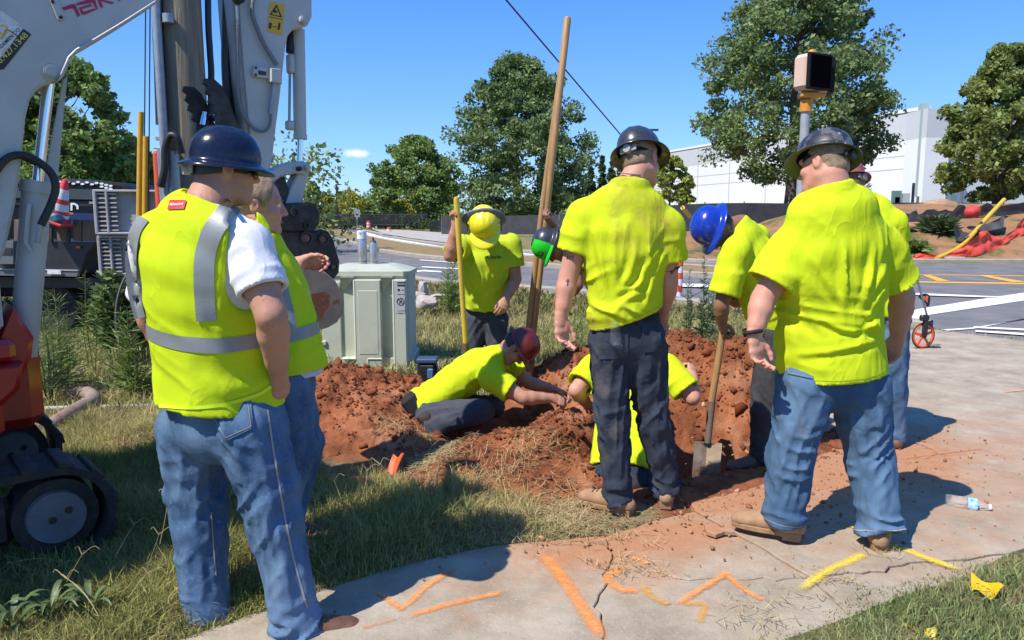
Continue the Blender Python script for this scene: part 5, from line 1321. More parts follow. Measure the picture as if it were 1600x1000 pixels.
p4.build_body()
p4.shirt(HIVIS, hem=.10, sleeve=.6, seed=51, fold=.9); p4.trousers(GREYC, seed=52); p4.boots(LEATH_T, SOLE, ((-1, -.1, 0), (-1, .1, 0)))
p4.hat(BLACK_HAT, 'full', None, brim=.036)
p4.hat_decal(-1.55, 1.55, .26, 1.0, GREEN_ST, 'green_front', 22)
p4.hat_decal(-1.5, 1.5, 1.02, 1.9, GREEN_ST, 'green_brim', 22)
p4.hair(HAIR_R, low=-.06, grow=.012)
q, f = text2d('CAT', 1, .04, .2); q = q-q.mean(0); q = q/np.ptp(q[:, 0])
def on_hat(pn, q, th, k, sx, sk, off): return pn.hat_w(th+q[:, 0]*sx, k-q[:, 1]*sk, off)
link('front_lettering', mesh_from('front_lettering', on_hat(p4, q, -.62, .83, .75, .55, .004), [tuple(x) for x in f], False), PRINT, p4.hat_o)

# 5 -- man crouching, arm in the hole
J = dict(hd=P(806, 543, 5.20), nk=P(786, 556, 5.24), che=P(744, 575, 5.26), pel=P(668, 632, 5.30), shR=P(768, 592, 5.04), shL=P(792, 566, 5.44),
         elR=P(818, 622, 4.98), wrR=P(862, 622, 5.06), elL=P(826, 598, 5.40), wrL=P(866, 608, 5.36), hpR=P(672, 652, 5.14), hpL=P(676, 640, 5.42),
         knR=P(755, 642, 5.02), knL=P(772, 636, 5.36), anR=P(672, 668, 5.06), anL=P(690, 655, 5.44))
p5 = Person('crouching man in maroon hard hat reaching both arms into the dug hole', J, (.40, -.10, -.92), (.90, -.10, .42), SKIN_T, (J['knR'][0], 5.1, 0), bw=1.0, bd=.95, arm=1.08)
p5.res = 1.18; p5.hands = {'R': Hand(J['wrR'], P(896, 634, 5.10)-J['wrR'], (.1, .8, .5), 'R', (40, 40, 20), .5), 'L': Hand(J['wrL'], P(892, 620, 5.36)-J['wrL'], (.1, -.8, .5), 'L', (40, 40, 20), .5)}
p5.build_body()
p5.shirt(HIVIS, hem=.055, sleeve=.6, seed=61, grow=.014); p5.trousers(GREYC, seed=62, fold=.9, hemdrop=.02); p5.boots(SOLED, SOLED, ((-.9, 0, -.45), (-.9, .05, -.45)))
p5.hat(MAROON_HAT, 'full', None, tilt=.0, brim=.034); p5.hair(HAIR_B, low=-.045, grow=.008)
MB().tube([p5.hw((.083, -.02, .020)), p5.hw((.082, .05, .016)), p5.hw((.070, .10, .012))], .004, 6).build('safety_glasses', BLACKP, p5.root)
MB().box(P(646, 632, 5.2), (.12, .16, .17), np.array([nrm(V(.8, 0, .6)), V(0, 1, 0), nrm(V(-.6, 0, .8))]), .03).build('tool_pouch', BLACKM, p5.root)

# 6 -- man kneeling in the hole behind the tattooed man's legs
J = dict(hd=P(985, 590, 4.86), nk=P(985, 574, 4.66), che=P(982, 610, 4.50), pel=P(974, 726, 4.16), shL=P(930, 574, 4.58), shR=P(1040, 574, 4.58),
         elL=P(900, 610, 4.44), wrL=P(918, 632, 4.66), elR=P(1082, 622, 4.46), wrR=P(1084, 590, 4.64), hpL=P(950, 740, 4.14), hpR=P(1000, 740, 4.14),
         knL=P(938, 776, 4.42), knR=P(1012, 776, 4.42), anL=P(944, 792, 4.02), anR=P(1008, 790, 4.02))
p6 = Person('kneeling man with head down in the hole and both elbows out', J, (0, .55, -.83), (0, .83, .55), SKIN_P, (J['pel'][0], 4.1, 0), bw=1.02, bd=.95, arm=1.05)
p6.res = 1.18; p6.hands = {'L': Hand(J['wrL'], (.3, .8, -.4), (.9, 0, .3), 'L', FGRIP, .6), 'R': Hand(J['wrR'], P(1080, 566, 4.72)-J['wrR'], (-.5, .2, .8), 'R', FGRIP, .6)}
p6.build_body()
p6.shirt(HIVIS, hem=.05, sleeve=.78, seed=71, sl_r=1.1); p6.trousers(NAVY, seed=72, fold=.8, hemdrop=.02); p6.boots(LEATH_T, SOLE, ((0, -.85, -.5), (0, -.85, -.5)), L=.27)
p6.hat(BLACK_HAT, 'cap'); 

# 7 -- tattooed man in the middle
J = dict(hd=P(1001, 252, 3.64), nk=P(985, 288, 3.60), che=P(976, 368, 3.62), pel=P(978, 506, 3.66), shL=P(914, 340, 3.66), shR=P(1040, 356, 3.62),
         elL=P(888, 432, 3.66), wrL=P(876, 498, 3.62), elR=P(1044, 440, 3.66), wrR=P(1034, 492, 3.80), hpL=P(952, 528, 3.68), hpR=P(1006, 528, 3.68),
         knL=P(956, 650, 3.66), knR=P(1020, 650, 3.70), anL=P(966, 772, 3.66), anR=P(1040, 758, 3.76))
p7 = Person('man with tattooed arms and black hard hat, bottle in his trouser pocket', J, (.60, .74, -.30), (-.14, .20, .95), SKIN_P, (J['anL'][0]*.5+J['anR'][0]*.5, 3.7, 0), bw=1.0, bd=.98, arm=1.10)
p7.nkw = 1.1
p7.hands = {'L': Hand(J['wrL'], P(880, 552, 3.60)-J['wrL'], (.75, .6, -.1), 'L', (28, 24, 14), .1, 1.06), 'R': Hand(J['wrR'], (0, .3, -1), (-.9, .3, 0), 'R', FREL, .3)}
p7.build_body()
p7.shirt(HIVISD, hem=-.035, hemw=1.05, sleeve=.60, seed=81, grow=.014, tilt=(.30, 0, -.0), sl_r=1.05, fold=1.35, fb=.9)
p7.trousers(NAVY, lw=.98, seed=82, fold=1.45, stack=1.1, kneew=.98)
p7.boots(LEATH_T, SOLE, ((-.80, .60, 0), (.15, .99, 0)), laces=True)
p7.hat(BLACK_HAT, 'full', None, tilt=-.10, back=-.02, brim=.036, knob=GREYW)
p7.hair(HAIR_L, low=-.05, grow=.007, front=.03)
seam(p7, -.035, (.30, 0, 0))
p7.pocket([(930, 512), (982, 508), (982, 560), (936, 562)], 3.5, NAVY, p7.leg_o, stitch=False); p7.pocket([(1002, 504), (1032, 502), (1034, 548), (1004, 552)], 3.5, NAVY, p7.leg_o, stitch=False)
bl = p7.hoop(p7.leg_sdf, P(976, 497, 3.62), .035, BLACKM, 'belt', p7.leg_o, r=.3, off=.006, ax=(0, 0, 1))
for px in (954, 1000): v, f = patch(p7.leg_sdf, [P(px-3, 487, 3.5), P(px+4, 487, 3.5), P(px+4, 508, 3.5), P(px-3, 508, 3.5)], ray(px, 497), 4, 8, .012); link('belt_loop', mesh_from('belt_loop', v, f), NAVY, p7.leg_o)
dL = ray(888, 420)
def tattoo(pn, s_, px, py, size, name, up=(0.05, 0, 1), d=None, Yg=3.55, txt=True):
    q, f = text2d(s_, 1, .0) if txt else s_
    q = (q-q.mean(0))/np.ptp(q[:, 1])*size; pn.flat(pn.body_sdf, q, f, P(px, py, Yg), nrm(V(1, 0, 0)), nrm(V(*up)), ray(px, py), INK, name, pn.body, .0012)
tattoo(p7, '777', 890, 402, .018, 'tattoo_numbers'); tattoo(p7, 'i', 893, 387, .022, 'tattoo_mark')
cr_ = MB(); cr_.add([(-.08, 0, 0), (.08, 0, 0), (.08, 1, 0), (-.08, 1, 0)], [(0, 1, 2, 3)]); cr_.add([(-.3, .62, 0), (.3, .62, 0), (.3, .74, 0), (-.3, .74, 0)], [(0, 1, 2, 3)])
tattoo(p7, (np.concatenate(cr_.v)[:, :2], cr_.f), 887, 440, .034, 'tattoo_cross', txt=False)
wing = [(0, 0), (.3, .25), (.7, .30), (1.1, .18), (1.5, .30), (1.3, 0), (1.0, -.10), (.9, -.35), (.7, -.12), (.4, -.15), (.2, -.05)]
tattoo(p7, (np.array(wing), [tuple(range(len(wing)))]), 1047, 421, .045, 'tattoo_wing', txt=False)
MB().tube([J['nk']+V(-.062, -.03, .055), J['nk']+V(-.03, -.068, .045), J['nk']+V(.03, -.068, .04), J['nk']+V(.06, -.03, .045)], .003, 6).build('neck_chain', mat('dull_metal', (.25, .23, .2), .4, .8), p7.root)

# 8 -- blue helmet, bent over the spade
J = dict(hd=P(1122, 358, 4.52), nk=P(1152, 352, 4.58), che=P(1172, 402, 4.60), pel=P(1214, 502, 4.66), shL=P(1150, 392, 4.42), shR=P(1180, 372, 4.80),
         elL=P(1127, 478, 4.40), wrL=P(1128, 508, 4.46), elR=P(1150, 470, 4.86), wrR=P(1138, 460, 4.66), hpL=P(1212, 530, 4.56), hpR=P(1216, 526, 4.78),
         knL=P(1196, 620, 4.50), knR=P(1206, 610, 4.84), anL=P(1192, 712, 4.44), anR=P(1210, 690, 4.90))
p8 = Person('man in glossy blue hard hat bending over a spade with wooden shaft', J, (-.30, -.16, -.94), (-.90, -.14, .42), SKIN_B, (J['anL'][0], 4.55, 0), bw=1.0, bd=1.02, arm=1.02, belly=.015)
p8.res = 1.18; p8.hands = {'L': Hand(J['wrL'], P(1134, 530, 4.52)-J['wrL'], (.4, .85, .1), 'L', FGRIP, .8), 'R': Hand(J['wrR'], P(1132, 470, 4.54)-J['wrR'], (-.3, -.3, .8), 'R', FGRIP, .8)}
p8.build_body()
p8.shirt(HIVIS, hem=.09, sleeve=.80, seed=91, sl_r=1.12); p8.trousers(mat('black_work_cloth', (.02, .021, .024), .85, col2=(.045, .045, .05), nscale=5, bump=.4, bscale=300, bdist=.002), seed=92, fold=1.0); p8.boots(LEATH_D, SOLED, ((-.96, -.25, 0), (-.9, .3, 0)), L=.31)
p8.hat(BLUE_HAT, 'full', None, brim=.034); p8.hair(HAIR_B, low=-.06, grow=.006)
for (t_, k_) in ((.9, .55), (1.5, .6), (2.0, .5), (1.2, .85)): p8.hat_decal(t_, t_+.13, k_, k_+.09, WHITE_ST, 'scuff', 5)

# 9 -- the biggest man, camo hat
J = dict(hd=P(1287, 260, 3.30), nk=P(1298, 294, 3.27), che=P(1302, 395, 3.32), pel=P(1303, 566, 3.36), shL=P(1238, 394, 3.30), shR=P(1370, 386, 3.40),
         elL=P(1192, 468, 3.28), wrL=P(1178, 526, 3.22), elR=P(1410, 462, 3.46), wrR=P(1402, 530, 3.56), hpL=P(1258, 600, 3.36), hpR=P(1342, 600, 3.38),
         knL=P(1236, 708, 3.32), knR=P(1358, 710, 3.36), anL=P(1226, 806, 3.32), anR=P(1374, 822, 3.26))
p9 = Person('big man with camouflage hard hat, wristwatch and blue jeans, back turned', J, (-.62, .74, -.24), (.16, .16, .97), SKIN_P, (J['anL'][0]*.5+J['anR'][0]*.5, 3.3, 0), bw=1.24, bd=1.26, arm=1.22, belly=.03)
p9.nkw = 1.28
p9.hands = {'L': Hand(J['wrL'], P(1186, 576, 3.20)-J['wrL'], (.8, .55, 0), 'L', (30, 26, 14), .2, 1.06), 'R': Hand(J['wrR'], (-.1, .4, -1), (-.6, .8, 0), 'R', FREL, .3, 1.05)}
p9.build_body()
p9.shirt(HIVIS, hem=.05, hemw=1.07, sleeve=.70, seed=101, grow=.022, sl_r=1.06, fold=1.4, fb=.9)
seam(p9, .05); p9.trousers(JEANS2, lw=1.22, seed=102, fold=1.35, stack=1.35, kneew=.98, hemdrop=.03)
p9.hems(THREAD); p9.boots(LEATH_T, SOLE, ((-.86, .50, 0), (.35, .93, 0)), L=.31)
p9.hat(CAMO, 'full', UNDER, tilt=.20, back=-.02, brim=.036, knob=BLACKP)
p9.hat_decal(-.62, .62, .35, .97, WHITE_ST, 'front_decal')
p9.hair(HAIR_L, low=-.05, grow=.009, front=.02)
p9.pocket([(1222, 560), (1278, 574), (1270, 592), (1230, 584)], 3.2, JEANS2, p9.leg_o)
w_ = p9.hands['L']; c_ = w_.wr-w_.D*.022
MB().tube(np.array([c_+w_.T*.041*math.cos(t)+w_.N*.034*math.sin(t) for t in np.linspace(0, 2*math.pi, 24, endpoint=False)]), .0095, 8, closed=True).build('wristwatch', BLACKM, p9.root)
MB().box(c_+w_.N*.038, (.040, .034, .012), np.array([w_.D, w_.T, w_.N]), .004).build('watch_case', BLACKP, p9.root)

# 10 -- worker half hidden behind him
J = dict(hd=P(1322, 290, 4.86), nk=P(1346, 312, 4.80), che=P(1362, 362, 4.80), pel=P(1374, 470, 4.84), shL=P(1312, 350, 4.84), shR=P(1396, 348, 4.76),
         elL=P(1306, 392, 4.90), wrL=P(1312, 440, 5.0), elR=P(1404, 396, 4.80), wrR=P(1390, 450, 4.98), hpL=P(1352, 492, 4.88), hpR=P(1396, 492, 4.80),
         knL=P(1340, 590, 4.90), knR=P(1398, 594, 4.78), anL=P(1336, 672, 4.98), anR=P(1396, 680, 4.80))
p10 = Person('worker in red hard hat mostly hidden behind the big man', J, (-.50, .80, -.32), (.10, .30, .95), SKIN_T, (J['anR'][0], 4.85, 0), bw=.95)
p10.res = 1.4; p10.hands = {'L': Hand(J['wrL'], (0, .4, -1), (.8, .5, 0), 'L'), 'R': Hand(J['wrR'], (0, .4, -1), (-.8, .5, 0), 'R')}
p10.build_body()
p10.shirt(HIVIS, hem=.08, sleeve=.6, seed=111); p10.trousers(JEANS, seed=112); p10.boots(LEATH_D, SOLED, ((-.3, .95, 0), (.1, 1, 0)), L=.28)
p10.hat(RED_HAT, 'full', None, brim=.034); p10.hair(HAIR_R, low=-.085, grow=.016)
# ================================================================== THE EXCAVATOR
WPNT = mat('machine_white', (0.46, 0.465, 0.44), 0.45, col2=(0.38, 0.38, 0.36), nscale=3, col3=(0.25, 0.22, 0.18), n3scale=9, c3=(.62, .8), bump=.1, bscale=25)
RPNT = mat('machine_red', (0.40, 0.012, 0.016), 0.32, col2=(0.30, 0.012, 0.014), nscale=4, coat=.3)
IRON = mat('worn_iron', (0.030, 0.027, 0.025), 0.55, col2=(0.075, 0.066, 0.058), nscale=14, contrast=(.45, .7), bump=.4, bscale=60, metal=.35)
BUCK = mat('dirty_steel', (0.52, 0.34, 0.21), 0.75, col2=(0.34, 0.22, 0.135), nscale=7, bump=.4, bscale=45, col3=(0.22, 0.17, 0.125), n3scale=4)
RUSTC = mat('rust_scrape', (0.40, 0.10, 0.03), 0.85, col2=(0.5, 0.16, 0.05), nscale=20, alpha=(22, .40, .47))
CHROME = mat('chrome_rod', (0.75, 0.75, 0.75), 0.12, metal=1.0)
RUB = mat('track_rubber', (0.020, 0.019, 0.018), 0.8, col2=(0.055, 0.048, 0.04), nscale=12, contrast=(.45, .7), bump=.5, bscale=50)
HOSE = mat('hose_rubber', (0.014, 0.014, 0.015), 0.5)
STEELG = mat('galvanised', (0.34, 0.36, 0.38), 0.45, metal=.5, col2=(0.27, 0.29, 0.31), nscale=18)
IDLER = mat('idler_grey', (0.13, 0.15, 0.17), 0.6, col2=(0.09, 0.10, 0.11), nscale=8, bump=.3, bscale=30)
HA = R(41); EH = V(math.cos(HA), math.sin(HA), 0); EN = V(math.sin(HA), -math.cos(HA), 0); EZ = V(0, 0, 1)
EA = V(-1.18, 4.15, 0)
def ex(px, py, off=0.0):
    d = ray(px, py); o = V(0, 0, CAM_H); t = ((EA+EN*off-o)@EN)/(d@EN); return o+d*t
def exo(pts, off=0.0): return [((q-EA)@EH, q[2]) for q in (ex(a, b, off) for a, b in pts)]
exc = empty('excavator', (-2.6, 3.7, 0), 'white and red mini excavator with raised arm and rubber tracks', 'excavator')
def eplate(name, pts, depth, m, parent, off=0.0, bev=.006, label=None):
    o = MB().prism(exo(pts, off+depth/2), EA+EN*off, EH, EZ, depth, bev).build(name, m, parent)
    if label: o['label'] = label
    return o
boom = eplate('boom', [(-90, -110), (330, -110), (300, -42), (246, 4), (190, 40), (150, 64), (122, 80), (110, 92), (103, 112), (96, 124), (80, 128), (60, 138), (47, 156), (40, 185), (34, 250), (24, 320), (8, 392), (-30, 470), (-120, 470), (-90, 200)], .20, WPNT, exc, bev=.012)
eplate('boom_flange', [(246, 4), (190, 40), (150, 64), (122, 80), (110, 92), (105, 108), (98, 122), (90, 126), (99, 104), (106, 88), (118, 76), (148, 59), (188, 35), (243, 0)], .225, WPNT, boom, bev=.004)
def pin(px, py, r, name, parent, off=.10, m=None, t=.03):
    c = ex(px, py, off); o = MB().cyl(c, c+EN*t, r, seg=20).cyl(c+EN*t, c+EN*(t+.006), r*.72, seg=18).build(name, m or WPNT, parent); return o
eplate('cylinder_boss', arcpts((0, 0), 1, 0, 1, 2) and [(78+15*math.cos(a), 112+15*math.sin(a)) for a in np.linspace(0, 2*math.pi, 20, endpoint=False)], .212, WPNT, boom, bev=.008)
pin(78, 112, .026, 'boom_pin', boom, .105, t=.012)
br = eplate('hose_bracket', [(76, -5), (90, -8), (101, 28), (96, 33), (90, 30)], .225, WPNT, boom, bev=.003)
for a, b in ((82, 3), (95, 27)): pin(a, b, .007, 'bolt', br, .112, IRON, .006)
# lettering on the boom, cut by the frame
MAG = mat('magenta_lettering', (0.42, 0.008, 0.075), .4, col2=(.35, .01, .06), nscale=14)
def stroke(name, polys, m, parent, off=.1035):
    mb = MB()
    for pl in polys:
        v = [ex(a, b, off) for a, b in pl]; mb.add(v, [tuple(range(len(v)))])
    return mb.build(name, m, parent, smooth=False)
z8 = lambda L: [[(a/8, b/8) for a, b in p_] for p_ in L]
stroke('boom_lettering', z8([[(778, 95), (905, 48), (930, 95), (800, 128)], [(905, 48), (945, 60), (1003, 190), (970, 215), (910, 85)],
    [(945, 45), (1075, 0), (1150, -25), (1185, -10), (1222, 105), (1205, 120), (1160, 30), (965, 68)], [(985, 95), (1140, 48), (1150, 75), (1020, 112)], [(985, 95), (1020, 112), (1045, 150), (1040, 185), (1020, 175)], [(1040, 150), (1180, 105), (1205, 120), (1050, 187)],
    [(1195, -60), (1235, -60), (1292, 90), (1258, 96)], [(1250, 0), (1330, -60), (1400, -60), (1300, 0), (1430, 30), (1390, 50), (1270, 12)],
    [(1440, -60), (1480, -60), (1510, -5), (1485, 18)]]), MAG, boom)
# phone number decal
stroke('decal_plate', [[(-14, 40), (-6, 14), (4, 18), (37, 42), (2, 90), (-14, 84)]], WHITE_ST, boom, .1025)
stroke('decal_band', [[(37, 45), (49, 54), (6, 108), (-14, 112), (-14, 98), (0, 92)]], BLACKP, boom, .1030)
def etext(s, a, b, hpx, m, name, off=.1045, wpx=None):
    A_, B_ = ex(*a, off), ex(*b, off); u = nrm(B_-A_); v = nrm(np.cross(EN, u)); hh = np.linalg.norm(ex(a[0], a[1]-hpx, off)-A_)
    return text_on_plane(name, s, A_, u, v, hh, m, boom, np.linalg.norm(B_-A_), .012, 0, 0)
DEC_Y = mat('decal_yellow', (0.62, 0.50, 0.06), .5)
etext('770.427.1348', (-9, 110), (45, 56), 8.5, DEC_Y, 'decal_number'); etext('PRIVATE TRADEMEN CO', (-30, 108), (32, 47), 5, BLACKP, 'decal_line'); etext('BOND', (-34, 98), (18, 46), 15, DEC_Y, 'decal_name')
MB().tube([ex(3, 60, .104), ex(9, 46, .104), ex(16, 48, .104), ex(28, 57, .104)], .0022, 6).build('decal_flourish', mat('decal_brown', (.12, .05, .03), .6), boom)
MB().tube([ex(-20, 28, .08), ex(0, 10, .08), (ex(26, 0, .08))], .012, 8).build('grab_line', mat('pale_edge', (.8, .8, .8), .4), boom)
# boom ram
ram = MB().cyl(ex(58, 290, -.01), ex(36, 556, -.01), .058, .056, 24).cyl(ex(59, 284, -.01), ex(57, 302, -.01), .066, seg=24).build('boom_ram', WPNT, exc)
MB().cyl(ex(77, 122, -.01), ex(58, 296, -.01), .023, seg=18).build('ram_rod', CHROME, ram)
MB().tube([ex(46, 318, .06), ex(44, 330, .066), ex(40, 380, .066), ex(48, 392, .066)], .010, 8).build('ram_pipe', WPNT, ram)
eplate('ram_guard', [(99, 126), (106, 118), (98, 200), (86, 330), (76, 340), (86, 250)], .02, WPNT, boom, -.10, .003)
eplate('ram_guard', [(98, 125), (104, 120), (97, 200), (87, 300), (66, 300), (80, 220)], .012, WPNT, boom, -.06, .003)
hs = lambda name, pts, r, off=.09, m=HOSE, n=36, par=None: MB().tube(spline([ex(a, b, off) for a, b in pts], n), r, 10).build(name, m, par or boom)
hs('hose_loop', [(-25, 300), (0, 258), (22, 243), (50, 247), (78, 268), (87, 292), (80, 318), (64, 352)], .0165, .12)
hs('hose_loop', [(-25, 270), (6, 248), (34, 246), (58, 256)], .012, .06)
MB().cyl(ex(64, 350, .12), ex(59, 380, .11), .012, seg=10).build('hose_fitting', STEELG, boom)
# house
K = P(30, 565, 3.05)
def hbox(name, f0, f1, s0, s1, z0, z1, m, parent, bev=.03):
    """f along the heading from the front right corner, s away from the camera side"""
    c = V(K[0], K[1], 0)+EH*(f0+f1)/2-EN*(s0+s1)/2+EZ*(z0+z1)/2
    return MB().box(c, (abs(f1-f0), abs(s1-s0), z1-z0), np.array([EH, -EN, EZ]), bev).build(name, m, parent)
house = hbox('house_body', -1.75, -.06, .05, 1.35, .56, .80, RPNT, exc, .05)
sk = MB(); prof = [(-.9, .70), (-.10, .70), (.0, .79), (.02, .90), (-.9, .90)]
sk.prism(prof, V(K[0], K[1], 0)-EN*.35, EH, EZ, .66, .025); sk.build('corner_skirt', RPNT, house)
hbox('skirt_band', -.9, .0, .05, .66, .905, 1.00, RPNT, house, .03)
hbox('side_cover', -.9, -.03, .06, .64, 1.005, 1.32, WPNT, house, .05); hbox('widened_engine_cover', -1.95, -.55, -.45, 1.35, .81, 1.45, WPNT, house, .08)  # engine cover lies out of view, widened to throw shade on the near grass
hbox('swing_post', -.1, .14, .40, .74, .52, 1.02, RPNT, exc, .06)
sw = eplate('swing_bracket', [(20, 478), (36, 500), (54, 528), (50, 560), (34, 590), (10, 610), (-20, 560)], .26, RPNT, exc, 0, .02)
cab = hbox('widened_cab_roof', -1.95, -.18, -.32, 1.30, 2.36, 2.46, WPNT, exc, .04)  # unseen roof, stretched past its posts so its shadow reaches the grass
for f_, s_ in ((-.22, .34), (-.22, 1.26), (-1.5, .34), (-1.5, 1.26)): hbox('cab_post', f_-.04, f_+.04, s_-.035, s_+.035, .82, 2.36, BLACKP, cab, .01)
hbox('cab_window', -1.46, -.26, .325, .335, 1.35, 2.34, mat('cab_glass', (.03, .035, .04), .05, coat=.5), cab, 0); hbox('cab_door', -1.46, -.26, .32, .34, .82, 1.34, WPNT, cab, 0); hbox('seat', -1.2, -.7, .55, 1.05, .82, 1.5, BLACKM, exc, .06)
# undercarriage
C1 = G(92, 812, .225); C1 = V(C1[0], C1[1], 0); TR, TL, TW = .225, 1.55, .30
def track(c, name):
    tr = MB(); n = 20; pts = []
    for a in np.linspace(-90, 90, n): pts.append((TR*math.cos(R(a)), TR+TR*math.sin(R(a))))
    for a in np.linspace(90, 270, n): pts.append((-TL+TR*math.cos(R(a)), TR+TR*math.sin(R(a))))
    inn = [(x if False else (x*(.86) if x > 0 else -TL+(x+TL)*.86 if x < -TL else x), TR+(z-TR)*.86) for x, z in pts]
    o_ = c-EN*(TW/2); k = len(pts); v = []
    for w in (-TW/2, TW/2):
        for ring in (pts, inn): v += [c-EN*TW/2+EH*x+EZ*z+EN*w for x, z in ring]
    f = []
    for i in range(k):
        j = (i+1) % k; f += [(i, j, 2*k+j, 2*k+i), (k+i, 3*k+i, 3*k+j, k+j), (i, k+i, k+j, j), (2*k+i, 2*k+j, 3*k+j, 3*k+i)]
    t = tr.add(v, f).build(name, RUB, exc)
    per = 2*math.pi*TR+2*TL; N = 34; first = None
    for q in range(N):
        s = q/N*per
        if s < math.pi*TR: a = -math.pi/2+s/TR; p_ = (TR*math.cos(a), TR+TR*math.sin(a)); nn = (math.cos(a), math.sin(a))
        elif s < math.pi*TR+TL: x = s-math.pi*TR; p_ = (-x, 2*TR); nn = (0, 1)
        elif s < 2*math.pi*TR+TL: a = math.pi/2+(s-math.pi*TR-TL)/TR; p_ = (-TL+TR*math.cos(a), TR+TR*math.sin(a)); nn = (math.cos(a), math.sin(a))
        else: x = s-2*math.pi*TR-TL; p_ = (-TL+x, 0); nn = (0, -1)
        nw = EH*nn[0]+EZ*nn[1]; tw = np.cross(nw, EN); cc = c-EN*TW/2+EH*p_[0]+EZ*p_[1]
        M_ = Matrix(np.array([[*tw], [*EN], [*nw]]).T.tolist()).to_4x4(); M_.translation = Vector(cc-OFF[t.name])
        if first is None:
            me = bpy.data.meshes.new('track_lug'); b = MB().box((0, 0, .006), (.060, TW, .018), None, .006); me = mesh_from('track_lug', np.concatenate(b.v), b.f, True, .6); me.materials.append(RUB); first = me
        o = bpy.data.objects.new('track_lug', first); COL.objects.link(o); o.parent = t; o.matrix_local = M_
    for x, r, nm in ((0, .165, 'idler_wheel'), (-TL, .165, 'drive_sprocket')):
        w = MB(); cc = c+EH*x+EZ*TR-EN*.05; w.cyl(cc-EN*.2, cc, r, seg=30); w.build(nm+'_rim', RUB, t)
        w = MB(); w.cyl(cc, cc+EN*.022, .118, .112, seg=32); o = w.build(nm, IDLER, t)
        for a, rr in ((.5, .05), (3.5, .02)): q = cc+EN*.022+EH*rr*math.cos(a)+EZ*rr*math.sin(a); MB().lathe([(.016, 0), (.016, .004), (.011, .004), (.011, .001), (.0, .001)], q, np.array([EH, EZ, EN]) if False else np.array([EZ, EH, EN])).build('bolt', IRON, o)
    fr = MB().box(c-EN*.16+EH*(-TL/2)+EZ*TR, (TL-.30, .16, .20), np.array([EH, -EN, EZ]), .03).build('track_frame', IRON, t)
track(C1, 'track'); track(C1-EN*1.18, 'track')
MB().box(C1-EN*.74+EH*-.75+EZ*.36, (1.0, 1.0, .32), np.array([EH, -EN, EZ]), .06).build('undercarriage', IRON, exc)
# stick
stick = eplate('stick', [(366, -70), (374, 40), (380, 120), (388, 200), (394, 262), (400, 272), (416, 272), (425, 258), (431, 205), (438, 150), (446, 78), (450, 56), (458, 46), (470, 44), (481, 40), (488, 26), (488, -20), (480, -70)], .15, WPNT, exc, 0, .008)
eplate('stick_shaded_side', [(366, -70), (374, 40), (380, 120), (388, 200), (394, 262), (390, 262), (382, 205), (372, 120), (365, 40), (357, -70)], .19, mat('machine_white_shaded', (.24, .25, .26), .5, col2=(.17, .16, .15), nscale=8), stick, 0, .004)  # stick's side face in shade, its darkness put into a greyer plate
stroke('warning_label', [[(422, 2), (445, 7), (441, 55), (417, 49)]], mat('label_yellow', (.62, .36, .01), .45), stick, .0765)
for nm, pl in (('warning_triangle', [[(431, 8), (433, 8), (441, 27.5), (421, 23), (422, 21.4), (437.5, 25)], [(431, 8), (432.5, 11), (424, 22), (421, 23)]]), ('warning_rule', [[(419.5, 25.6), (442.6, 30.5), (442.5, 31.5), (419.4, 26.6)]]), ('warning_figure', [[(435.5, 35), (438.5, 36), (437, 47), (433.6, 46)], [(420.5, 35), (425, 36), (423.5, 45), (419.5, 44)], [(426, 40.3), (433, 42), (433, 43.2), (426, 41.6)], [(429, 14), (434, 18), (431, 21), (427, 19)]])):
    stroke(nm, pl, BLACKP, stick, .0775)
pin(472, 32, .022, 'stick_pin', stick, .075); pin(371, -3, .03, 'stick_pin', stick, .10, IRON)
vb = eplate('valve_plate', [(397, 102), (440, 110), (438, 126), (395, 119)], .03, WPNT, stick, .085, .004); eplate('valve_block', [(424, 106), (441, 108), (441, 131), (424, 127)], .06, WPNT, vb, .10, .004)
for a, b in ((399.5, 106), (399, 117)): pin(a, b, .006, 'bolt', vb, .10, IRON, .006)
eplate('valve_slot', [(404, 110), (416, 112), (416, 118), (404, 116)], .004, IRON, vb, .101, .0)
CORR = mat('corrugated_hose', (.16, .165, .17), .5, bump=.6, bscale=160, stretch=(.1, .1, 1))
hs('hose', [(396, -10), (394, 20), (404, 50), (413, 70), (424, 88), (433, 102)], .011, .10, CORR, par=stick)
hs('hose', [(370, 18), (371, 90), (373, 150), (382, 182), (398, 201), (412, 205), (421, 196), (423, 178)], .0085, .10, CORR, par=stick)
MB().cyl(ex(370, 10, .10), ex(371, 50, .10), .011, .007, 10).build('hose_fitting', STEELG, stick)
MB().cyl(ex(429, 130, .10), ex(422, 178, .10), .013, .011, 12).build('hose_fitting', STEELG, stick)
for k, (a, b) in enumerate(((356, 361), (362, 366))): hs('hose_bundle', [(a, -30), (a-1, 30), (a-2, 100), (a+2, 160), (a+12, 200), (a+22, 240)], .026, -.02-.05*k, HOSE, par=stick)
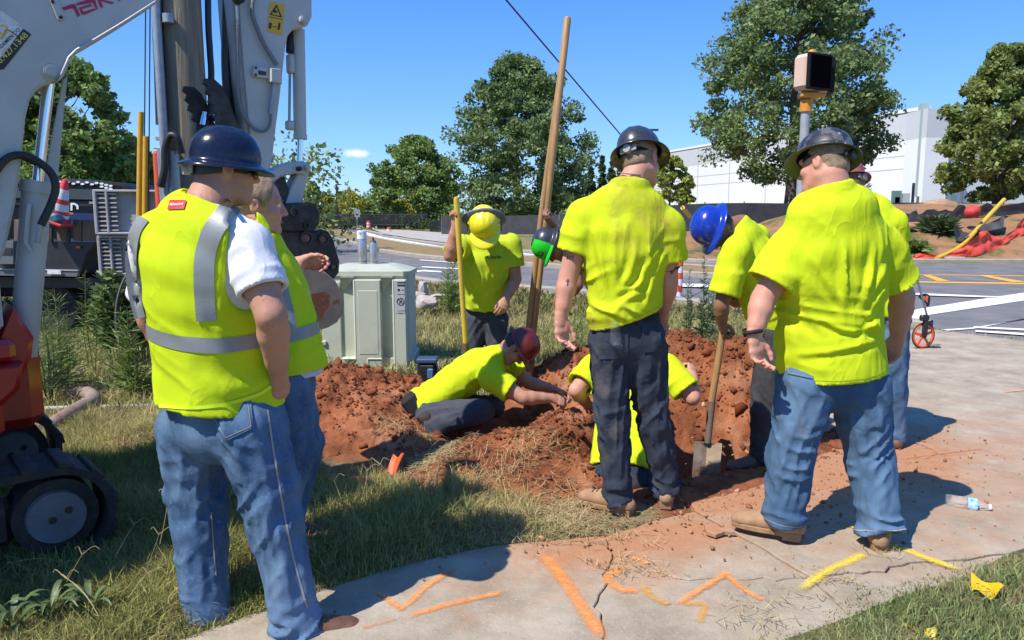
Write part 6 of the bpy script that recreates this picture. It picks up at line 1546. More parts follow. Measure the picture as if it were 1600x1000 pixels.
# bucket ram and linkage
br_ = MB().cyl(ex(466, 46, 0), ex(469, 217, 0), .034, .034, 24).cyl(ex(469, 210, 0), ex(469, 217.5, 0), .037, seg=24).build('bucket_ram', WPNT, exc)
MB().cyl(ex(469, 217, 0), ex(468, 256, 0), .0165, seg=16).build('ram_rod', CHROME, br_)
MB().tube([ex(455, 100, 0), ex(453, 112, 0), ex(452, 190, 0), ex(456, 200, 0)], .0075, 8).build('ram_pipe', STEELG, br_); MB().cyl(ex(455, 45, -.02), ex(453, 82, 0), .022, seg=12).build('ram_hose', HOSE, br_); MB().box(ex(454, 100, 0), (.035, .05, .10), np.array([EH, EN, EZ]), .008).build('ram_port', WPNT, br_); MB().box(ex(453, 196, 0), (.045, .04, .05), np.array([EH, EN, EZ]), .008).build('ram_port', WPNT, br_)
lk = eplate('bucket_link', [(418, 268), (432, 262), (456, 253), (474, 251), (485, 258), (485, 267), (476, 274), (462, 271), (440, 276), (425, 288), (412, 286)], .13, WPNT, exc, 0, .008)
pin(478, 262, .016, 'link_pin', lk, .065); pin(465, 264, .012, 'link_pin', lk, .065, IRON)
eplate('bucket_link', [(470, 262), (484, 268), (472, 320), (466, 336), (440, 336), (452, 300)], .10, WPNT, exc, .0, .008)
eplate('stick_tip', [(430, 272), (446, 276), (452, 300), (444, 330), (434, 340), (420, 330), (412, 286)], .12, IRON, stick, -.01, .006)
cp = eplate('quick_coupler', [(398, 322), (444, 318), (480, 316), (494, 318), (502, 332), (500, 350), (490, 364), (440, 362), (400, 356)], .24, IRON, exc, 0, .012)
for a, b, r in ((460, 331, .026), (478, 352, .018)): q = ex(a, b, .12); MB().lathe([(r, 0), (r, .012), (r*.6, .012), (r*.6, .002), (0, .002)], q, np.array([EZ, EH, EN])).build('coupler_pin', IRON, cp)
BK = V(*(ex(468, 452))); bkr = .30
ear = [(388, 366), (430, 358), (450, 362), (490, 362), (502, 358), (514, 362), (522, 376), (526, 392), (531, 408), (530, 426), (522, 436), (500, 440), (420, 440), (390, 420)]
bucket = MB()
def ring_plate(pts, depth, m, name, parent, off, holes=()): return eplate(name, pts, depth, m, parent, off, .006)
bk = eplate('bucket_ear', ear, .028, IRON, exc, .10, .006); eplate('bucket_ear', ear, .028, IRON, exc, -.10, .006)
for a, b, r, w in ((430, 372, .030, 1), (478, 372, .026, 1), (505, 374, .022, 1), (521, 417, .016, 1)):
    q = ex(a, b, .115); MB().lathe([(r*1.45, -.004), (r*1.45, .012), (r, .012), (r, .0), (0, .0)], q, np.array([EZ, EH, EN])).build('ear_boss', IRON, bk)
    MB().lathe([(r*.85, .0), (0., .0)], q+EN*.0025, np.array([EZ, EH, EN])).build('ear_pin', BUCK, bk)
bpts = [(505, 425), (520, 438), (531, 455), (535, 472), (533, 490), (525, 503), (512, 510), (496, 515), (478, 514), (455, 514), (430, 500), (410, 470), (412, 440), (430, 424), (455, 418), (482, 417)]
bs = MB().prism(exo(bpts, .23), EA, EH, EZ, .46, .016).build('bucket_shell', BUCK, exc)
eplate('bucket_side', [(508, 425), (524, 438), (534, 455), (538, 472), (536, 490), (527, 504), (513, 512), (496, 517), (478, 516), (452, 515), (426, 500), (407, 470), (409, 440), (428, 422), (455, 415), (482, 414)], .02, BUCK, bs, .24, .005)
stroke('rust_patch', [[(477, 465), (492, 458), (508, 456), (516, 462), (514, 478), (507, 488), (503, 500), (494, 492), (480, 494), (477, 480)], [(521, 470), (530, 468), (530, 476), (521, 476)]], RUSTC, bs, .2525)
# folded thumb
for off, dx in ((.07, 0), (-.07, 40)):
    base = [(375, 205), (366, 178), (356, 152), (347, 136), (336, 126), (320, 124), (318, 131), (325, 137), (322, 146), (329, 152), (326, 161), (334, 166), (332, 176), (339, 181), (338, 200)]
    pts = [(a-dx*.95+(6 if dx else 0), b+dx*.30-2) for a, b in base]
    eplate('thumb_plate', pts, .03, IRON, exc, off, .004)
MB().cyl(ex(322, 176, -.02), ex(318, 196, -.02), .02, seg=14).build('thumb_ram', CHROME, exc); MB().cyl(ex(338, 185, -.07), ex(352, 190, .07), .02, seg=12).build('thumb_pin', IRON, exc)

# ================================================================== POLE, CABLES, TRUCK
WOOD_P = mat('weathered_pole', (0.27, 0.23, 0.155), 0.9, col2=(0.17, 0.14, 0.092), nscale=5, stretch=(9, 9, .5), bump=.9, bscale=9, bdist=.012, col3=(.24, .215, .16), n3scale=2)
pc = P(293, 250, 5.45); pole = empty('utility_pole', (pc[0], 5.45, 0), 'weathered wooden utility pole with conduits rising behind the man in the vest', 'utility pole')
zz = np.linspace(-.3, 9.5, 30); MB().tube(np.stack([pc[0]+0*zz, 5.45+0*zz, zz], 1), .158-.0035*zz, 32).build('pole_shaft', WOOD_P, pole)
def vt(name, px, py0, py1, Yv, r, m, parent, seg=12):
    a, b = P(px, py1, Yv), P(px, py0, Yv); b[0] = a[0]; return MB().cyl(a, b, r, seg=seg).build(name, m, parent)
vt('conduit', 263, -500, 330, 5.26, .030, STEELG, pole, 18); vt('conduit', 281, 236, 420, 5.26, .040, STEELG, pole, 18)
MB().box(P(260, 300, 5.30), (.075, .07, .62), None, .01).build('cable_guard', STEELG, pole)
cyl = vt('conduit_coupling', 263, 22, 36, 5.26, .036, STEELG, pole, 18)
MB().tube(spline([P(248, -300, 5.3), P(246, 0, 5.3), P(249, 100, 5.3), P(252, 195, 5.3)], 30), .036, 12).build('service_cable', HOSE, pole)
MB().tube(spline([P(326, -300, 5.50), P(325, 0, 5.50), P(328, 80, 5.50), P(330, 130, 5.50), P(326, 300, 5.5)], 20), .022, 10).build('service_cable', HOSE, pole)
MB().tube(spline([P(250, 292, 5.2), P(257, 265, 5.2), P(258, 232, 5.2), P(266, 212, 5.2), P(277, 216, 5.2), P(284, 240, 5.22)], 30), .024, 12).build('cable_loop', HOSE, pole)
MB().box(P(257, 216, 5.28), (.12, .02, .03), None, .004).build('strap', STEELG, pole)
YG = mat('yellow_guard', (0.62, 0.33, 0.012), .5, col2=(.5, .27, .02), nscale=10)
for (a, b, c, d_, lab) in ((220, 175, 216, 430, 'taller yellow plastic guard on a guy wire beside the utility pole'), (228, 213, 225, 440, 'shorter yellow plastic guard on a guy wire beside the utility pole')):
    lo, hi = P(c, d_, 7.6), P(a, b, 7.6); g = empty('guy_wire', (lo[0], lo[1], 0), lab, 'guy wire', 'guy wires with yellow guards')
    MB().cyl(lo, hi, .028, seg=12).build('guard', YG, g); MB().cyl(V(lo[0]-.02, lo[1], 0), lo+(hi-lo)*4.2, .006, seg=6).build('wire', HOSE, g)
ot = P(246, 300, 7.3); t = MB().cyl(V(ot[0], 7.3, 0), P(245, 240, 7.3), .036, seg=14).lathe([(.036, 0), (.03, .02), (.0, .03)], P(245, 240, 7.3)).build('marker_post', mat('marker_orange', (.62, .075, .022), .5), loc=(ot[0], 7.3, 0)); setp(t, 'orange tube marker post standing beside the utility pole', 'marker post')
# ribbed plastic panels
PLAS = mat('grey_plastic', (0.40, 0.39, 0.38), .65, col2=(.30, .295, .285), nscale=5, bump=.2, bscale=40)
def panel(x0, x1, y0, y1, Yp, label):
    a, b = P(x0, y1, Yp), P(x1, y0, Yp); c = (a+b)/2; w, h = b[0]-a[0], b[2]-a[2]
    r = empty('ribbed_panel', (c[0], Yp, 0), label, 'plastic panel', 'grey plastic panels stacked on edge')
    ax_ = np.array([nrm(V(.97, .22, 0)), nrm(V(-.22, .97, 0)), V(0, 0, 1)])
    MB().box(c, (w, .03, h), ax_, .008).build('back_plate', PLAS, r)
    for fx, ww in ((-.48, .04), (-.30, .03), (.30, .03), (.49, .03)): MB().box(c+ax_[0]*w*fx-ax_[1]*.05, (ww*w*1.2, .09, h*.98), ax_, .006).build('rail', PLAS, r)
    for fz in (-.49, .49): MB().box(c+V(0, 0, h*fz)-ax_[1]*.05, (w, .09, .025), ax_, .006).build('rail', PLAS, r)
    me = None
    for k in range(9):
        for fx, L in ((-.39, .16), (.23, .12), (-.22, .14)):
            cc = c+ax_[0]*w*fx-ax_[1]*.045+V(0, 0, h*(-.42+.105*k)); me = MB().box(cc, (w*L, .07, .016), ax_, .003).build('rib', PLAS, r)
PY = 8.1
panel(158, 246, 298, 365, PY, 'upper of two ribbed grey plastic panels behind the man in the vest'); panel(164, 252, 369, 428, PY+.05, 'lower of two ribbed grey plastic panels behind the man in the vest')
pst = P(205, 420, PY+.15); t = MB().box((pst[0], PY+.16, .75), (.08, .08, 1.5), None, .005).box((pst[0], PY+.12, 1.02), (.6, .1, .05), None, .005).build('panel_stand', IRON, loc=(pst[0], PY+.16, 0)); setp(t, 'dark steel stand holding the ribbed grey panels', 'stand')
# truck
TBLK = mat('truck_black', (0.006, 0.008, 0.012), .5, spec=.12, col2=(.012, .014, .02), nscale=3); TGLASS = mat('truck_glass', (.02, .025, .03), .06, coat=.5); TTRIM = mat('trim_black', (.01, .01, .01), .6)
TY = 11.2
def tp(px, py, y=TY): q = P(px, py, y); return (q[0], q[2])
truck = empty('pickup_truck', (-7.2, TY, 0), 'black crew truck with white honeycomb decals parked behind the trailer', 'truck')
side = [tp(-330, 470), tp(-330, 345), tp(-120, 335), tp(-60, 292), tp(10, 281), tp(110, 279), tp(190, 285), tp(214, 300), tp(232, 345), tp(240, 400), tp(240, 460)]
MB().prism(side, (0, TY+.9, 0), (1, 0, 0), (0, 0, 1), 1.8, .05).build('body', TBLK, truck)
def tq(name, pts, m, parent, dy=-.008, th=.012): return MB().prism([tp(*q) for q in pts], (0, TY+dy, 0), (1, 0, 0), (0, 0, 1), th).build(name, m, parent)
tq('side_window', [(20, 293), (150, 296), (150, 312), (16, 309)], TGLASS, truck); tq('side_window', [(-52, 297), (12, 292), (8, 309), (-62, 309)], TGLASS, truck)
tq('belt_moulding', [(-110, 314), (226, 320), (227, 324), (-110, 318)], TTRIM, truck)
dr = tq('door', [(60, 318), (158, 321), (158, 400), (62, 400)], TBLK, truck, -.006, .01); tq('door_handle', [(142, 315), (151, 315), (151, 318.5), (142, 318.5)], STEELG, dr, -.03, .04)
tq('rear_lamp', [(192, 295), (197, 296), (197, 305), (192, 304)], mat('lamp_red', (.45, .01, .01), .2), truck, -.01, .02)
WHD = mat('white_vinyl', (.72, .72, .72), .5)
for (a, b) in ((90, 284), (95, 287), (103, 284.5), (112, 287), (119, 284.5), (126, 287.5), (133, 285), (141, 288), (148, 286), (156, 287), (156, 291.5), (163, 289), (163, 293.5), (170, 290.5), (170, 295)):
    tq('honeycomb_decal', [(a, b), (a+2, b-1.6), (a+5, b-1.6), (a+7, b), (a+5, b+1.6), (a+2, b+1.6)], WHD, truck, -.012, .004)
tq('blue_panel', [(96, 332), (160, 334), (160, 352), (100, 352)], mat('deep_blue', (.012, .03, .09), .35), truck, -.012, .006)
for pl in ([(101, 320), (104, 320), (104, 329), (101, 329)], [(101, 316.5), (104, 316.5), (104, 318.6), (101, 318.6)], [(106, 317), (109, 317), (109, 329), (106, 329)], [(111, 317), (117, 317), (121, 319), (123.5, 322), (123.5, 327), (120.5, 327), (120.5, 323.5), (118, 320), (114, 320), (114, 329), (111, 329)]): tq('door_lettering', pl, WHD, truck, -.013, .004)
tq('door_decal', [(100.5, 331.5), (115.5, 332), (115.5, 335.2), (100.5, 335)], mat('decal_orange', (.6, .12, .03), .5), truck, -.0165, .004)
for px in (-230, 190): q = P(px, 455, TY); MB().lathe([(.0, -.11), (.24, -.11), (.37, -.10), (.39, -.05), (.39, .05), (.37, .10), (.0, .11)], (q[0], TY+.14, .39), np.array([V(1, 0, 0), V(0, 0, 1), V(0, -1, 0)])).build('wheel', RUB, truck)
# trailer loaded with boards
TR_Y = 9.3; trailer = empty('trailer', (-6.3, TR_Y, 0), 'dark utility trailer with upright boards parked in front of the black truck', 'trailer')
def tr(px, py, y=TR_Y): q = P(px, py, y); return (q[0], q[2])
def rq(name, pts, m, parent=trailer, dy=0., th=.03, bev=.004): return MB().prism([tr(*q) for q in pts], (0, TR_Y+dy, 0), (1, 0, 0), (0, 0, 1), th, bev).build(name, m, parent)
TDARK = mat('trailer_black', (.012, .013, .015), .5, col2=(.025, .026, .03), nscale=5); TGREY = mat('trailer_grey', (.12, .13, .145), .5)
rq('bed', [(-220, 378), (150, 378), (135, 396), (126, 428), (-220, 424)], TDARK, dy=.8, th=1.6); rq('rear_rail', [(-220, 417), (126, 424), (124, 432), (-220, 427)], TGREY, dy=-.02, th=.06); rq('light_rail', [(-220, 415), (126, 421.5), (126, 423.5), (-220, 417.5)], STEELG, dy=-.03, th=.06)
pl_ = rq('number_plate', [(80, 421), (101, 421.6), (101, 428), (80, 427.5)], WHITE_ST, dy=-.075, th=.01, bev=0)
rq('rear_lamp', [(121, 384), (127, 384.5), (127, 388), (121, 387.5)], mat('lamp_amber', (.6, .10, .02), .3), dy=-.02, th=.03)
rq('grey_box', [(2, 376), (30, 376), (30, 412), (2, 412)], TGREY, dy=-.06, th=.1); rq('box_slot', [(6, 386), (28, 387), (28, 397), (6, 396)], TDARK, dy=-.115, th=.012, bev=0)
BOARD = mat('stained_plywood', (.17, .125, .085), .8, col2=(.115, .082, .055), nscale=6, stretch=(6, 6, .7))
for a, b in ((-180, -150), (-140, -110), (-100, -66), (-52, -20), (-12, 12), (22, 34), (64, 78), (87, 105), (114, 127.5), (129, 148)): rq('board', [(a, 343), (b, 344), (b, 377), (a, 376)], BOARD, dy=.02, th=.05)
for a in (82, 109): rq('stake', [(a-3, 341), (a+2, 341), (a+2, 378), (a-3, 378)], IRON, dy=-.02, th=.04)
for px in (60, -120): q = P(px, 470, TR_Y); MB().lathe([(.0, -.1), (.22, -.1), (.34, -.08), (.36, 0), (.34, .08), (.0, .1)], (q[0], TR_Y+.3, .36), np.array([V(1, 0, 0), V(0, 0, 1), V(0, -1, 0)])).build('wheel', RUB, trailer)
rq('chassis', [(-220, 432), (150, 436), (150, 452), (-220, 450)], TDARK, dy=.9, th=1.5)
rq('axle_guard', [(100, 436), (165, 430), (165, 480), (100, 480)], TDARK, dy=.7, th=.6)
text_on_plane('trailer_lettering', 'KRAUS', V(tr(116, 441)[0], TR_Y-.06+.4-.02, tr(116, 441)[1]), V(1, 0, 0), V(0, 0, 1), .07, mat('dull_green', (.02, .06, .035), .6), trailer, .30)
cone = empty('traffic_cone', (P(98, 340, 9.0)[0], 9.0, 0), 'tilted traffic cone with white bands lying on the trailer load', 'traffic cone')
ca, cb = P(86, 345, 9.15), P(103, 281, 9.15); ax_ = nrm(cb-ca); X_, Y_, Z_ = basis(ax_); L_ = np.linalg.norm(cb-ca); CO = mat('cone_orange', (.66, .035, .03), .5); CW = mat('cone_white', (.62, .62, .62), .5)
for a, b, m in ((0, .12, CO), (.12, .20, CW), (.20, .28, CO), (.28, .44, CW), (.44, .55, CO), (.55, .78, CW), (.78, 1.0, CO)):
    r = lambda t: .155-.125*t
    MB().lathe([(r(a), a*L_), (r(b), b*L_)], ca, np.array([X_, Y_, Z_]), 24).build('band' if m is CW else 'cone_shell', m, cone)
MB().box(ca, (.36, .36, .03), np.array([X_, Y_, Z_]), .006).build('cone_base', CO, cone)
t = MB().box(P(82, 345, 9.1), (.30, .25, .10), np.array([nrm(V(1, 0, .3)), V(0, 1, 0), nrm(V(-.3, 0, 1))]), .02).build('tarpaulin', mat('teal_sheet', (.03, .12, .17), .4), loc=P(82, 345, 9.1)); setp(t, 'blue green folded sheet beside the cone on the trailer', 'tarpaulin')
# pipe, plank and cable on the grass behind the tracks
RUSTP = mat('rusty_pipe', (.20, .135, .10), .8, col2=(.30, .22, .17), nscale=8, bump=.4, bscale=40, col3=(.24, .10, .06), n3scale=5)
pth = spline([G(70, 672, .04), G(96, 655, .06), G(126, 637, .07), G(145, 626, .07), G(139, 615, .06), G(120, 614, .05), G(104, 618, .04)], 40)
t = MB().tube(pth, .055, 18).build('bent_pipe', RUSTP, loc=pth[0]); setp(t, 'rusty bent pipe lying on dry grass behind the digger tracks', 'pipe')
a, b = G(-30, 641, .03), G(255, 634, .03); t = MB().tube([a, b], .02, 12).build('plastic_pipe', mat('grey_white_pvc', (.42, .40, .36), .6, col2=(.3, .27, .22), nscale=5), loc=a); setp(t, 'thin pale pipe lying straight across the grass behind the bent pipe', 'pipe')
pth = spline([P(200, 425, 6.6), P(188, 450, 6.5), P(181, 485, 6.4), P(184, 530, 6.3), P(198, 575, 6.2), P(212, 592, 6.25), P(240, 600, 6.3)], 40)
t = MB().tube(pth, .011, 8).build('black_cable', HOSE, loc=pth[-1]); setp(t, 'black cable hanging in a loop left of the man in the vest', 'cable')
# ================================================================== SMALL THINGS ROUND THE DIG
CAB_G = mat('cabinet_green', (0.44, 0.465, 0.355), .6, col2=(.40, .42, .33), nscale=4, bump=.12, bscale=40, col3=(.23, .235, .18), n3scale=2.5, c3=(.55, .8)); CAB_L = mat('cabinet_edge', (.62, .65, .53), .6)
CY = 7.35
def cq(px, py, dy=0.): return P(px, py, CY+dy)
cb_ = empty('utility_cabinet', (*gpt(570, 588), 0), 'pale green ribbed utility cabinet with two spray cans on top', 'utility cabinet')
xL, xR, zT = cq(503, 470)[0], cq(638, 470)[0], cq(570, 428)[2]; W_ = xR-xL; xc = (xL+xR)/2; D_ = .62
def plan(w, d, c): return [(-w/2+c, -d/2), (w/2-c, -d/2), (w/2, -d/2+c), (w/2, d/2-c), (w/2-c, d/2), (-w/2+c, d/2), (-w/2, d/2-c), (-w/2, -d/2+c)]
ctr = V(xc, CY+D_/2, 0); zb = .12
MB().prism(plan(W_, D_, .05), ctr+EZ*(zb+(zT-zb)/2), (1, 0, 0), (0, 1, 0), zT-zb, .008).build('housing', CAB_G, cb_)
MB().prism(plan(W_+.05, D_+.05, .05), ctr+EZ*(.06), (1, 0, 0), (0, 1, 0), .14, .008).build('plinth', CAB_G, cb_)
lid = MB(); p0 = np.array(plan(W_+.035, D_+.035, .06)); p1_ = np.array(plan(W_*.62, D_*.5, .05)); n_ = 8
vv = np.concatenate([np.c_[p0, np.full(8, zT-.02)], np.c_[p0, np.full(8, zT+.025)], np.c_[p1_, np.full(8, zT+.085)]])+ctr
lid.add(vv, [(i, (i+1) % 8, 8+(i+1) % 8, 8+i) for i in range(8)]+[(8+i, 8+(i+1) % 8, 16+(i+1) % 8, 16+i) for i in range(8)]+[tuple(range(16, 24)), tuple(range(7, -1, -1))]); lid.build('lid', CAB_G, cb_, sharp=.2)
fx = lambda px: cq(px, 500)[0]; ZM = cq(570, 560)[2]; yF = CY
def pil(name, x0, x1, y0, y1, out_, m=CAB_G): return MB().box(((fx(x0)+fx(x1))/2, yF-out_/2, (cq(570, y1)[2]+cq(570, y0)[2])/2), (fx(x1)-fx(x0), out_, cq(570, y0)[2]-cq(570, y1)[2]), None, .008).build(name, m, cb_)
pil('front_panel', 557, 598, 436, 572, .09); pil('corner_panel', 617, 637, 436, 574, .09); pil('corner_panel', 504, 534, 440, 574, .03)
# sloping hood pieces over the recesses
for x0, x1 in ((536, 556), (599, 616)):
    a, b = fx(x0), fx(x1); zt = cq(570, 432)[2]; MB().add([(a, yF, zt-.16), (b, yF, zt-.02), (b, yF-.088, zt+.0), (a, yF-.088, zt+.0), (a, yF, zt), (b, yF, zt)], [(0, 1, 2, 3), (0, 3, 4), (1, 5, 2), (3, 2, 5, 4)]).build('recess_hood', CAB_G, cb_, sharp=.2)
for x, y0, y1, o_ in ((557.5, 436, 560, .095), (617.5, 436, 574, .095)): pil('rib', x-1.3, x+1.3, y0, y1, o_, CAB_L)
for x0, x1, y in ((535, 557, 558), (576, 598, 558), (566, 577, 570), (600, 640, 573), (505, 556, 574), (560, 600, 590)): pil('rib', x0, x1, y-.8, y+.8, .10, CAB_L)
pil('rib', 575.5, 577, 558, 570, .10, CAB_L); pil('door_panel', 562, 594, 452, 552, .094)
lb = MB().add([(fx(620), yF-.0925, cq(0, 488)[2]), (fx(635), yF-.0925, cq(0, 488)[2]), (fx(635), yF-.0925, cq(0, 438)[2]), (fx(620), yF-.0925, cq(0, 438)[2])], [(0, 1, 2, 3)]).build('warning_label', mat('label_grey', (.40, .41, .40), .5), cb_, smooth=False)
def lab(x0, x1, y0, y1, nm='label_bar'): MB().add([(fx(x0), yF-.0935, cq(0, y1)[2]), (fx(x1), yF-.0935, cq(0, y1)[2]), (fx(x1), yF-.0935, cq(0, y0)[2]), (fx(x0), yF-.0935, cq(0, y0)[2])], [(0, 1, 2, 3)]).build(nm, BLACKP, lb, smooth=False)
lab(624, 636, 439.5, 441.5); lab(624, 636, 444, 446.2); lab(624, 635, 458, 458.8); lab(624.5, 628, 450, 453.5, 'label_arrow'); lab(630, 634.5, 451.4, 452.4, 'label_arrow')
for s_, y_, w_ in (('WARNING', 444, .082), ('CALL BEFORE', 484.5, .085), ('YOU DIG', 488, .055)): text_on_plane('label_lettering', s_, (fx(624), yF-.0935, cq(0, y_)[2]), V(1, 0, 0), EZ, .011, BLACKP, lb, w_*.9)
cc = V((fx(622.5)+fx(634.5))/2, yF-.0936, cq(0, 469.5)[2]); a_ = np.linspace(0, 2*math.pi, 28, endpoint=False)
MB().tube(np.stack([cc[0]+.034*np.cos(a_), cc[1]+0*a_, cc[2]+.034*np.sin(a_)], 1), .0042, 6, closed=True).tube([cc+V(-.024, 0, .024), cc+V(.024, 0, -.024)], .0038, 6).tube([cc+V(-.014, 0, -.018), cc+V(.012, 0, .016)], .004, 6).tube([cc+V(.004, 0, .018), cc+V(.018, 0, .006)], .003, 6).build('no_digging_symbol', BLACKP, lb)
MB().box((fx(507), yF-.03, cq(0, 535)[2]), (.05, .05, .05), None, .01).build('latch', CAB_G, cb_)
ALU = mat('spray_can_silver', (.52, .53, .54), .3, metal=.6, col2=(.42, .43, .44), nscale=20)
zc = zT+.085
for px, lab_, cap in ((565.5, 'taller silver spray can with a cap on the green cabinet', True), (583, 'shorter silver spray can with bare nozzle on the green cabinet', False)):
    x_ = cq(px, 400, .25)[0]; o_ = V(x_, CY+.27, zc); r_ = empty('spray_can', o_, lab_, 'spray can', 'spray cans on the cabinet')
    rr = .047 if cap else .040; hh = .27 if cap else .225
    MB().lathe([(rr*.94, 0), (rr, .006), (rr, hh*.92), (rr*.93, hh*.95)], o_, None, 24).build('can_body', ALU, r_)
    MB().lathe([(rr*1.01, hh*.06), (rr*1.01, hh*.12)], o_, None, 24).build('can_band', mat('can_print', (.2, .2, .2), .5), r_)
    if cap:
        MB().lathe([(rr*1.04, hh*.93), (rr*1.04, hh*1.22), (rr*.95, hh*1.24), (0, hh*1.24)], o_, None, 24).build('can_cap', mat('can_cap_white', (.68, .69, .70), .4), r_)
        text_on_plane('cap_letter', 'V', o_+V(-.02, -rr*1.06, hh*1.08), V(1, 0, 0), EZ, .03, BLACKP, r_)
    else: MB().lathe([(rr*.93, hh*.95), (rr*.6, hh*1.04), (.012, hh*1.08), (.012, hh*1.12), (.008, hh*1.13), (.008, hh*1.2), (0, hh*1.2)], o_, None, 20).build('nozzle', mat('nozzle_dark', (.03, .035, .06), .5), r_)
# battery box on the grass
o_ = P(668, 562, 5.95); bx = empty('tool_case', (o_[0], o_[1], 0), 'dark blue and black tool case standing behind the crouching man', 'tool case')
MB().box(V(o_[0], o_[1], .18), (.16, .14, .36), None, .03).build('case_body', BLACKP, bx); MB().box(V(o_[0], o_[1], .37), (.17, .15, .04), None, .015).build('case_lid', mat('case_blue', (.03, .06, .12), .5), bx); MB().box(V(o_[0]+.03, o_[1]-.07, .27), (.05, .03, .08), None, .01).build('case_latch', mat('latch_blue', (.06, .14, .30), .5), bx)
# tools with handles
HWOOD = mat('ash_handle', (.40, .235, .095), .55, col2=(.30, .165, .06), nscale=6, stretch=(14, 14, 1.2), bump=.25, bscale=12, bdist=.003)
YFIB = mat('yellow_fibreglass', (.66, .48, .055), .45, col2=(.56, .40, .06), nscale=9)
GSTEEL = mat('dull_steel', (.20, .165, .13), .55, metal=.4, col2=(.14, .10, .075), nscale=9, col3=(.30, .16, .09), n3scale=10)
a, b = P(713, 308, 5.30), P(727, 535, 5.52); d_ = nrm(b-a); t = empty('digging_tool', b, 'tool with yellow handle held upright by the man in the yellow helmet', 'digging tool')
MB().tube([a-d_*.0, a+d_*.02, b], [.016, .021, .019], 14).build('handle', YFIB, t); MB().cyl(b, b+d_*.32, .024, .020, 14).build('socket', GSTEEL, t); MB().box(b+d_*.45, (.13, .014, .3), np.array([V(1, 0, 0), np.cross(d_, V(1, 0, 0)), d_]), .004).build('blade', GSTEEL, t)
# long twin handled digger
tw_t = empty('post_hole_digger', G(827, 600), 'tall twin wooden handles of a post hole digger reaching far above the workers', 'post hole digger')
top, bot = P(887, 26, 5.62), P(829, 562, 5.82); d_ = nrm(bot-top); sx = V(1, 0, 0)-d_*d_[0]; sx = nrm(sx)
MB().tube([top, top+d_*.015, (top*.5+bot*.5), bot], [.017, .027, .025, .024], 14).build('handle', HWOOD, tw_t)
s2 = P(866, 190, 5.60); MB().tube([top+d_*.14+V(0, .05, 0), top*.45+bot*.55-sx*.036, bot-sx*.045], [.020, .023, .023], 14).build('handle', HWOOD, tw_t)
for k in (-.045, .0): MB().lathe([(.034, 0), (.037, .25), (.045, .5)], bot+sx*k-d_*.08, np.array([sx, np.cross(d_, sx), d_]), 18).build('socket', GSTEEL, tw_t)
# spade
a, b, c = P(1137, 462, 4.50), P(1111, 632, 4.52), P(1102, 738, 4.46); d_ = nrm(b-a); sp_ = empty('spade', G(1103, 725), 'spade with wooden shaft and dirty steel blade stuck into the hole edge', 'spade')
MB().tube([a, (a+b)/2+V(.004, 0, 0), b], [.019, .021, .022], 14).build('shaft', HWOOD, sp_); d2 = nrm(c-b); MB().cyl(b-d_*.02, b+d2*.24, .025, .020, 14).build('socket', GSTEEL, sp_)
sx = nrm(V(1, -.10, .05)-d2*d2[0]); ny = np.cross(d2, sx); g = []; NU, NVv = 13, 14
for i in range(NU):
    for j in range(NVv):
        u, v_ = i/(NU-1)*2-1, j/(NVv-1); w_ = .083*(1 if v_ < .62 else math.sqrt(max(0, 1-((v_-.62)/.40)**2))); g.append(b+d2*(.235+.30*v_)+sx*u*w_+ny*(.020*u*u-.022*math.exp(-(u/.22)**2)*(1-v_)))
g = np.array(g); ii_ = np.arange(NU*NVv).reshape(NU, NVv); f_ = np.stack([ii_[:-1, :-1], ii_[1:, :-1], ii_[1:, 1:], ii_[:-1, 1:]], -1).reshape(-1, 4)
g2 = g+ny*.003; link('blade', mesh_from('blade', np.concatenate([g, g2]), np.concatenate([f_, f_[:, ::-1]+len(g)])), mat('spade_blade', (.40, .31, .22), .6, metal=.2, col2=(.27, .14, .075), nscale=7, contrast=(.4, .7)), sp_)
for s_ in (-1, 1): MB().box(b+d2*.24+sx*s_*.052, (.062, .018, .010), np.array([sx, ny, d2]), .003).build('foot_rest', GSTEEL, sp_)
# locating flags
def flag(pts, m, name, label, cat, n=(10, 6), bend=.012, z=None, group=None, stake=None):
    q = [np.asarray(p_, float) for p_ in pts]; u, v_ = np.meshgrid(np.linspace(0, 1, n[0]), np.linspace(0, 1, n[1]), indexing='ij'); u, v_ = u.ravel()[:, None], v_.ravel()[:, None]
    p_ = (1-u)*(1-v_)*q[0]+u*(1-v_)*q[1]+u*v_*q[2]+(1-u)*v_*q[3]; p_[:, 2] += bend*np.sin(u[:, 0]*7+v_[:, 0]*2); p_[:, 1] += bend*np.sin(u[:, 0]*5+1)
    i = np.arange(n[0]*n[1]).reshape(n); f = np.stack([i[:-1, :-1], i[1:, :-1], i[1:, 1:], i[:-1, 1:]], -1).reshape(-1, 4)
    r = empty(name, q[0]*V(1, 1, 0), label, cat, group); link('sheet', mesh_from('sheet', p_, f), m, r)
    if stake is not None: MB().cyl(stake[0], stake[1], .0016, seg=6).build('stake', STEELG, r)
    return r, p_
OFL = mat('orange_flag', (.72, .105, .012), .5, trans=.25); YFL = mat('yellow_flag', (.70, .48, .01), .45, trans=.15, col2=(.62, .41, .01), nscale=9)
flag([P(602, 742, 3.98), P(620, 737, 3.98), P(632, 709, 4.02), P(614, 713, 4.05)], OFL, 'marker_flag', 'orange marker flag bent over in the grass before the dirt heap', 'marker flag', stake=(G(600, 752), P(628, 712, 4.29)))
flag([P(871, 587, 5.6), P(876, 587, 5.6), P(874, 577, 5.6), P(871, 578, 5.6)], OFL, 'marker_flag', 'tiny orange marker flag beyond the crouching man', 'marker flag', n=(4, 4), bend=.003, stake=(P(872, 600, 5.6), P(872, 578, 5.6)))
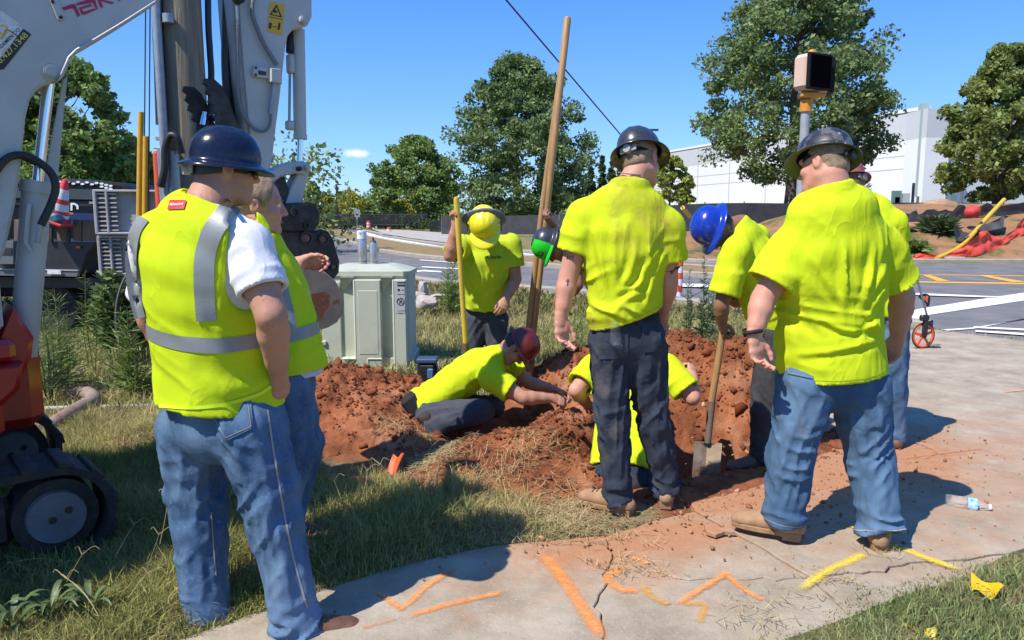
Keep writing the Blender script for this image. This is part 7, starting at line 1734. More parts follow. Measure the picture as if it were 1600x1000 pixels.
r1, p1v = flag([P(1520, 926, 2.83), P(1556, 932, 2.76), P(1568, 916, 2.80), P(1519, 898, 2.90)], YFL, 'marker_flag', 'yellow marker flag crumpled on grass, the farther of two', 'marker flag', group='yellow flags on the grass')
r2, p2v = flag([P(1412, 981, 2.56), P(1462, 1004, 2.50), P(1464, 983, 2.53), P(1410, 978, 2.58)], YFL, 'marker_flag', 'yellow marker flag on grass at the bottom edge of the view', 'marker flag', group='yellow flags on the grass')
for r_, a in ((r1, (1528, 914)), (r2, (1424, 984))):
    for k in range(3): MB().box(P(a[0]+8*k, a[1]+4*k-2, 2.80 if r_ is r1 else 2.535), (.016, .002, .003), np.array([nrm(V(.9, .1, -.3)), V(0, 1, 0), V(.3, 0, .9)])).build('flag_print', mat('flag_ink', (.25, .16, .01), .7), r_)
# water bottles
WATER = bpy.data.materials.new('clear_plastic'); WATER.use_nodes = True; b_ = WATER.node_tree.nodes['Principled BSDF']
b_.inputs['Base Color'].default_value = (.93, .95, .98, 1); b_.inputs['Roughness'].default_value = .08; b_.inputs['Transmission Weight'].default_value = .9; b_.inputs['IOR'].default_value = 1.12; b_.inputs['Alpha'].default_value = .55
def bottle(o_, ax, rad, L, label, name='water_bottle', labelled=True):
    X_, Y_, Z_ = basis(ax); M_ = np.array([X_, Y_, Z_]); r_ = empty(name, o_, label, 'bottle')
    pr = [(0, .012), (rad*.55, .004), (rad*.92, 0), (rad, .012)]
    for k in range(7): z0 = .02+k*L*.055; pr += [(rad, z0), (rad*.955, z0+L*.012), (rad, z0+L*.026)]
    pr += [(rad, L*.62), (rad*.97, L*.70), (rad*.72, L*.82), (rad*.42, L*.90), (rad*.38, L*.94)]
    MB().lathe(pr, o_, M_, 28).build('bottle_body', WATER, r_, sharp=None)
    MB().lathe([(rad*.46, L*.935), (rad*.46, L*.99), (rad*.40, L), (0, L)], o_, M_, 18).build('bottle_cap', mat('cap_white', (.75, .76, .78), .4), r_)
    if labelled: MB().lathe([(rad*1.02, L*.48), (rad*1.02, L*.68)], o_, M_, 28).build('bottle_label', mat('label_blue', (.10, .33, .62), .4, col2=(.45, .66, .85), nscale=35, contrast=(.42, .55)), r_)
    return r_
a, b = G(1478, 782, .036), G(1549, 793, .030); bottle(a, b-a, .0345, np.linalg.norm(b-a), 'empty clear water bottle with blue label lying on the pavement')
a = project(p7.leg_sdf, np.array([P(962, 532, 3.5)]), ray(962, 532), .013)[0]; bottle(a+V(0, 0, -.02), V(-.04, -.06, 1), .026, .135, 'clear water bottle tucked in the tattooed man\'s back pocket', labelled=False)
# measuring wheel
wc = G(1441, 545); mw = empty('measuring_wheel', wc, 'orange spoked measuring wheel leaning on the pavement edge', 'measuring wheel')
WOR = mat('wheel_orange', (.72, .085, .015), .45); rw = .155; wo = wc+EZ*rw; wx, wy = nrm(V(.97, .22, .0)), nrm(V(-.22, .97, .0))
a_ = np.linspace(0, 2*math.pi, 40, endpoint=False); ring = lambda r: wo+np.cos(a_)[:, None]*wx*r+np.sin(a_)[:, None]*EZ*r
MB().tube(ring(rw-.008), .009, 8, closed=True).build('tyre', RUB, mw); MB().tube(ring(rw-.024), .012, 8, closed=True).build('rim', WOR, mw)
for k in range(5):
    a = R(20+72*k); d_ = wx*math.cos(a)+EZ*math.sin(a); MB().box(wo+d_*rw*.46, (rw*.80, .012, .030), np.array([d_, wy, np.cross(d_, wy)]), .004).build('spoke', WOR, mw)
MB().cyl(wo-wy*.03, wo+wy*.03, .024, seg=16).build('hub', BLACKP, mw)
MB().box(wo-wy*.03+EZ*.10+wx*-.01, (.06, .045, .20), np.array([wx, wy, nrm(EZ)]), .012).build('counter_housing', BLACKP, mw); MB().box(wo-wy*.03+EZ*.215+wx*-.03, (.11, .06, .07), np.array([wx, wy, EZ]), .015).build('counter', BLACKP, mw)
hd0 = wo+EZ*.25-wy*.03; hd1 = P(1432, 432, 8.35); MB().cyl(hd0, hd1, .011, seg=10).build('handle_tube', STEELG, mw)
MB().tube(spline([hd0+EZ*.10, hd0+EZ*.14-wx*.02, hd0+EZ*.19-wx*.09, hd0+EZ*.225-wx*.12, hd0+EZ*.235-wx*.03, hd0+EZ*.20+wx*.015, hd0+EZ*.10+wx*.01], 24), .012, 8).build('grip', BLACKP, mw); MB().box(hd0+EZ*.19-wx*.02, (.03, .03, .06), None, .006).build('trigger', WOR, mw)
MB().box(wc+wx*.17+EZ*.012, (.14, .05, .018), np.array([wx, wy, EZ]), .006).build('kickstand', IRON, mw)
# pedestrian signal
sg0 = P(1250, 300, 9.4); sgn = empty('pedestrian_signal', (sg0[0], 9.4, 0), 'pedestrian crossing signal with two dark faces on a grey post', 'traffic signal')
top_ = P(1259, 172, 9.4); MB().cyl(V(top_[0]-.02, 9.4, 0), V(top_[0]-.0, 9.4, top_[2]), .060, .055, 20).build('post', mat('post_grey', (.34, .35, .36), .5, col2=(.27, .28, .29), nscale=6), sgn)
OCH = mat('signal_yellow', (.58, .24, .012), .5, col2=(.48, .2, .02), nscale=12); SBLK = mat('signal_face', (.006, .006, .008), .6, spec=.2); SCR = mat('signal_housing', (.60, .42, .32), .6)
tz = top_[2]; MB().cyl(V(top_[0], 9.4, tz-.02), V(top_[0], 9.4, tz+.12), .075, .07, 18).box(V(top_[0]+.02, 9.38, tz+.17), (.24, .16, .07), None, .02).box(V(top_[0]+.16, 9.36, tz+.17), (.10, .09, .05), None, .02).build('bracket', OCH, sgn)
for k, (cx_, ang) in enumerate(((.03, R(28)), (.25, R(75)))):
    n_ = V(math.sin(ang), -math.cos(ang), 0); s_ = V(math.cos(ang), math.sin(ang), 0); c_ = V(top_[0]+cx_, 9.38+.28*k, tz+.43)
    h_ = MB().box(c_, (.40, .23, .42), np.array([s_, n_, EZ]), .045).build('signal_head', SCR, sgn)
    MB().box(c_+n_*.125, (.405, .05, .425), np.array([s_, n_, EZ]), .04).build('visor_frame', SBLK, h_); MB().box(c_+n_*.152, (.35, .012, .37), np.array([s_, n_, EZ]), .004).build('lens_panel', mat('signal_lens', (.003, .003, .004), 1.0, spec=0.0), h_)
    MB().lathe([(.04, 0), (.05, .02), (.03, .05), (0, .06)], c_+EZ*.225, None, 14).build('top_cap', OCH, h_)
# orange and white channelizer post
cz = G(1061, 470); ch = empty('channelizer', cz, 'orange and white striped delineator post by the kerb behind the tattooed arm', 'delineator')
DOR = mat('barrel_orange', (.66, .075, .018), .55, col2=(.55, .07, .02), nscale=6); DWH = mat('barrel_white', (.62, .62, .61), .5)
zt = P(1064, 406, cz[1])[2]
for k in range(6): z0, z1 = .05+(zt-.05)*k/6, .05+(zt-.05)*(k+1)/6; MB().cyl(V(cz[0], cz[1], z0), V(cz[0], cz[1], z1), .055, seg=14).build('stripe_orange' if k % 2 else 'stripe_white', DOR if k % 2 else DWH, ch)
MB().lathe([(.2, 0), (.2, .03), (.07, .06)], cz, None, 18).build('base', RUB, ch)
# guy wire across the road with its yellow guard
a, b = P(1078, 338, 17), P(740, -60, 9.0); gw = empty('guy_wire', a*V(1, 1, 0), 'single dark guy wire slanting down across the sky to a yellow guard', 'guy wire')
MB().cyl(a, b, .011, seg=6).build('wire', HOSE, gw); d_ = nrm(b-a); MB().cyl(a, a+d_*.62, .05, seg=10).build('guard', YG, gw)
# ================================================================== TREES AND PLANTS
BARK = mat('bark', (.085, .065, .048), .95, col2=(.14, .11, .085), nscale=6, stretch=(3, 3, .5), bump=.8, bscale=14)
def leafmat(name, a, b): return mat(name, a, .6, col2=b, nscale=.55, ndetail=3, island=.38, trans=.38, spec=.4)
L_DARK = leafmat('leaf_oak', (0.106, 0.175, 0.055), (0.225, 0.294, 0.104)); L_MID = leafmat('leaf_maple', (0.119, 0.203, 0.047), (0.250, 0.336, 0.091)); L_GOLD = leafmat('leaf_turning', (0.325, 0.336, 0.039), (0.525, 0.462, 0.065))
L_CON = leafmat('leaf_cedar', (0.050, 0.098, 0.034), (0.100, 0.161, 0.049)); L_OLIVE = leafmat('leaf_olive', (0.138, 0.203, 0.044), (0.300, 0.336, 0.098))
def leaf_cloud(cen, rad, n, size, flat=.75, drop=.0):
    """leaf-sized faces spread through clumps"""
    N = len(cen); k = RNG.integers(0, N, n); d = nrm(RNG.normal(0, 1, (n, 3))); rr = RNG.uniform(0, 1, n)**.45
    p = cen[k]+d*(rad[k]*rr)[:, None]*np.array([1, 1, flat])
    a = nrm(RNG.normal(0, 1, (n, 3))+np.array([0, 0, .5])); b = nrm(np.cross(a, RNG.normal(0, 1, (n, 3)))); s = size*RNG.uniform(.55, 1.35, n)[:, None]
    c = np.cross(a, b)
    v = np.stack([p-b*s*.5, p+c*s*.30, p+b*s*.5, p-c*s*.30], 1).reshape(-1, 3)
    f = np.arange(n*4).reshape(n, 4); return v, f
def tree(label, px, py_base, py_top, Yv, width_px, m, n=16000, leaf=.26, crown0=.14, shape='round', name='tree', zb=None, lean=0, seed=0, clumps=150, group=None, trunk=None, cl=1.0):
    r = np.random.default_rng(seed+11); global RNG; keep = RNG; RNG = r
    zg = gz1(P(px, 300, Yv)[0], Yv) if zb is None else zb; x = P(px, 300, Yv)[0]; zt = P(px, py_top, Yv)[2]; H = zt-zg; Wd = width_px/FPX*Yv*.99/2
    t = empty(name, (x, Yv, zg), label, 'tree', group)
    u = r.uniform(0, 1, clumps); z0 = crown0; zz = z0+(1-z0)*u**.9
    if shape == 'cone': rad = (1-(zz-z0)/(1-z0))**.85+.03
    elif shape == 'oak': rad = np.sin(np.clip((zz-z0)/(1-z0), 0, 1)**.62*math.pi*.93+.12)**.75*.98+.04
    else: rad = np.sqrt(np.clip(1-((zz-(z0+.42*(1-z0)))/(.60*(1-z0)))**2, .02, 1))
    an = r.uniform(0, 2*math.pi, clumps); q = r.uniform(.25, 1, clumps)**.55; lob = 1+.16*np.sin(an*3+seed)+.10*np.sin(an*5+zz*9+seed)
    cen = np.stack([x+np.cos(an)*Wd*rad*q*lob*.93, Yv+np.sin(an)*Wd*rad*q*lob*.93, zg+zz*H*.985], 1)
    cr = Wd*.17*cl*r.uniform(.55, 1.25, clumps)*(0.6+.4*rad)
    th = trunk or H*.022
    tz = np.linspace(0, .86, 9); path = np.stack([x+np.cumsum(r.normal(0, .012*H*.3, 9)), Yv+0*tz, zg-.1+tz*H], 1); path[0, 0] = x
    MB().tube(path, th*(1-tz*.9), 10).build('trunk', BARK, t)
    lb = MB()
    for i in r.choice(clumps, min(46, clumps), replace=False):
        e = cen[i]; h0 = max(.12, min(.8, (e[2]-zg)/H-.16*r.uniform(.5, 1.3))); s_ = np.array([np.interp(h0, tz, path[:, 0]), Yv, zg+h0*H]); mid = (s_+e)/2+np.array([0, 0, -.02*H]); lb.tube([s_, mid, e], [th*.20, th*.12, th*.03], 5, caps=False)
    lb.build('limbs', BARK, t)
    v, f = leaf_cloud(cen, cr, n, leaf); o = link('crown', mesh_from('crown', v, f, False), m, t)
    RNG = keep; return t
TG = 'trees beyond the road'
tree('tallest full oak standing behind the pedestrian signal', 1235, 345, -75, 46, 300, L_DARK, 60000, .27, .10, 'oak', clumps=480, seed=1, trunk=.36, cl=.95)
tree('olive green tree at the right edge above the orange netting', 1560, 330, 70, 40, 190, L_OLIVE, 34000, .27, .05, 'oak', clumps=300, seed=2, trunk=.3)
tree('large pyramid shaped oak behind the twin wooden handles', 808, 352, 90, 106, 232, L_DARK, 42000, .54, .06, 'oak', clumps=420, seed=3, trunk=.42, cl=.95)
tree('broad dark green tree left of the large pyramid shaped oak', 652, 352, 215, 116, 158, L_MID, 24000, .52, .03, 'oak', clumps=260, seed=4, trunk=.35)
tree('yellow green tree between the black hard hat and the white building', 1046, 335, 245, 38, 84, leafmat('leaf_lime', (0.237, 0.294, 0.039), (0.400, 0.434, 0.091)), 9000, .22, .1, 'round', clumps=110, seed=5)
for k, (px, top, w) in enumerate(((922, 262, 34), (940, 243, 30), (955, 252, 30), (968, 262, 34))):
    tree(('leftmost', 'second', 'third', 'rightmost')[k]+' of the narrow dark conifers left of the black hard hat', px, 345, top, 62, w, L_CON, 3600, .30, .02, 'cone', 'conifer_tree', clumps=70, seed=20+k, group='row of dark conifers', cl=1.5)
for k, (px, top, w, d, m_) in enumerate(((545, 299, 66, 120, L_GOLD), (590, 304, 60, 125, L_OLIVE), (505, 303, 60, 118, L_GOLD), (488, 286, 36, 100, L_DARK), (470, 280, 40, 105, L_MID), (625, 312, 60, 130, L_GOLD))):
    tree(('golden tree over the far fence between the bucket and the cabinet', 'olive tree over the far fence above the spray cans', 'small golden tree just right of the quick coupler', 'dark tree peeping out behind the bucket link', 'mid green tree behind the bucket link', 'low golden shrubby tree beside the far fence')[k], px, 342, top, d, w, m_, 5200, .42, .05, 'round', clumps=80, seed=30+k, cl=1.2)
for k, (px, top, w, d, n_) in enumerate(((108, 92, 210, 24, 22000), (30, 110, 200, 25, 15000), (185, 205, 120, 26, 11000), (-60, 60, 220, 24, 9000), (238, 238, 70, 30, 5000))):
    tree(('big leafy tree seen under the digger boom', 'tree behind the boom ram at the left edge', 'lower bushy tree left of the yellow wire guards', 'tree beyond the left edge behind the digger', 'small tree behind the orange marker post')[k], px, 330, top, d, w, L_OLIVE if k in (2, 1) else L_MID, int(n_*1.3), .20, .02, 'round', clumps=240, seed=40+k, cl=1.35, trunk=.16)
# far wooded skyline to left and right
hx = RNG.uniform(-190, 40, 260); hy = RNG.uniform(180, 240, 260); cen = np.stack([hx, hy, RNG.uniform(.5, 7.5, 260)], 1)
v, f = leaf_cloud(cen, RNG.uniform(2, 4.5, 260), 26000, 1.0); o = link('far_wood', mesh_from('far_wood', v, f, False), L_MID); o['kind'] = 'stuff'; o['label'] = 'distant trees along the end of the road'
hx = RNG.uniform(-45, -8, 150); cen = np.stack([hx, RNG.uniform(29, 36, 150), RNG.uniform(.3, 4.0, 150)], 1); v, f = leaf_cloud(cen, RNG.uniform(1.0, 2.2, 150), 17000, .28); k_ = True
o = link('thicket', mesh_from('thicket', v, f, False), L_OLIVE); o['kind'] = 'stuff'; o['label'] = 'undergrowth behind the black truck'
# weeds one can point to
WEED = mat('weed_green', (.12, .19, .03), .65, col2=(.22, .28, .07), nscale=4, island=.4, trans=.3); WEEDD = mat('weed_bluish', (.06, .10, .035), .65, col2=(.11, .15, .055), nscale=4, island=.4, trans=.3)
def weed(px, py0, py1, Yv, wpx, label, m=WEED, stems=5, n=420, leaf=.05, thin=.2, name='weed', spike=True, cat='weed'):
    b = P(px, py0, Yv); g = gz1(b[0], Yv); top = P(px, py1, Yv)[2]; Hh = top-g; w = wpx/FPX*Yv/2
    r_ = empty(name, (b[0], Yv, g), label, cat); mb = MB(); vs, fs, c0 = [], [], 0
    for s_ in range(stems):
        a = RNG.uniform(0, 6.28); hh = Hh*RNG.uniform(.62, 1) if s_ else Hh; e = V(b[0]+math.cos(a)*w*RNG.uniform(.2, 1)*(s_ > 0), Yv+math.sin(a)*w*.7*(s_ > 0), g+hh); q0 = V(b[0]+math.cos(a)*w*.2, Yv+math.sin(a)*w*.2, g-.02)
        pt = spline([q0, (q0+e)/2+V(RNG.normal(0, .03), 0, .03), e], 10); mb.tube(pt, np.linspace(.006, .002, 11), 5)
        k = n//stems; t = RNG.uniform(.12 if spike else .3, 1, k); base = np.stack([np.interp(t*10, np.arange(11), pt[:, j]) for j in range(3)], 1)
        L = leaf*(1.15-t*.75 if spike else np.ones(k))*RNG.uniform(.6, 1.4, k); an = RNG.uniform(0, 6.28, k); d = np.stack([np.cos(an), np.sin(an), RNG.uniform(-.1, .9, k)], 1); d = nrm(d)*L[:, None]; sd = nrm(np.cross(d, RNG.normal(0, 1, (k, 3))))*L[:, None]*thin
        v = np.stack([base, base+d*.5+sd, base+d, base+d*.5-sd], 1).reshape(-1, 3); vs.append(v); fs.append(np.arange(k*4).reshape(k, 4)+c0); c0 += k*4
    mb.build('stem', m, r_); link('leaves', mesh_from('leaves', np.concatenate(vs), np.concatenate(fs), False), m, r_)
weed(705, 470, 405, 11.5, 34, 'feathery weed beside the elbow of the man in the yellow helmet', n=700, leaf=.20, thin=.035, stems=9)
weed(1098, 490, 400, 8.6, 20, 'slim upright weed between the tattooed man and the blue helmet', WEEDD, 3, 320, .10, .10); weed(1076, 500, 420, 8.5, 16, 'thin weed next to the striped delineator post', WEEDD, 3, 260, .09, .10); weed(1110, 486, 440, 9.2, 20, 'short weed under the chest of the man in the blue helmet', WEEDD, 3, 200, .09, .12)
weed(488, 600, 510, 6.9, 34, 'leafy vine at the left foot of the green cabinet', mat('vine_green', (.035, .062, .018), .6, col2=(.07, .10, .03), nscale=5, island=.35, trans=.25), 7, 420, .075, .32, 'vine', False, 'vine')
weed(96, 590, 452, 6.3, 60, 'tall feathery weed between the digger tracks and the trailer', n=700, leaf=.22, thin=.022, stems=9); weed(140, 520, 425, 7.0, 26, 'single feathery weed in front of the trailer wheel', n=380, leaf=.14, thin=.03, stems=3); weed(72, 570, 480, 6.0, 44, 'dark feathery weed right behind the machine corner', WEEDD, 5, 260, .18, .03); weed(205, 570, 480, 6.1, 30, 'grassy weed growing beside the black cable', n=500, leaf=.2, thin=.04, stems=6)
weed(176, 500, 424, 7.4, 64, 'leafy bush below the ribbed grey panels', mat('bush_green', (.09, .15, .035), .55, col2=(.18, .24, .08), nscale=6, island=.4, trans=.25), 12, 900, .085, .28, 'bush', False, 'bush'); weed(222, 510, 432, 7.5, 40, 'leafy bush behind the arm of the man in the vest', WEED, 8, 500, .09, .25, 'bush', False, 'bush')
weed(1466, 395, 340, 29.5, 46, 'round grassy bush on the bank left of the black flap', WEEDD, 16, 1500, .7, .07, 'bush', True, 'bush'); weed(1432, 398, 378, 28, 40, 'low weeds on the bank beside the round bush', WEED, 10, 800, .5, .1); weed(1352, 300, 270, 50, 12, 'thin shrub against the white building', WEEDD, 3, 200, .4, .12)
for k, (px, py0, py1, Yv) in enumerate(((1128, 606, 560, 6.2), (905, 500, 470, 7.6))): weed(px, py0, py1, Yv, 20, ('grass tuft at the top of the dirt bank behind the spade', 'grass tuft behind the knee of the tattooed man')[k], WEED, 7, 160, .12, .05)
weed(588, 415, 388, 8.2, 8, 'thin stalk sticking up behind the green cabinet', WEED, 1, 14, .05, .1); weed(613, 418, 398, 8.2, 6, 'short stalk sticking up behind the green cabinet', WEED, 1, 10, .05, .1)
# seeding stalks and broad leaves in the foreground corner
def stalk(pts, label=None):
    global STK
    STK.tube(spline(pts, 14), np.linspace(.0016, .0008, 15), 5)
STK = MB()
for (a, b, ya, yb) in (((168, 988), (98, 897), 2.50, 2.62), ((82, 950), (132, 860), 2.60, 2.74), ((95, 897), (158, 968), 2.62, 2.52), ((180, 870), (212, 815), 2.9, 3.1), ((250, 850), (262, 770), 2.9, 2.95), ((200, 935), (234, 893), 2.65, 2.7), ((10, 880), (105, 880), 2.75, 2.85), ((225, 900), (250, 830), 2.75, 2.8), ((610, 790), (680, 690), 3.6, 3.9), ((560, 800), (575, 730), 3.6, 3.7), ((540, 830), (520, 745), 3.5, 3.6), ((470, 880), (495, 770), 3.2, 3.3), ((640, 800), (590, 720), 3.6, 3.8)):
    p0, p1_ = P(*a, ya), P(*b, yb); stalk([p0, (p0+p1_)/2+V(.01, 0, .02), p1_])
    for s_ in range(2): stalk([p1_*.92+p0*.08, p1_+V(.03*(1 if s_ else -1), .01, .012), p1_+V(.06*(1 if s_ else -.6), .0, .006)])
o = STK.build('seed_stalks', STRAW); o['kind'] = 'stuff'; o['label'] = 'dry seed stalks standing above the grass'
def broad(px, py, Yv, n, label):
    c = P(px, py, Yv); c[2] = 0; r_ = empty('weed', c, label, 'weed'); mb = MB()
    for k in range(n):
        a = RNG.uniform(0, 6.28); L = RNG.uniform(.08, .16); d = V(math.cos(a), math.sin(a), 0); s_ = V(-d[1], d[0], 0); z0 = RNG.uniform(.03, .09); ts = np.linspace(0, 1, 7); sp = c+d*L*ts[:, None]+EZ*(z0+.07*np.sin(ts*2.4))[:, None]; w = .011*np.sin(np.clip(ts*1.1, 0, 1)*math.pi)**.6+.0004
        v = np.concatenate([sp-s_*w[:, None]+EZ*.003, sp, sp+s_*w[:, None]+EZ*.003]); mb.add(v, [(r*7+i, r*7+i+1, (r+1)*7+i+1, (r+1)*7+i) for r in range(2) for i in range(6)])
    mb.build('leaves', mat('broad_leaf', (.07, .115, .035), .5, col2=(.13, .18, .07), nscale=9, trans=.2), r_)
broad(80, 965, 2.55, 16, 'broad bladed weed in the near left corner of the grass'); broad(20, 975, 2.5, 14, 'broad bladed weed at the very left of the near grass'); broad(140, 955, 2.6, 10, 'small broad bladed weed under the crossed dry stalks')

# ================================================================== BUILDING, FENCES, ROAD FURNITURE
BWALL = mat('building_white', (.70, .715, .70), .85, col2=(.66, .68, .665), nscale=.3); BGREY = mat('building_grey', (.50, .52, .53), .85, col2=(.47, .49, .50), nscale=.3); BGLASS = mat('building_teal', (.10, .17, .18), .25, col2=(.13, .20, .20), nscale=.5); BPIL = mat('building_pilaster', (.34, .40, .41), .7); BDOOR = mat('building_door', (.085, .12, .11), .5)
BY = 72.0; bb = P(1440, 320, BY); bld = empty('warehouse_building', (bb[0], BY, 2.0), 'long white warehouse with grey top band behind the trees', 'building')
# facade runs back to the left; corner toward us at px 1440
ca_ = P(1440, 300, BY); e0 = P(1480, 300, BY+8); e1 = P(955, 300, 138)
ztop = P(1440, 165, BY)[2]
def wallq(name, a, b, z0, z1, m, th=.3, off=0., parent=None):
    a, b = V(a[0], a[1], 0), V(b[0], b[1], 0); u = nrm(b-a); n_ = V(-u[1], u[0], 0); n_ = n_ if n_[1] < 0 else -n_; c = (a+b)/2-n_*(th/2-off)+EZ*(z0+z1)/2
    return MB().box(c, (np.linalg.norm(b-a), th, z1-z0), np.array([u, n_, EZ]), 0).build(name, m, parent or bld)
lf = lambda t: ca_+(e1-ca_)*t
u_ = nrm((e1-ca_)*V(1, 1, 0)); zb0 = .3
e_r = P(1500, 300, BY+1.5); e_r2 = P(1700, 300, BY+9)
zs = P(1440, 213, BY)[2]; zs2 = P(1440, 262, BY)[2]
wallq('wall', ca_, e1, zb0, zs, BWALL); wallq('upper_band', ca_, e1, zs+.002, ztop-.3, BGREY); wallq('coping', ca_, e1, ztop-.298, ztop, BWALL, .5, .1)
a2, b2 = P(1441, 300, BY-.9), P(1478, 300, BY-.6); wallq('wall', a2, b2, zb0, zs-.2, BWALL, 3, 0); wallq('upper_band', a2, b2, zs-.198, P(1460, 172, BY)[2], BGREY, 3, 0)
wallq('wall', P(1478.5, 300, BY+2), e_r2, zb0, zs-.6, BWALL); wallq('upper_band', P(1478.5, 300, BY+2), e_r2, zs-.598, P(1500, 176, BY)[2], BGREY)
wallq('pilaster', P(1431, 300, BY-.05), P(1441, 300, BY-.1), zb0+3.4, ztop+.2, BPIL, 1.0, .2)
for k in range(1, 9): t0 = k*.115; wallq('panel_joint', lf(t0), lf(t0+.002), zb0, ztop-.32, BPIL, .1, .02)
for z in (zs2, (zs+zs2)/2-.2): wallq('reveal', ca_, e1, z, z+.10, BGREY, .1, .02)
for x0, x1, y0, y1, m_ in ((1392, 1408, 298, 332, BGLASS), (1408, 1421, 302, 338, BPIL), (1432, 1448, 307, 326, BDOOR), (1396, 1405, 308, 330, BDOOR), (1482, 1494, 304, 330, BGLASS), (1514, 1530, 306, 334, BDOOR)):
    yy = BY-3 if x0 > 1440 else BY-.4; a_, b_ = P(x0, y1, yy), P(x1, y0, yy); fr_ = MB().box(((a_[0]+b_[0])/2, yy, (a_[2]+b_[2])/2), (b_[0]-a_[0], .3, b_[2]-a_[2]), None, 0).build('door_bay', m_, bld)
a_ = P(1433, 262, BY-.5)
for px, top in ((1424, 286), (1500, 300)):
    q = P(px, 340, 48); o = MB().cyl(V(q[0], 48, 1.5), V(q[0], 48, P(px, top, 48)[2]), .09, seg=8).build('steel_post', mat('dark_post', (.12, .14, .15), .5), loc=(q[0], 48, 1.5)); setp(o, ('thin dark post before the warehouse door' if px == 1424 else 'thin dark post under the tree at the right edge'), 'post')
# dark screen fence on the near side of the building, with posts
SCRN = mat('fence_screen', (.028, .030, .033), .8, col2=(.045, .047, .05), nscale=2)
def screen(name, pts, z_top, label, m=SCRN, posts=6, base=None, cat='fence', sag=.0, th=.03, post_m=None, lean=0.):
    """pts: (px, Y, base py) along the fence, z_top: top row per point"""
    P3 = []
    for (px, Yv), (pt, pb) in zip(pts, z_top): b_ = P(px, pb, Yv); t_ = P(px, pt, Yv); t_[0] = b_[0]; P3.append((b_, t_))
    n = 48; bs, ts = spline([q[0] for q in P3], n), spline([q[1] for q in P3], n)
    wob = (vnoise(np.stack([np.arange(n+1)*.6, np.zeros(n+1), np.zeros(n+1)], 1), 5)-.5)
    ts = ts+np.stack([0*wob, lean+0*wob, wob*sag], 1); r_ = empty(name, P3[0][0], label, cat); rows = 5
    v = np.concatenate([bs+(ts-bs)*k/(rows-1)+np.stack([0*wob, wob*.12*math.sin(k*1.3), 0*wob], 1) for k in range(rows)]); k_ = n+1
    f = [(r*k_+i, r*k_+i+1, (r+1)*k_+i+1, (r+1)*k_+i) for r in range(rows-1) for i in range(n)]
    link('screen_panel', mesh_from('screen_panel', v, f, True, 0), m, r_)
    for i in np.linspace(0, n, posts).astype(int): MB().cyl(bs[i]-EZ*.2+V(0, .06, 0), ts[i]+EZ*.08+V(0, .06, 0), .03, seg=8).build('post', post_m or STEELG, r_)
    return r_
screen('screen_fence', [(985, 33), (1100, 33), (1230, 33.5), (1400, 35)], [(325, 378), (318, 374), (318, 372), (326, 365)], 'dark mesh screen fence behind the blue helmet worker', posts=7)
screen('screen_fence', [(690, 70), (800, 66), (905, 60), (990, 52)], [(338, 366), (337, 366), (334, 368), (330, 372)], 'dark screen fence under the large oak', posts=8)
SILT = mat('silt_fabric', (.030, .028, .030), .75, col2=(.07, .066, .068), nscale=1.6, contrast=(.5, .7), bump=.5, bscale=5)
screen('silt_fence', [(1380, 30.5), (1430, 30.5), (1500, 31), (1560, 31.5), (1700, 33)], [(332, 352), (330, 350), (324, 342), (322, 336), (318, 336)], 'black silt fence sagging along the top of the bank', SILT, posts=9, sag=.35)
FENC = mat('railing_black', (.012, .013, .015), .5)
# railing along the far road: posts, rails, pickets and dark planting behind
def rail_fence(a, b, z0, z1, label, n_post, n_pick):
    r_ = empty('railing', a*V(1, 1, 0), label, 'railing'); a, b = a*V(1, 1, 0), b*V(1, 1, 0); u = nrm(b-a)
    for k in range(n_post): q = a+(b-a)*k/(n_post-1); MB().cyl(q+EZ*(z0-.1), q+EZ*(z1+.1), .06, seg=6).build('post', FENC, r_)
    for z in (z0+.15, z1-.1): MB().cyl(a+EZ*z, b+EZ*z, .035, seg=6).build('rail', FENC, r_)
    pk = MB()
    for k in range(n_pick): q = a+(b-a)*(k+.5)/n_pick; pk.box(q+EZ*(z0+z1)/2, (.045, .045, z1-z0), None, 0)
    o = pk.build('pickets', FENC, r_); o['kind'] = 'stuff'
rail_fence(P(505, 340, 106), P(668, 350, 98), P(560, 349, 102)[2]-.3, P(560, 334, 102)[2], 'black railing fence along the far road behind the barrels', 16, 220)
rail_fence(P(672, 350, 92), P(720, 350, 86), P(690, 366, 90)[2], P(690, 345, 90)[2], 'black railing fence with gate to the right of the distant people', 5, 60)
hx = np.linspace(0, 1, 90); cen = np.stack([P(505, 340, 109)[0]+(P(720, 340, 94)[0]-P(505, 340, 109)[0])*hx, 109-14*hx, .4+RNG.uniform(0, 1.0, 90)], 1); v, f = leaf_cloud(cen, RNG.uniform(.6, 1.1, 90), 5000, .3); o = link('hedge', mesh_from('hedge', v, f, False), L_CON); setp(o, 'dark hedge behind the black railing fence', 'hedge')
def barrel(px, py, Yv, label):
    b = P(px, py, Yv); r_ = empty('traffic_barrel', b, label, 'traffic barrel', 'orange and white traffic barrels on the far road'); hh = 1.02
    for k in range(5):
        z0, z1 = .08+hh*.92*k/5, .08+hh*.92*(k+1)/5; r0 = .29-.012*k; MB().lathe([(r0, z0), (r0, z1-.01), (r0-.012, z1)], b, None, 18).build('stripe_white' if k % 2 else 'stripe_orange', DWH if k % 2 else DOR, r_)
    MB().lathe([(.42, 0), (.42, .06), (.30, .08)], b, None, 18).build('base', RUB, r_); MB().lathe([(.225, hh), (.10, hh+.06), (0, hh+.06)], b, None, 14).build('top', DOR, r_)
barrel(608, 369.5, 88, 'nearest orange and white barrel, right above the spray cans'); barrel(576, 358, 100, 'orange and white barrel beside a small white box by the far railing'); barrel(526, 354, 112, 'farthest orange and white barrel just right of the quick coupler'); barrel(695, 376, 74, 'orange and white barrel half hidden by the raised forearm')
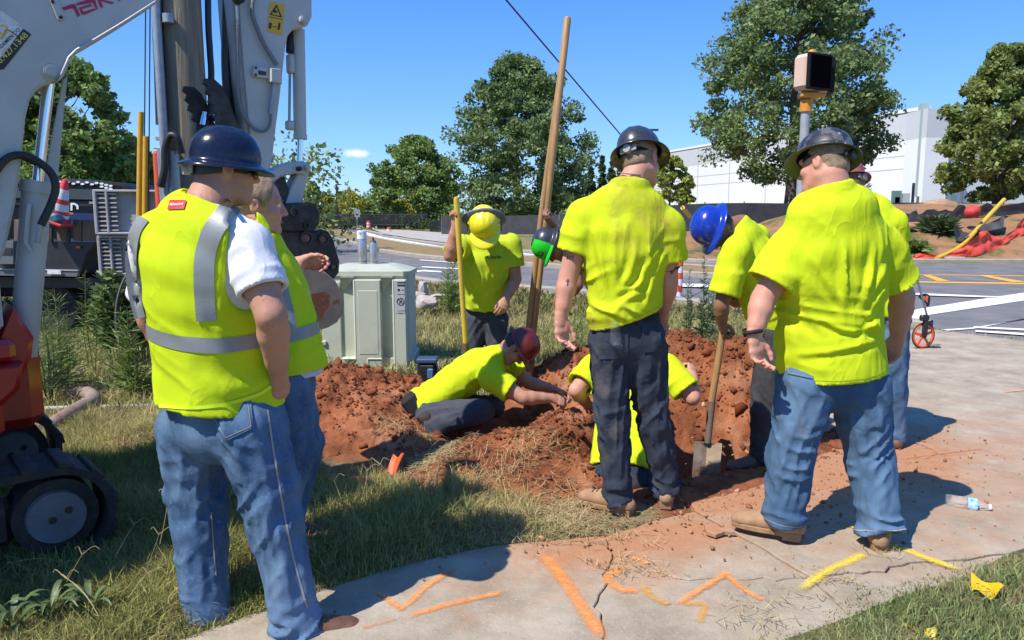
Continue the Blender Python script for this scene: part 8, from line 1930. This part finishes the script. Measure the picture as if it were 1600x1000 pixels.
def lamp(px, top, Yv, label):
    q = P(px, top, Yv); r_ = empty('lamp_post', (q[0], Yv, 0), label, 'lamp post'); MB().cyl(V(q[0], Yv, 0), q, .11, .07, 8).build('pole', mat('lamp_bronze', (.03, .028, .025), .5), r_); MB().box(q+V(.35, 0, .05), (.8, .35, .16), None, .03).build('lamp_head', MATS['lamp_bronze'], r_)
lamp(525, 289, 112, 'thin lamp post above the golden trees by the far road'); lamp(1015, 204, 66, 'thin lamp post rising over the black hard hat')
q = P(558, 366, 84); sp_ = empty('road_sign', q, 'grey sign on a post seen from behind by the far road', 'road sign'); MB().cyl(q, P(558, 332, 84), .04, seg=6).build('post', STEELG, sp_); MB().box(P(558, 333, 83.9), (.62, .03, .85), None, .0).build('sign_plate', STEELG, sp_)
for k, (px, h_, m_) in enumerate(((505, 12, WHITE_ST), (512, 8, BLACKP), (580, 9, WHITE_ST))):
    b = P(px, 355 if k < 2 else 357, 108); t = MB().lathe([(.20, 0), (.22, .05), (.18, h_/12*1.1), (.12, h_/12*1.15), (0, h_/12*1.15)], b, None, 10).build('bollard', m_, loc=b); setp(t, ('pale bollard beside the far gate', 'dark bollard beside the far gate', 'small white box post beside the middle barrel')[k], 'bollard')
# distant pedestrians
def walker(px, py0, py1, Yv, top_m, leg_m, label):
    b = P(px, py0, Yv); H = P(px, py1, Yv)[2]-b[2]; r_ = empty('person', b, label, 'person', 'people walking by the far railing')
    def sdf(p):
        q = (p-b)/H*1.75; d = s_ell(q, V(0, 0, 1.63), V(.085, .10, .12)); d = smin(d, s_loft(q, [(V(0, 0, .95), V(1, 0, 0), .16, .11), (V(0, 0, 1.15), V(1, 0, 0), .15, .10), (V(0, 0, 1.38), V(1, 0, 0), .19, .11), (V(0, 0, 1.5), V(1, 0, 0), .07, .06)]), .04)
        for s in (-1, 1):
            d = smin(d, s_cap(q, V(s*.19, 0, 1.40), V(s*.24, .02, 1.12), .05, .042), .03); d = smin(d, s_cap(q, V(s*.24, .02, 1.12), V(s*.23, -.08, .88), .042, .035), .02)
            d = smin(d, s_cap(q, V(s*.09, 0, .9), V(s*.10, -.06*s, .48), .085, .06), .03); d = smin(d, s_cap(q, V(s*.10, -.06*s, .48), V(s*.10, .05*s, .06), .06, .045), .02); d = smin(d, s_cap(q, V(s*.10, .05*s, .05), V(s*.11, -.1, .03), .045, .035), .02)
        return d*H/1.75
    v, f = compact(*sdf_mesh(sdf, b-V(.6, .5, .1), b+V(.6, .5, H+.2), .035)); o = link('body', mesh_from('body', v, f, True, 0), top_m, r_)
    o.data.materials.append(leg_m); o.data.materials.append(SKIN_T); cz_ = (v[f].mean(1)[:, 2]-b[2])/H; o.data.polygons.foreach_set('material_index', np.where(cz_ < .53, 1, np.where(cz_ > .86, 2, 0)).astype(np.int32))
walker(655, 360.5, 340.5, 100, mat('pale_shirt', (.62, .72, .70), .8), mat('pale_trousers', (.42, .45, .45), .8), 'distant person in a pale shirt at the gate in the railing'); walker(661, 361, 340, 99, mat('dark_shirt', (.03, .03, .035), .8), MATS['dark_shirt'] if 'dark_shirt' in MATS else GREYC, 'distant person in dark clothes at the gate in the railing'); walker(648, 360.5, 341.5, 101, mat('grey_shirt', (.22, .23, .24), .8), GREYC, 'distant person in grey left of the pale shirt')
# orange netting, yellow tube, black flap, red bundle on the bank
NETM = bpy.data.materials.new('orange_netting'); NETM.use_nodes = True; nn_, nl_ = NETM.node_tree.nodes, NETM.node_tree.links; b_ = nn_['Principled BSDF']; b_.inputs['Base Color'].default_value = (.72, .075, .035, 1); b_.inputs['Roughness'].default_value = .6
tc_ = nn_.new('ShaderNodeTexCoord'); vo = nn_.new('ShaderNodeTexVoronoi'); vo.feature = 'DISTANCE_TO_EDGE'; vo.inputs['Scale'].default_value = 9; nl_.new(tc_.outputs['Object'], vo.inputs['Vector']); mr = nn_.new('ShaderNodeMapRange'); mr.inputs[1].default_value = .30; mr.inputs[2].default_value = .42; mr.inputs[3].default_value = 1; mr.inputs[4].default_value = .45; nl_.new(vo.outputs['Distance'], mr.inputs[0]); nl_.new(mr.outputs[0], b_.inputs['Alpha'])
def bankp(px, py, lift=.0):
    """where the line of sight meets the bank"""
    d = ray(px, py); o = V(0, 0, CAM_H); ts = np.linspace(20, 40, 800)
    for t in ts:
        p_ = o+d*t
        if p_[2] <= gz1(p_[0], p_[1])+lift: return p_
    return o+d*28
top_l = [(1428, 400), (1440, 396), (1470, 398), (1500, 388), (1520, 372), (1538, 361), (1548, 366), (1565, 370), (1585, 358), (1600, 340), (1640, 325)]; bot_l = [(1428, 405), (1445, 404), (1475, 402), (1500, 401), (1520, 400), (1536, 396), (1550, 392), (1570, 384), (1590, 372), (1605, 362), (1640, 350)]
bt_ = spline([bankp(a, b, .06) for a, b in bot_l], 60); tp_ = spline([P(a, b, bankp(c, d, .06)[1]+.15) for (a, b), (c, d) in zip(top_l, bot_l)], 60); k_ = 61; rows = 7
vv = np.concatenate([tp_+(bt_-tp_)*r/(rows-1)+np.stack([0*tp_[:, 0], .25*(vnoise(np.stack([np.arange(k_)*.35, np.full(k_, r*.9), 0*tp_[:, 0]], 1), 8)-.5), .0*tp_[:, 0]], 1) for r in range(rows)]); ff = [(r*k_+i, r*k_+i+1, (r+1)*k_+i+1, (r+1)*k_+i) for r in range(rows-1) for i in range(k_-1)]
o = link('safety_netting', mesh_from('safety_netting', vv, ff, True, 0), NETM, loc=bt_[0]); setp(o, 'orange red plastic netting draped down the dirt bank', 'netting')
YT = mat('yellow_tube', (.68, .42, .02), .45, col2=(.6, .34, .02), nscale=2); pth = spline([bankp(1464, 404, .08), bankp(1490, 392, .1), bankp(1510, 377, .12), P(1540, 343, bankp(1530, 350)[1]-.2), P(1569, 312, bankp(1530, 350)[1]+1)], 30); o = MB().tube(pth, .085, 12).build('yellow_pipe', YT, loc=pth[0]); setp(o, 'long yellow pipe lying up the bank through the netting', 'pipe')
o = MB().add([P(1489, 345, 29), P(1493, 376, 28.5), P(1503, 378, 28.4), P(1515, 364, 28.8), P(1505, 362, 28.9), P(1497, 354, 29), P(1500, 368, 28.9)], [(0, 1, 6, 5), (1, 2, 6), (2, 3, 4, 6), (6, 4, 5)]).build('plastic_flap', SILT, loc=P(1489, 376, 28.5)); setp(o, 'black torn plastic flap sticking up on the bank', 'plastic sheet')
o = MB().add([P(1515, 358, 29.4), P(1540, 350, 29.6), P(1562, 345, 29.8), P(1565, 336, 29.9), P(1570, 338, 29.8), P(1568, 356, 29.2), P(1540, 362, 29)], [(0, 1, 6), (1, 2, 5, 6), (2, 3, 4, 5)]).build('plastic_sheet', SILT, loc=P(1515, 358, 29.4)); setp(o, 'crumpled black plastic under the upper end of the yellow pipe', 'plastic sheet')
c_ = P(1520, 331, 29.6); nb = sdf_mesh(lambda p: s_ell(p, c_, V(.32, .25, .24))-.09*(vnoise(p*5, 3)-.5), c_-.7, c_+.7, .04); o = link('netting_bundle', mesh_from('netting_bundle', *compact(*nb)), mat('netting_red', (.50, .045, .035), .7, bump=.8, bscale=14), loc=c_); setp(o, 'red bundled netting hung on the silt fence', 'netting')
DIRTB = mat('bank_dirt', (.40, .24, .14), .95, col2=(.28, .16, .09), nscale=2, bump=1, bscale=5)
for k, (px, py, w, h_, Yv) in enumerate(((1470, 322, 60, 14, 33.5), (1420, 350, 26, 5, 29.5))):
    c_ = P(px, py, Yv); rx, rz = w/FPX*Yv/2, h_/FPX*Yv; nb = sdf_mesh(lambda p: s_ell(p, c_-EZ*.1, V(rx, rx*.6, rz))-.16*(fbm(p*2.5, 3, 3)-.5), c_-V(rx+.5, rx+.3, rz+.6), c_+V(rx+.5, rx+.3, rz+.6), .07); o = link('spoil_heap', mesh_from('spoil_heap', *compact(*nb)), DIRTB, loc=c_); setp(o, ('pale dirt pile behind the silt fence before the warehouse', 'low dirt hump at the left end of the silt fence')[k], 'dirt heap')
o = MB().box(P(1492, 403, 26.6), (.6, .3, .08), None, .02).build('plank', CONC2, loc=P(1492, 403, 26.6)); setp(o, 'pale slab lying at the foot of the netting by the kerb', 'slab')
# ================================================================== SPRAYED MARKS ON THE PAVEMENT
OP = mat('orange_spray', (.80, .25, .045), .9, col2=(.82, .36, .12), nscale=30, alpha=(75, .95, 1.85, .8), spec=.1); OPF = mat('orange_spray_faint', (.62, .22, .085), .9, alpha=(40, 1.15, 2.1, .75), spec=.1); YP = mat('yellow_spray', (.76, .56, .03), .9, col2=(.72, .55, .12), nscale=20, alpha=(75, .9, 1.7, .8), spec=.1); YPF = mat('amber_spray', (.68, .34, .05), .9, alpha=(40, 1.1, 2.0, .75), spec=.1)
MK = [0]
def spray(px, wpx, m, label, lift=0, group='orange spray marks on the pavement'):
    MK[0] += 1; q = spline([G(a, b, .0) for a, b in px], 24); n_ = len(q); t = nrm(np.gradient(q, axis=0)); s_ = np.stack([-t[:, 1], t[:, 0], 0*t[:, 0]], 1)
    w = np.array([wpx*1.3]*n_)*q[:, 1]/FPX*(1+.3*(vnoise(np.stack([np.arange(n_)*.7, np.full(n_, MK[0]*3.), np.zeros(n_)], 1), 2)-.5)); w[0] *= .5; w[-1] *= .5; z = Z0+(.0115 if px[0][0] > 1240 else .0035)+.0005*(MK[0] % 5)
    cc_ = np.linspace(-.5, .5, 9); v = np.concatenate([q+s_*(w*c)[:, None] for c in cc_]); v[:, 2] = z; f = [(r*n_+i, r*n_+i+1, (r+1)*n_+i+1, (r+1)*n_+i) for r in range(8) for i in range(n_-1)]
    ms_ = mesh_from('spray_mark', v, f, False); at_ = ms_.attributes.new('cover', 'FLOAT', 'POINT'); el_ = np.minimum(1, np.minimum(np.arange(n_), n_-1-np.arange(n_))/3.)
    at_.data.foreach_set('value', np.concatenate([(1-abs(2*c))**.6*el_ for c in cc_]).astype(np.float32)); o = link('spray_mark', ms_, m, loc=(*q[0][:2], 0)); setp(o, label, 'paint mark', group)
spray([(845, 862), (878, 905), (912, 955), (948, 1010)], 26, OP, 'long orange spray line running down the middle of the pavement')
spray([(632, 968), (690, 950), (740, 938), (795, 926)], 15, OP, 'orange spray line ending in the shadow edge on the near pavement')
spray([(630, 955), (668, 918), (716, 888)], 14, OP, 'orange spray arm pointing up into the shadow'); spray([(588, 926), (612, 944), (634, 958)], 14, OP, 'short orange spray stroke at the left end in the shadow'); spray([(560, 985), (590, 978), (625, 968)], 14, OPF, 'faint orange spray by the brown boot toe')
spray([(985, 885), (950, 905), (975, 925), (1000, 922)], 20, OP, 'curved orange spray stroke beside the long pavement crack'); spray([(985, 872), (1005, 880), (1015, 884)], 13, OP, 'short orange spray dash at the top of the crack')
spray([(1000, 915), (1020, 935), (1050, 950)], 22, YPF, 'amber spray patch left of the orange cross on the slab'); spray([(1055, 950), (1085, 930), (1125, 905), (1135, 895)], 14, OP, 'orange spray line rising to the crossing crack'); spray([(1130, 895), (1165, 925), (1195, 942)], 13, OP, 'orange spray line falling to the right from the crack'); spray([(1060, 945), (1100, 948), (1090, 980)], 20, YPF, 'amber spray patch near the bottom of the cracked slab')
spray([(1400, 722), (1450, 714), (1500, 708), (1548, 702)], 9, OPF, 'orange spray line between the two hat shadows'); spray([(1420, 690), (1460, 708), (1440, 722)], 8, OPF, 'faint orange arrow head beside the hidden boots'); spray([(1565, 616), (1600, 612), (1640, 606)], 6, OP, 'small orange spray line at the right edge of the pavement')
YGp = 'yellow spray marks on the pavement'
spray([(1246, 930), (1290, 898), (1330, 880), (1352, 868)], 16, YP, 'yellow spray arm running down left from the boot', group=YGp); spray([(1325, 824), (1345, 834), (1362, 846)], 12, YP, 'yellow spray dash beside the right boot of the biggest man', group=YGp); spray([(1368, 868), (1400, 860), (1450, 878), (1505, 897)], 20, YP, 'yellow spray arm running right to the lawn', group=YGp); spray([(1380, 858), (1405, 856)], 10, YP, 'small yellow spray patch behind the heel of the biggest man', group=YGp)
for o in bpy.data.objects:
    if o.type == 'MESH' and o.name.startswith('spray_mark'): o.visible_shadow = True
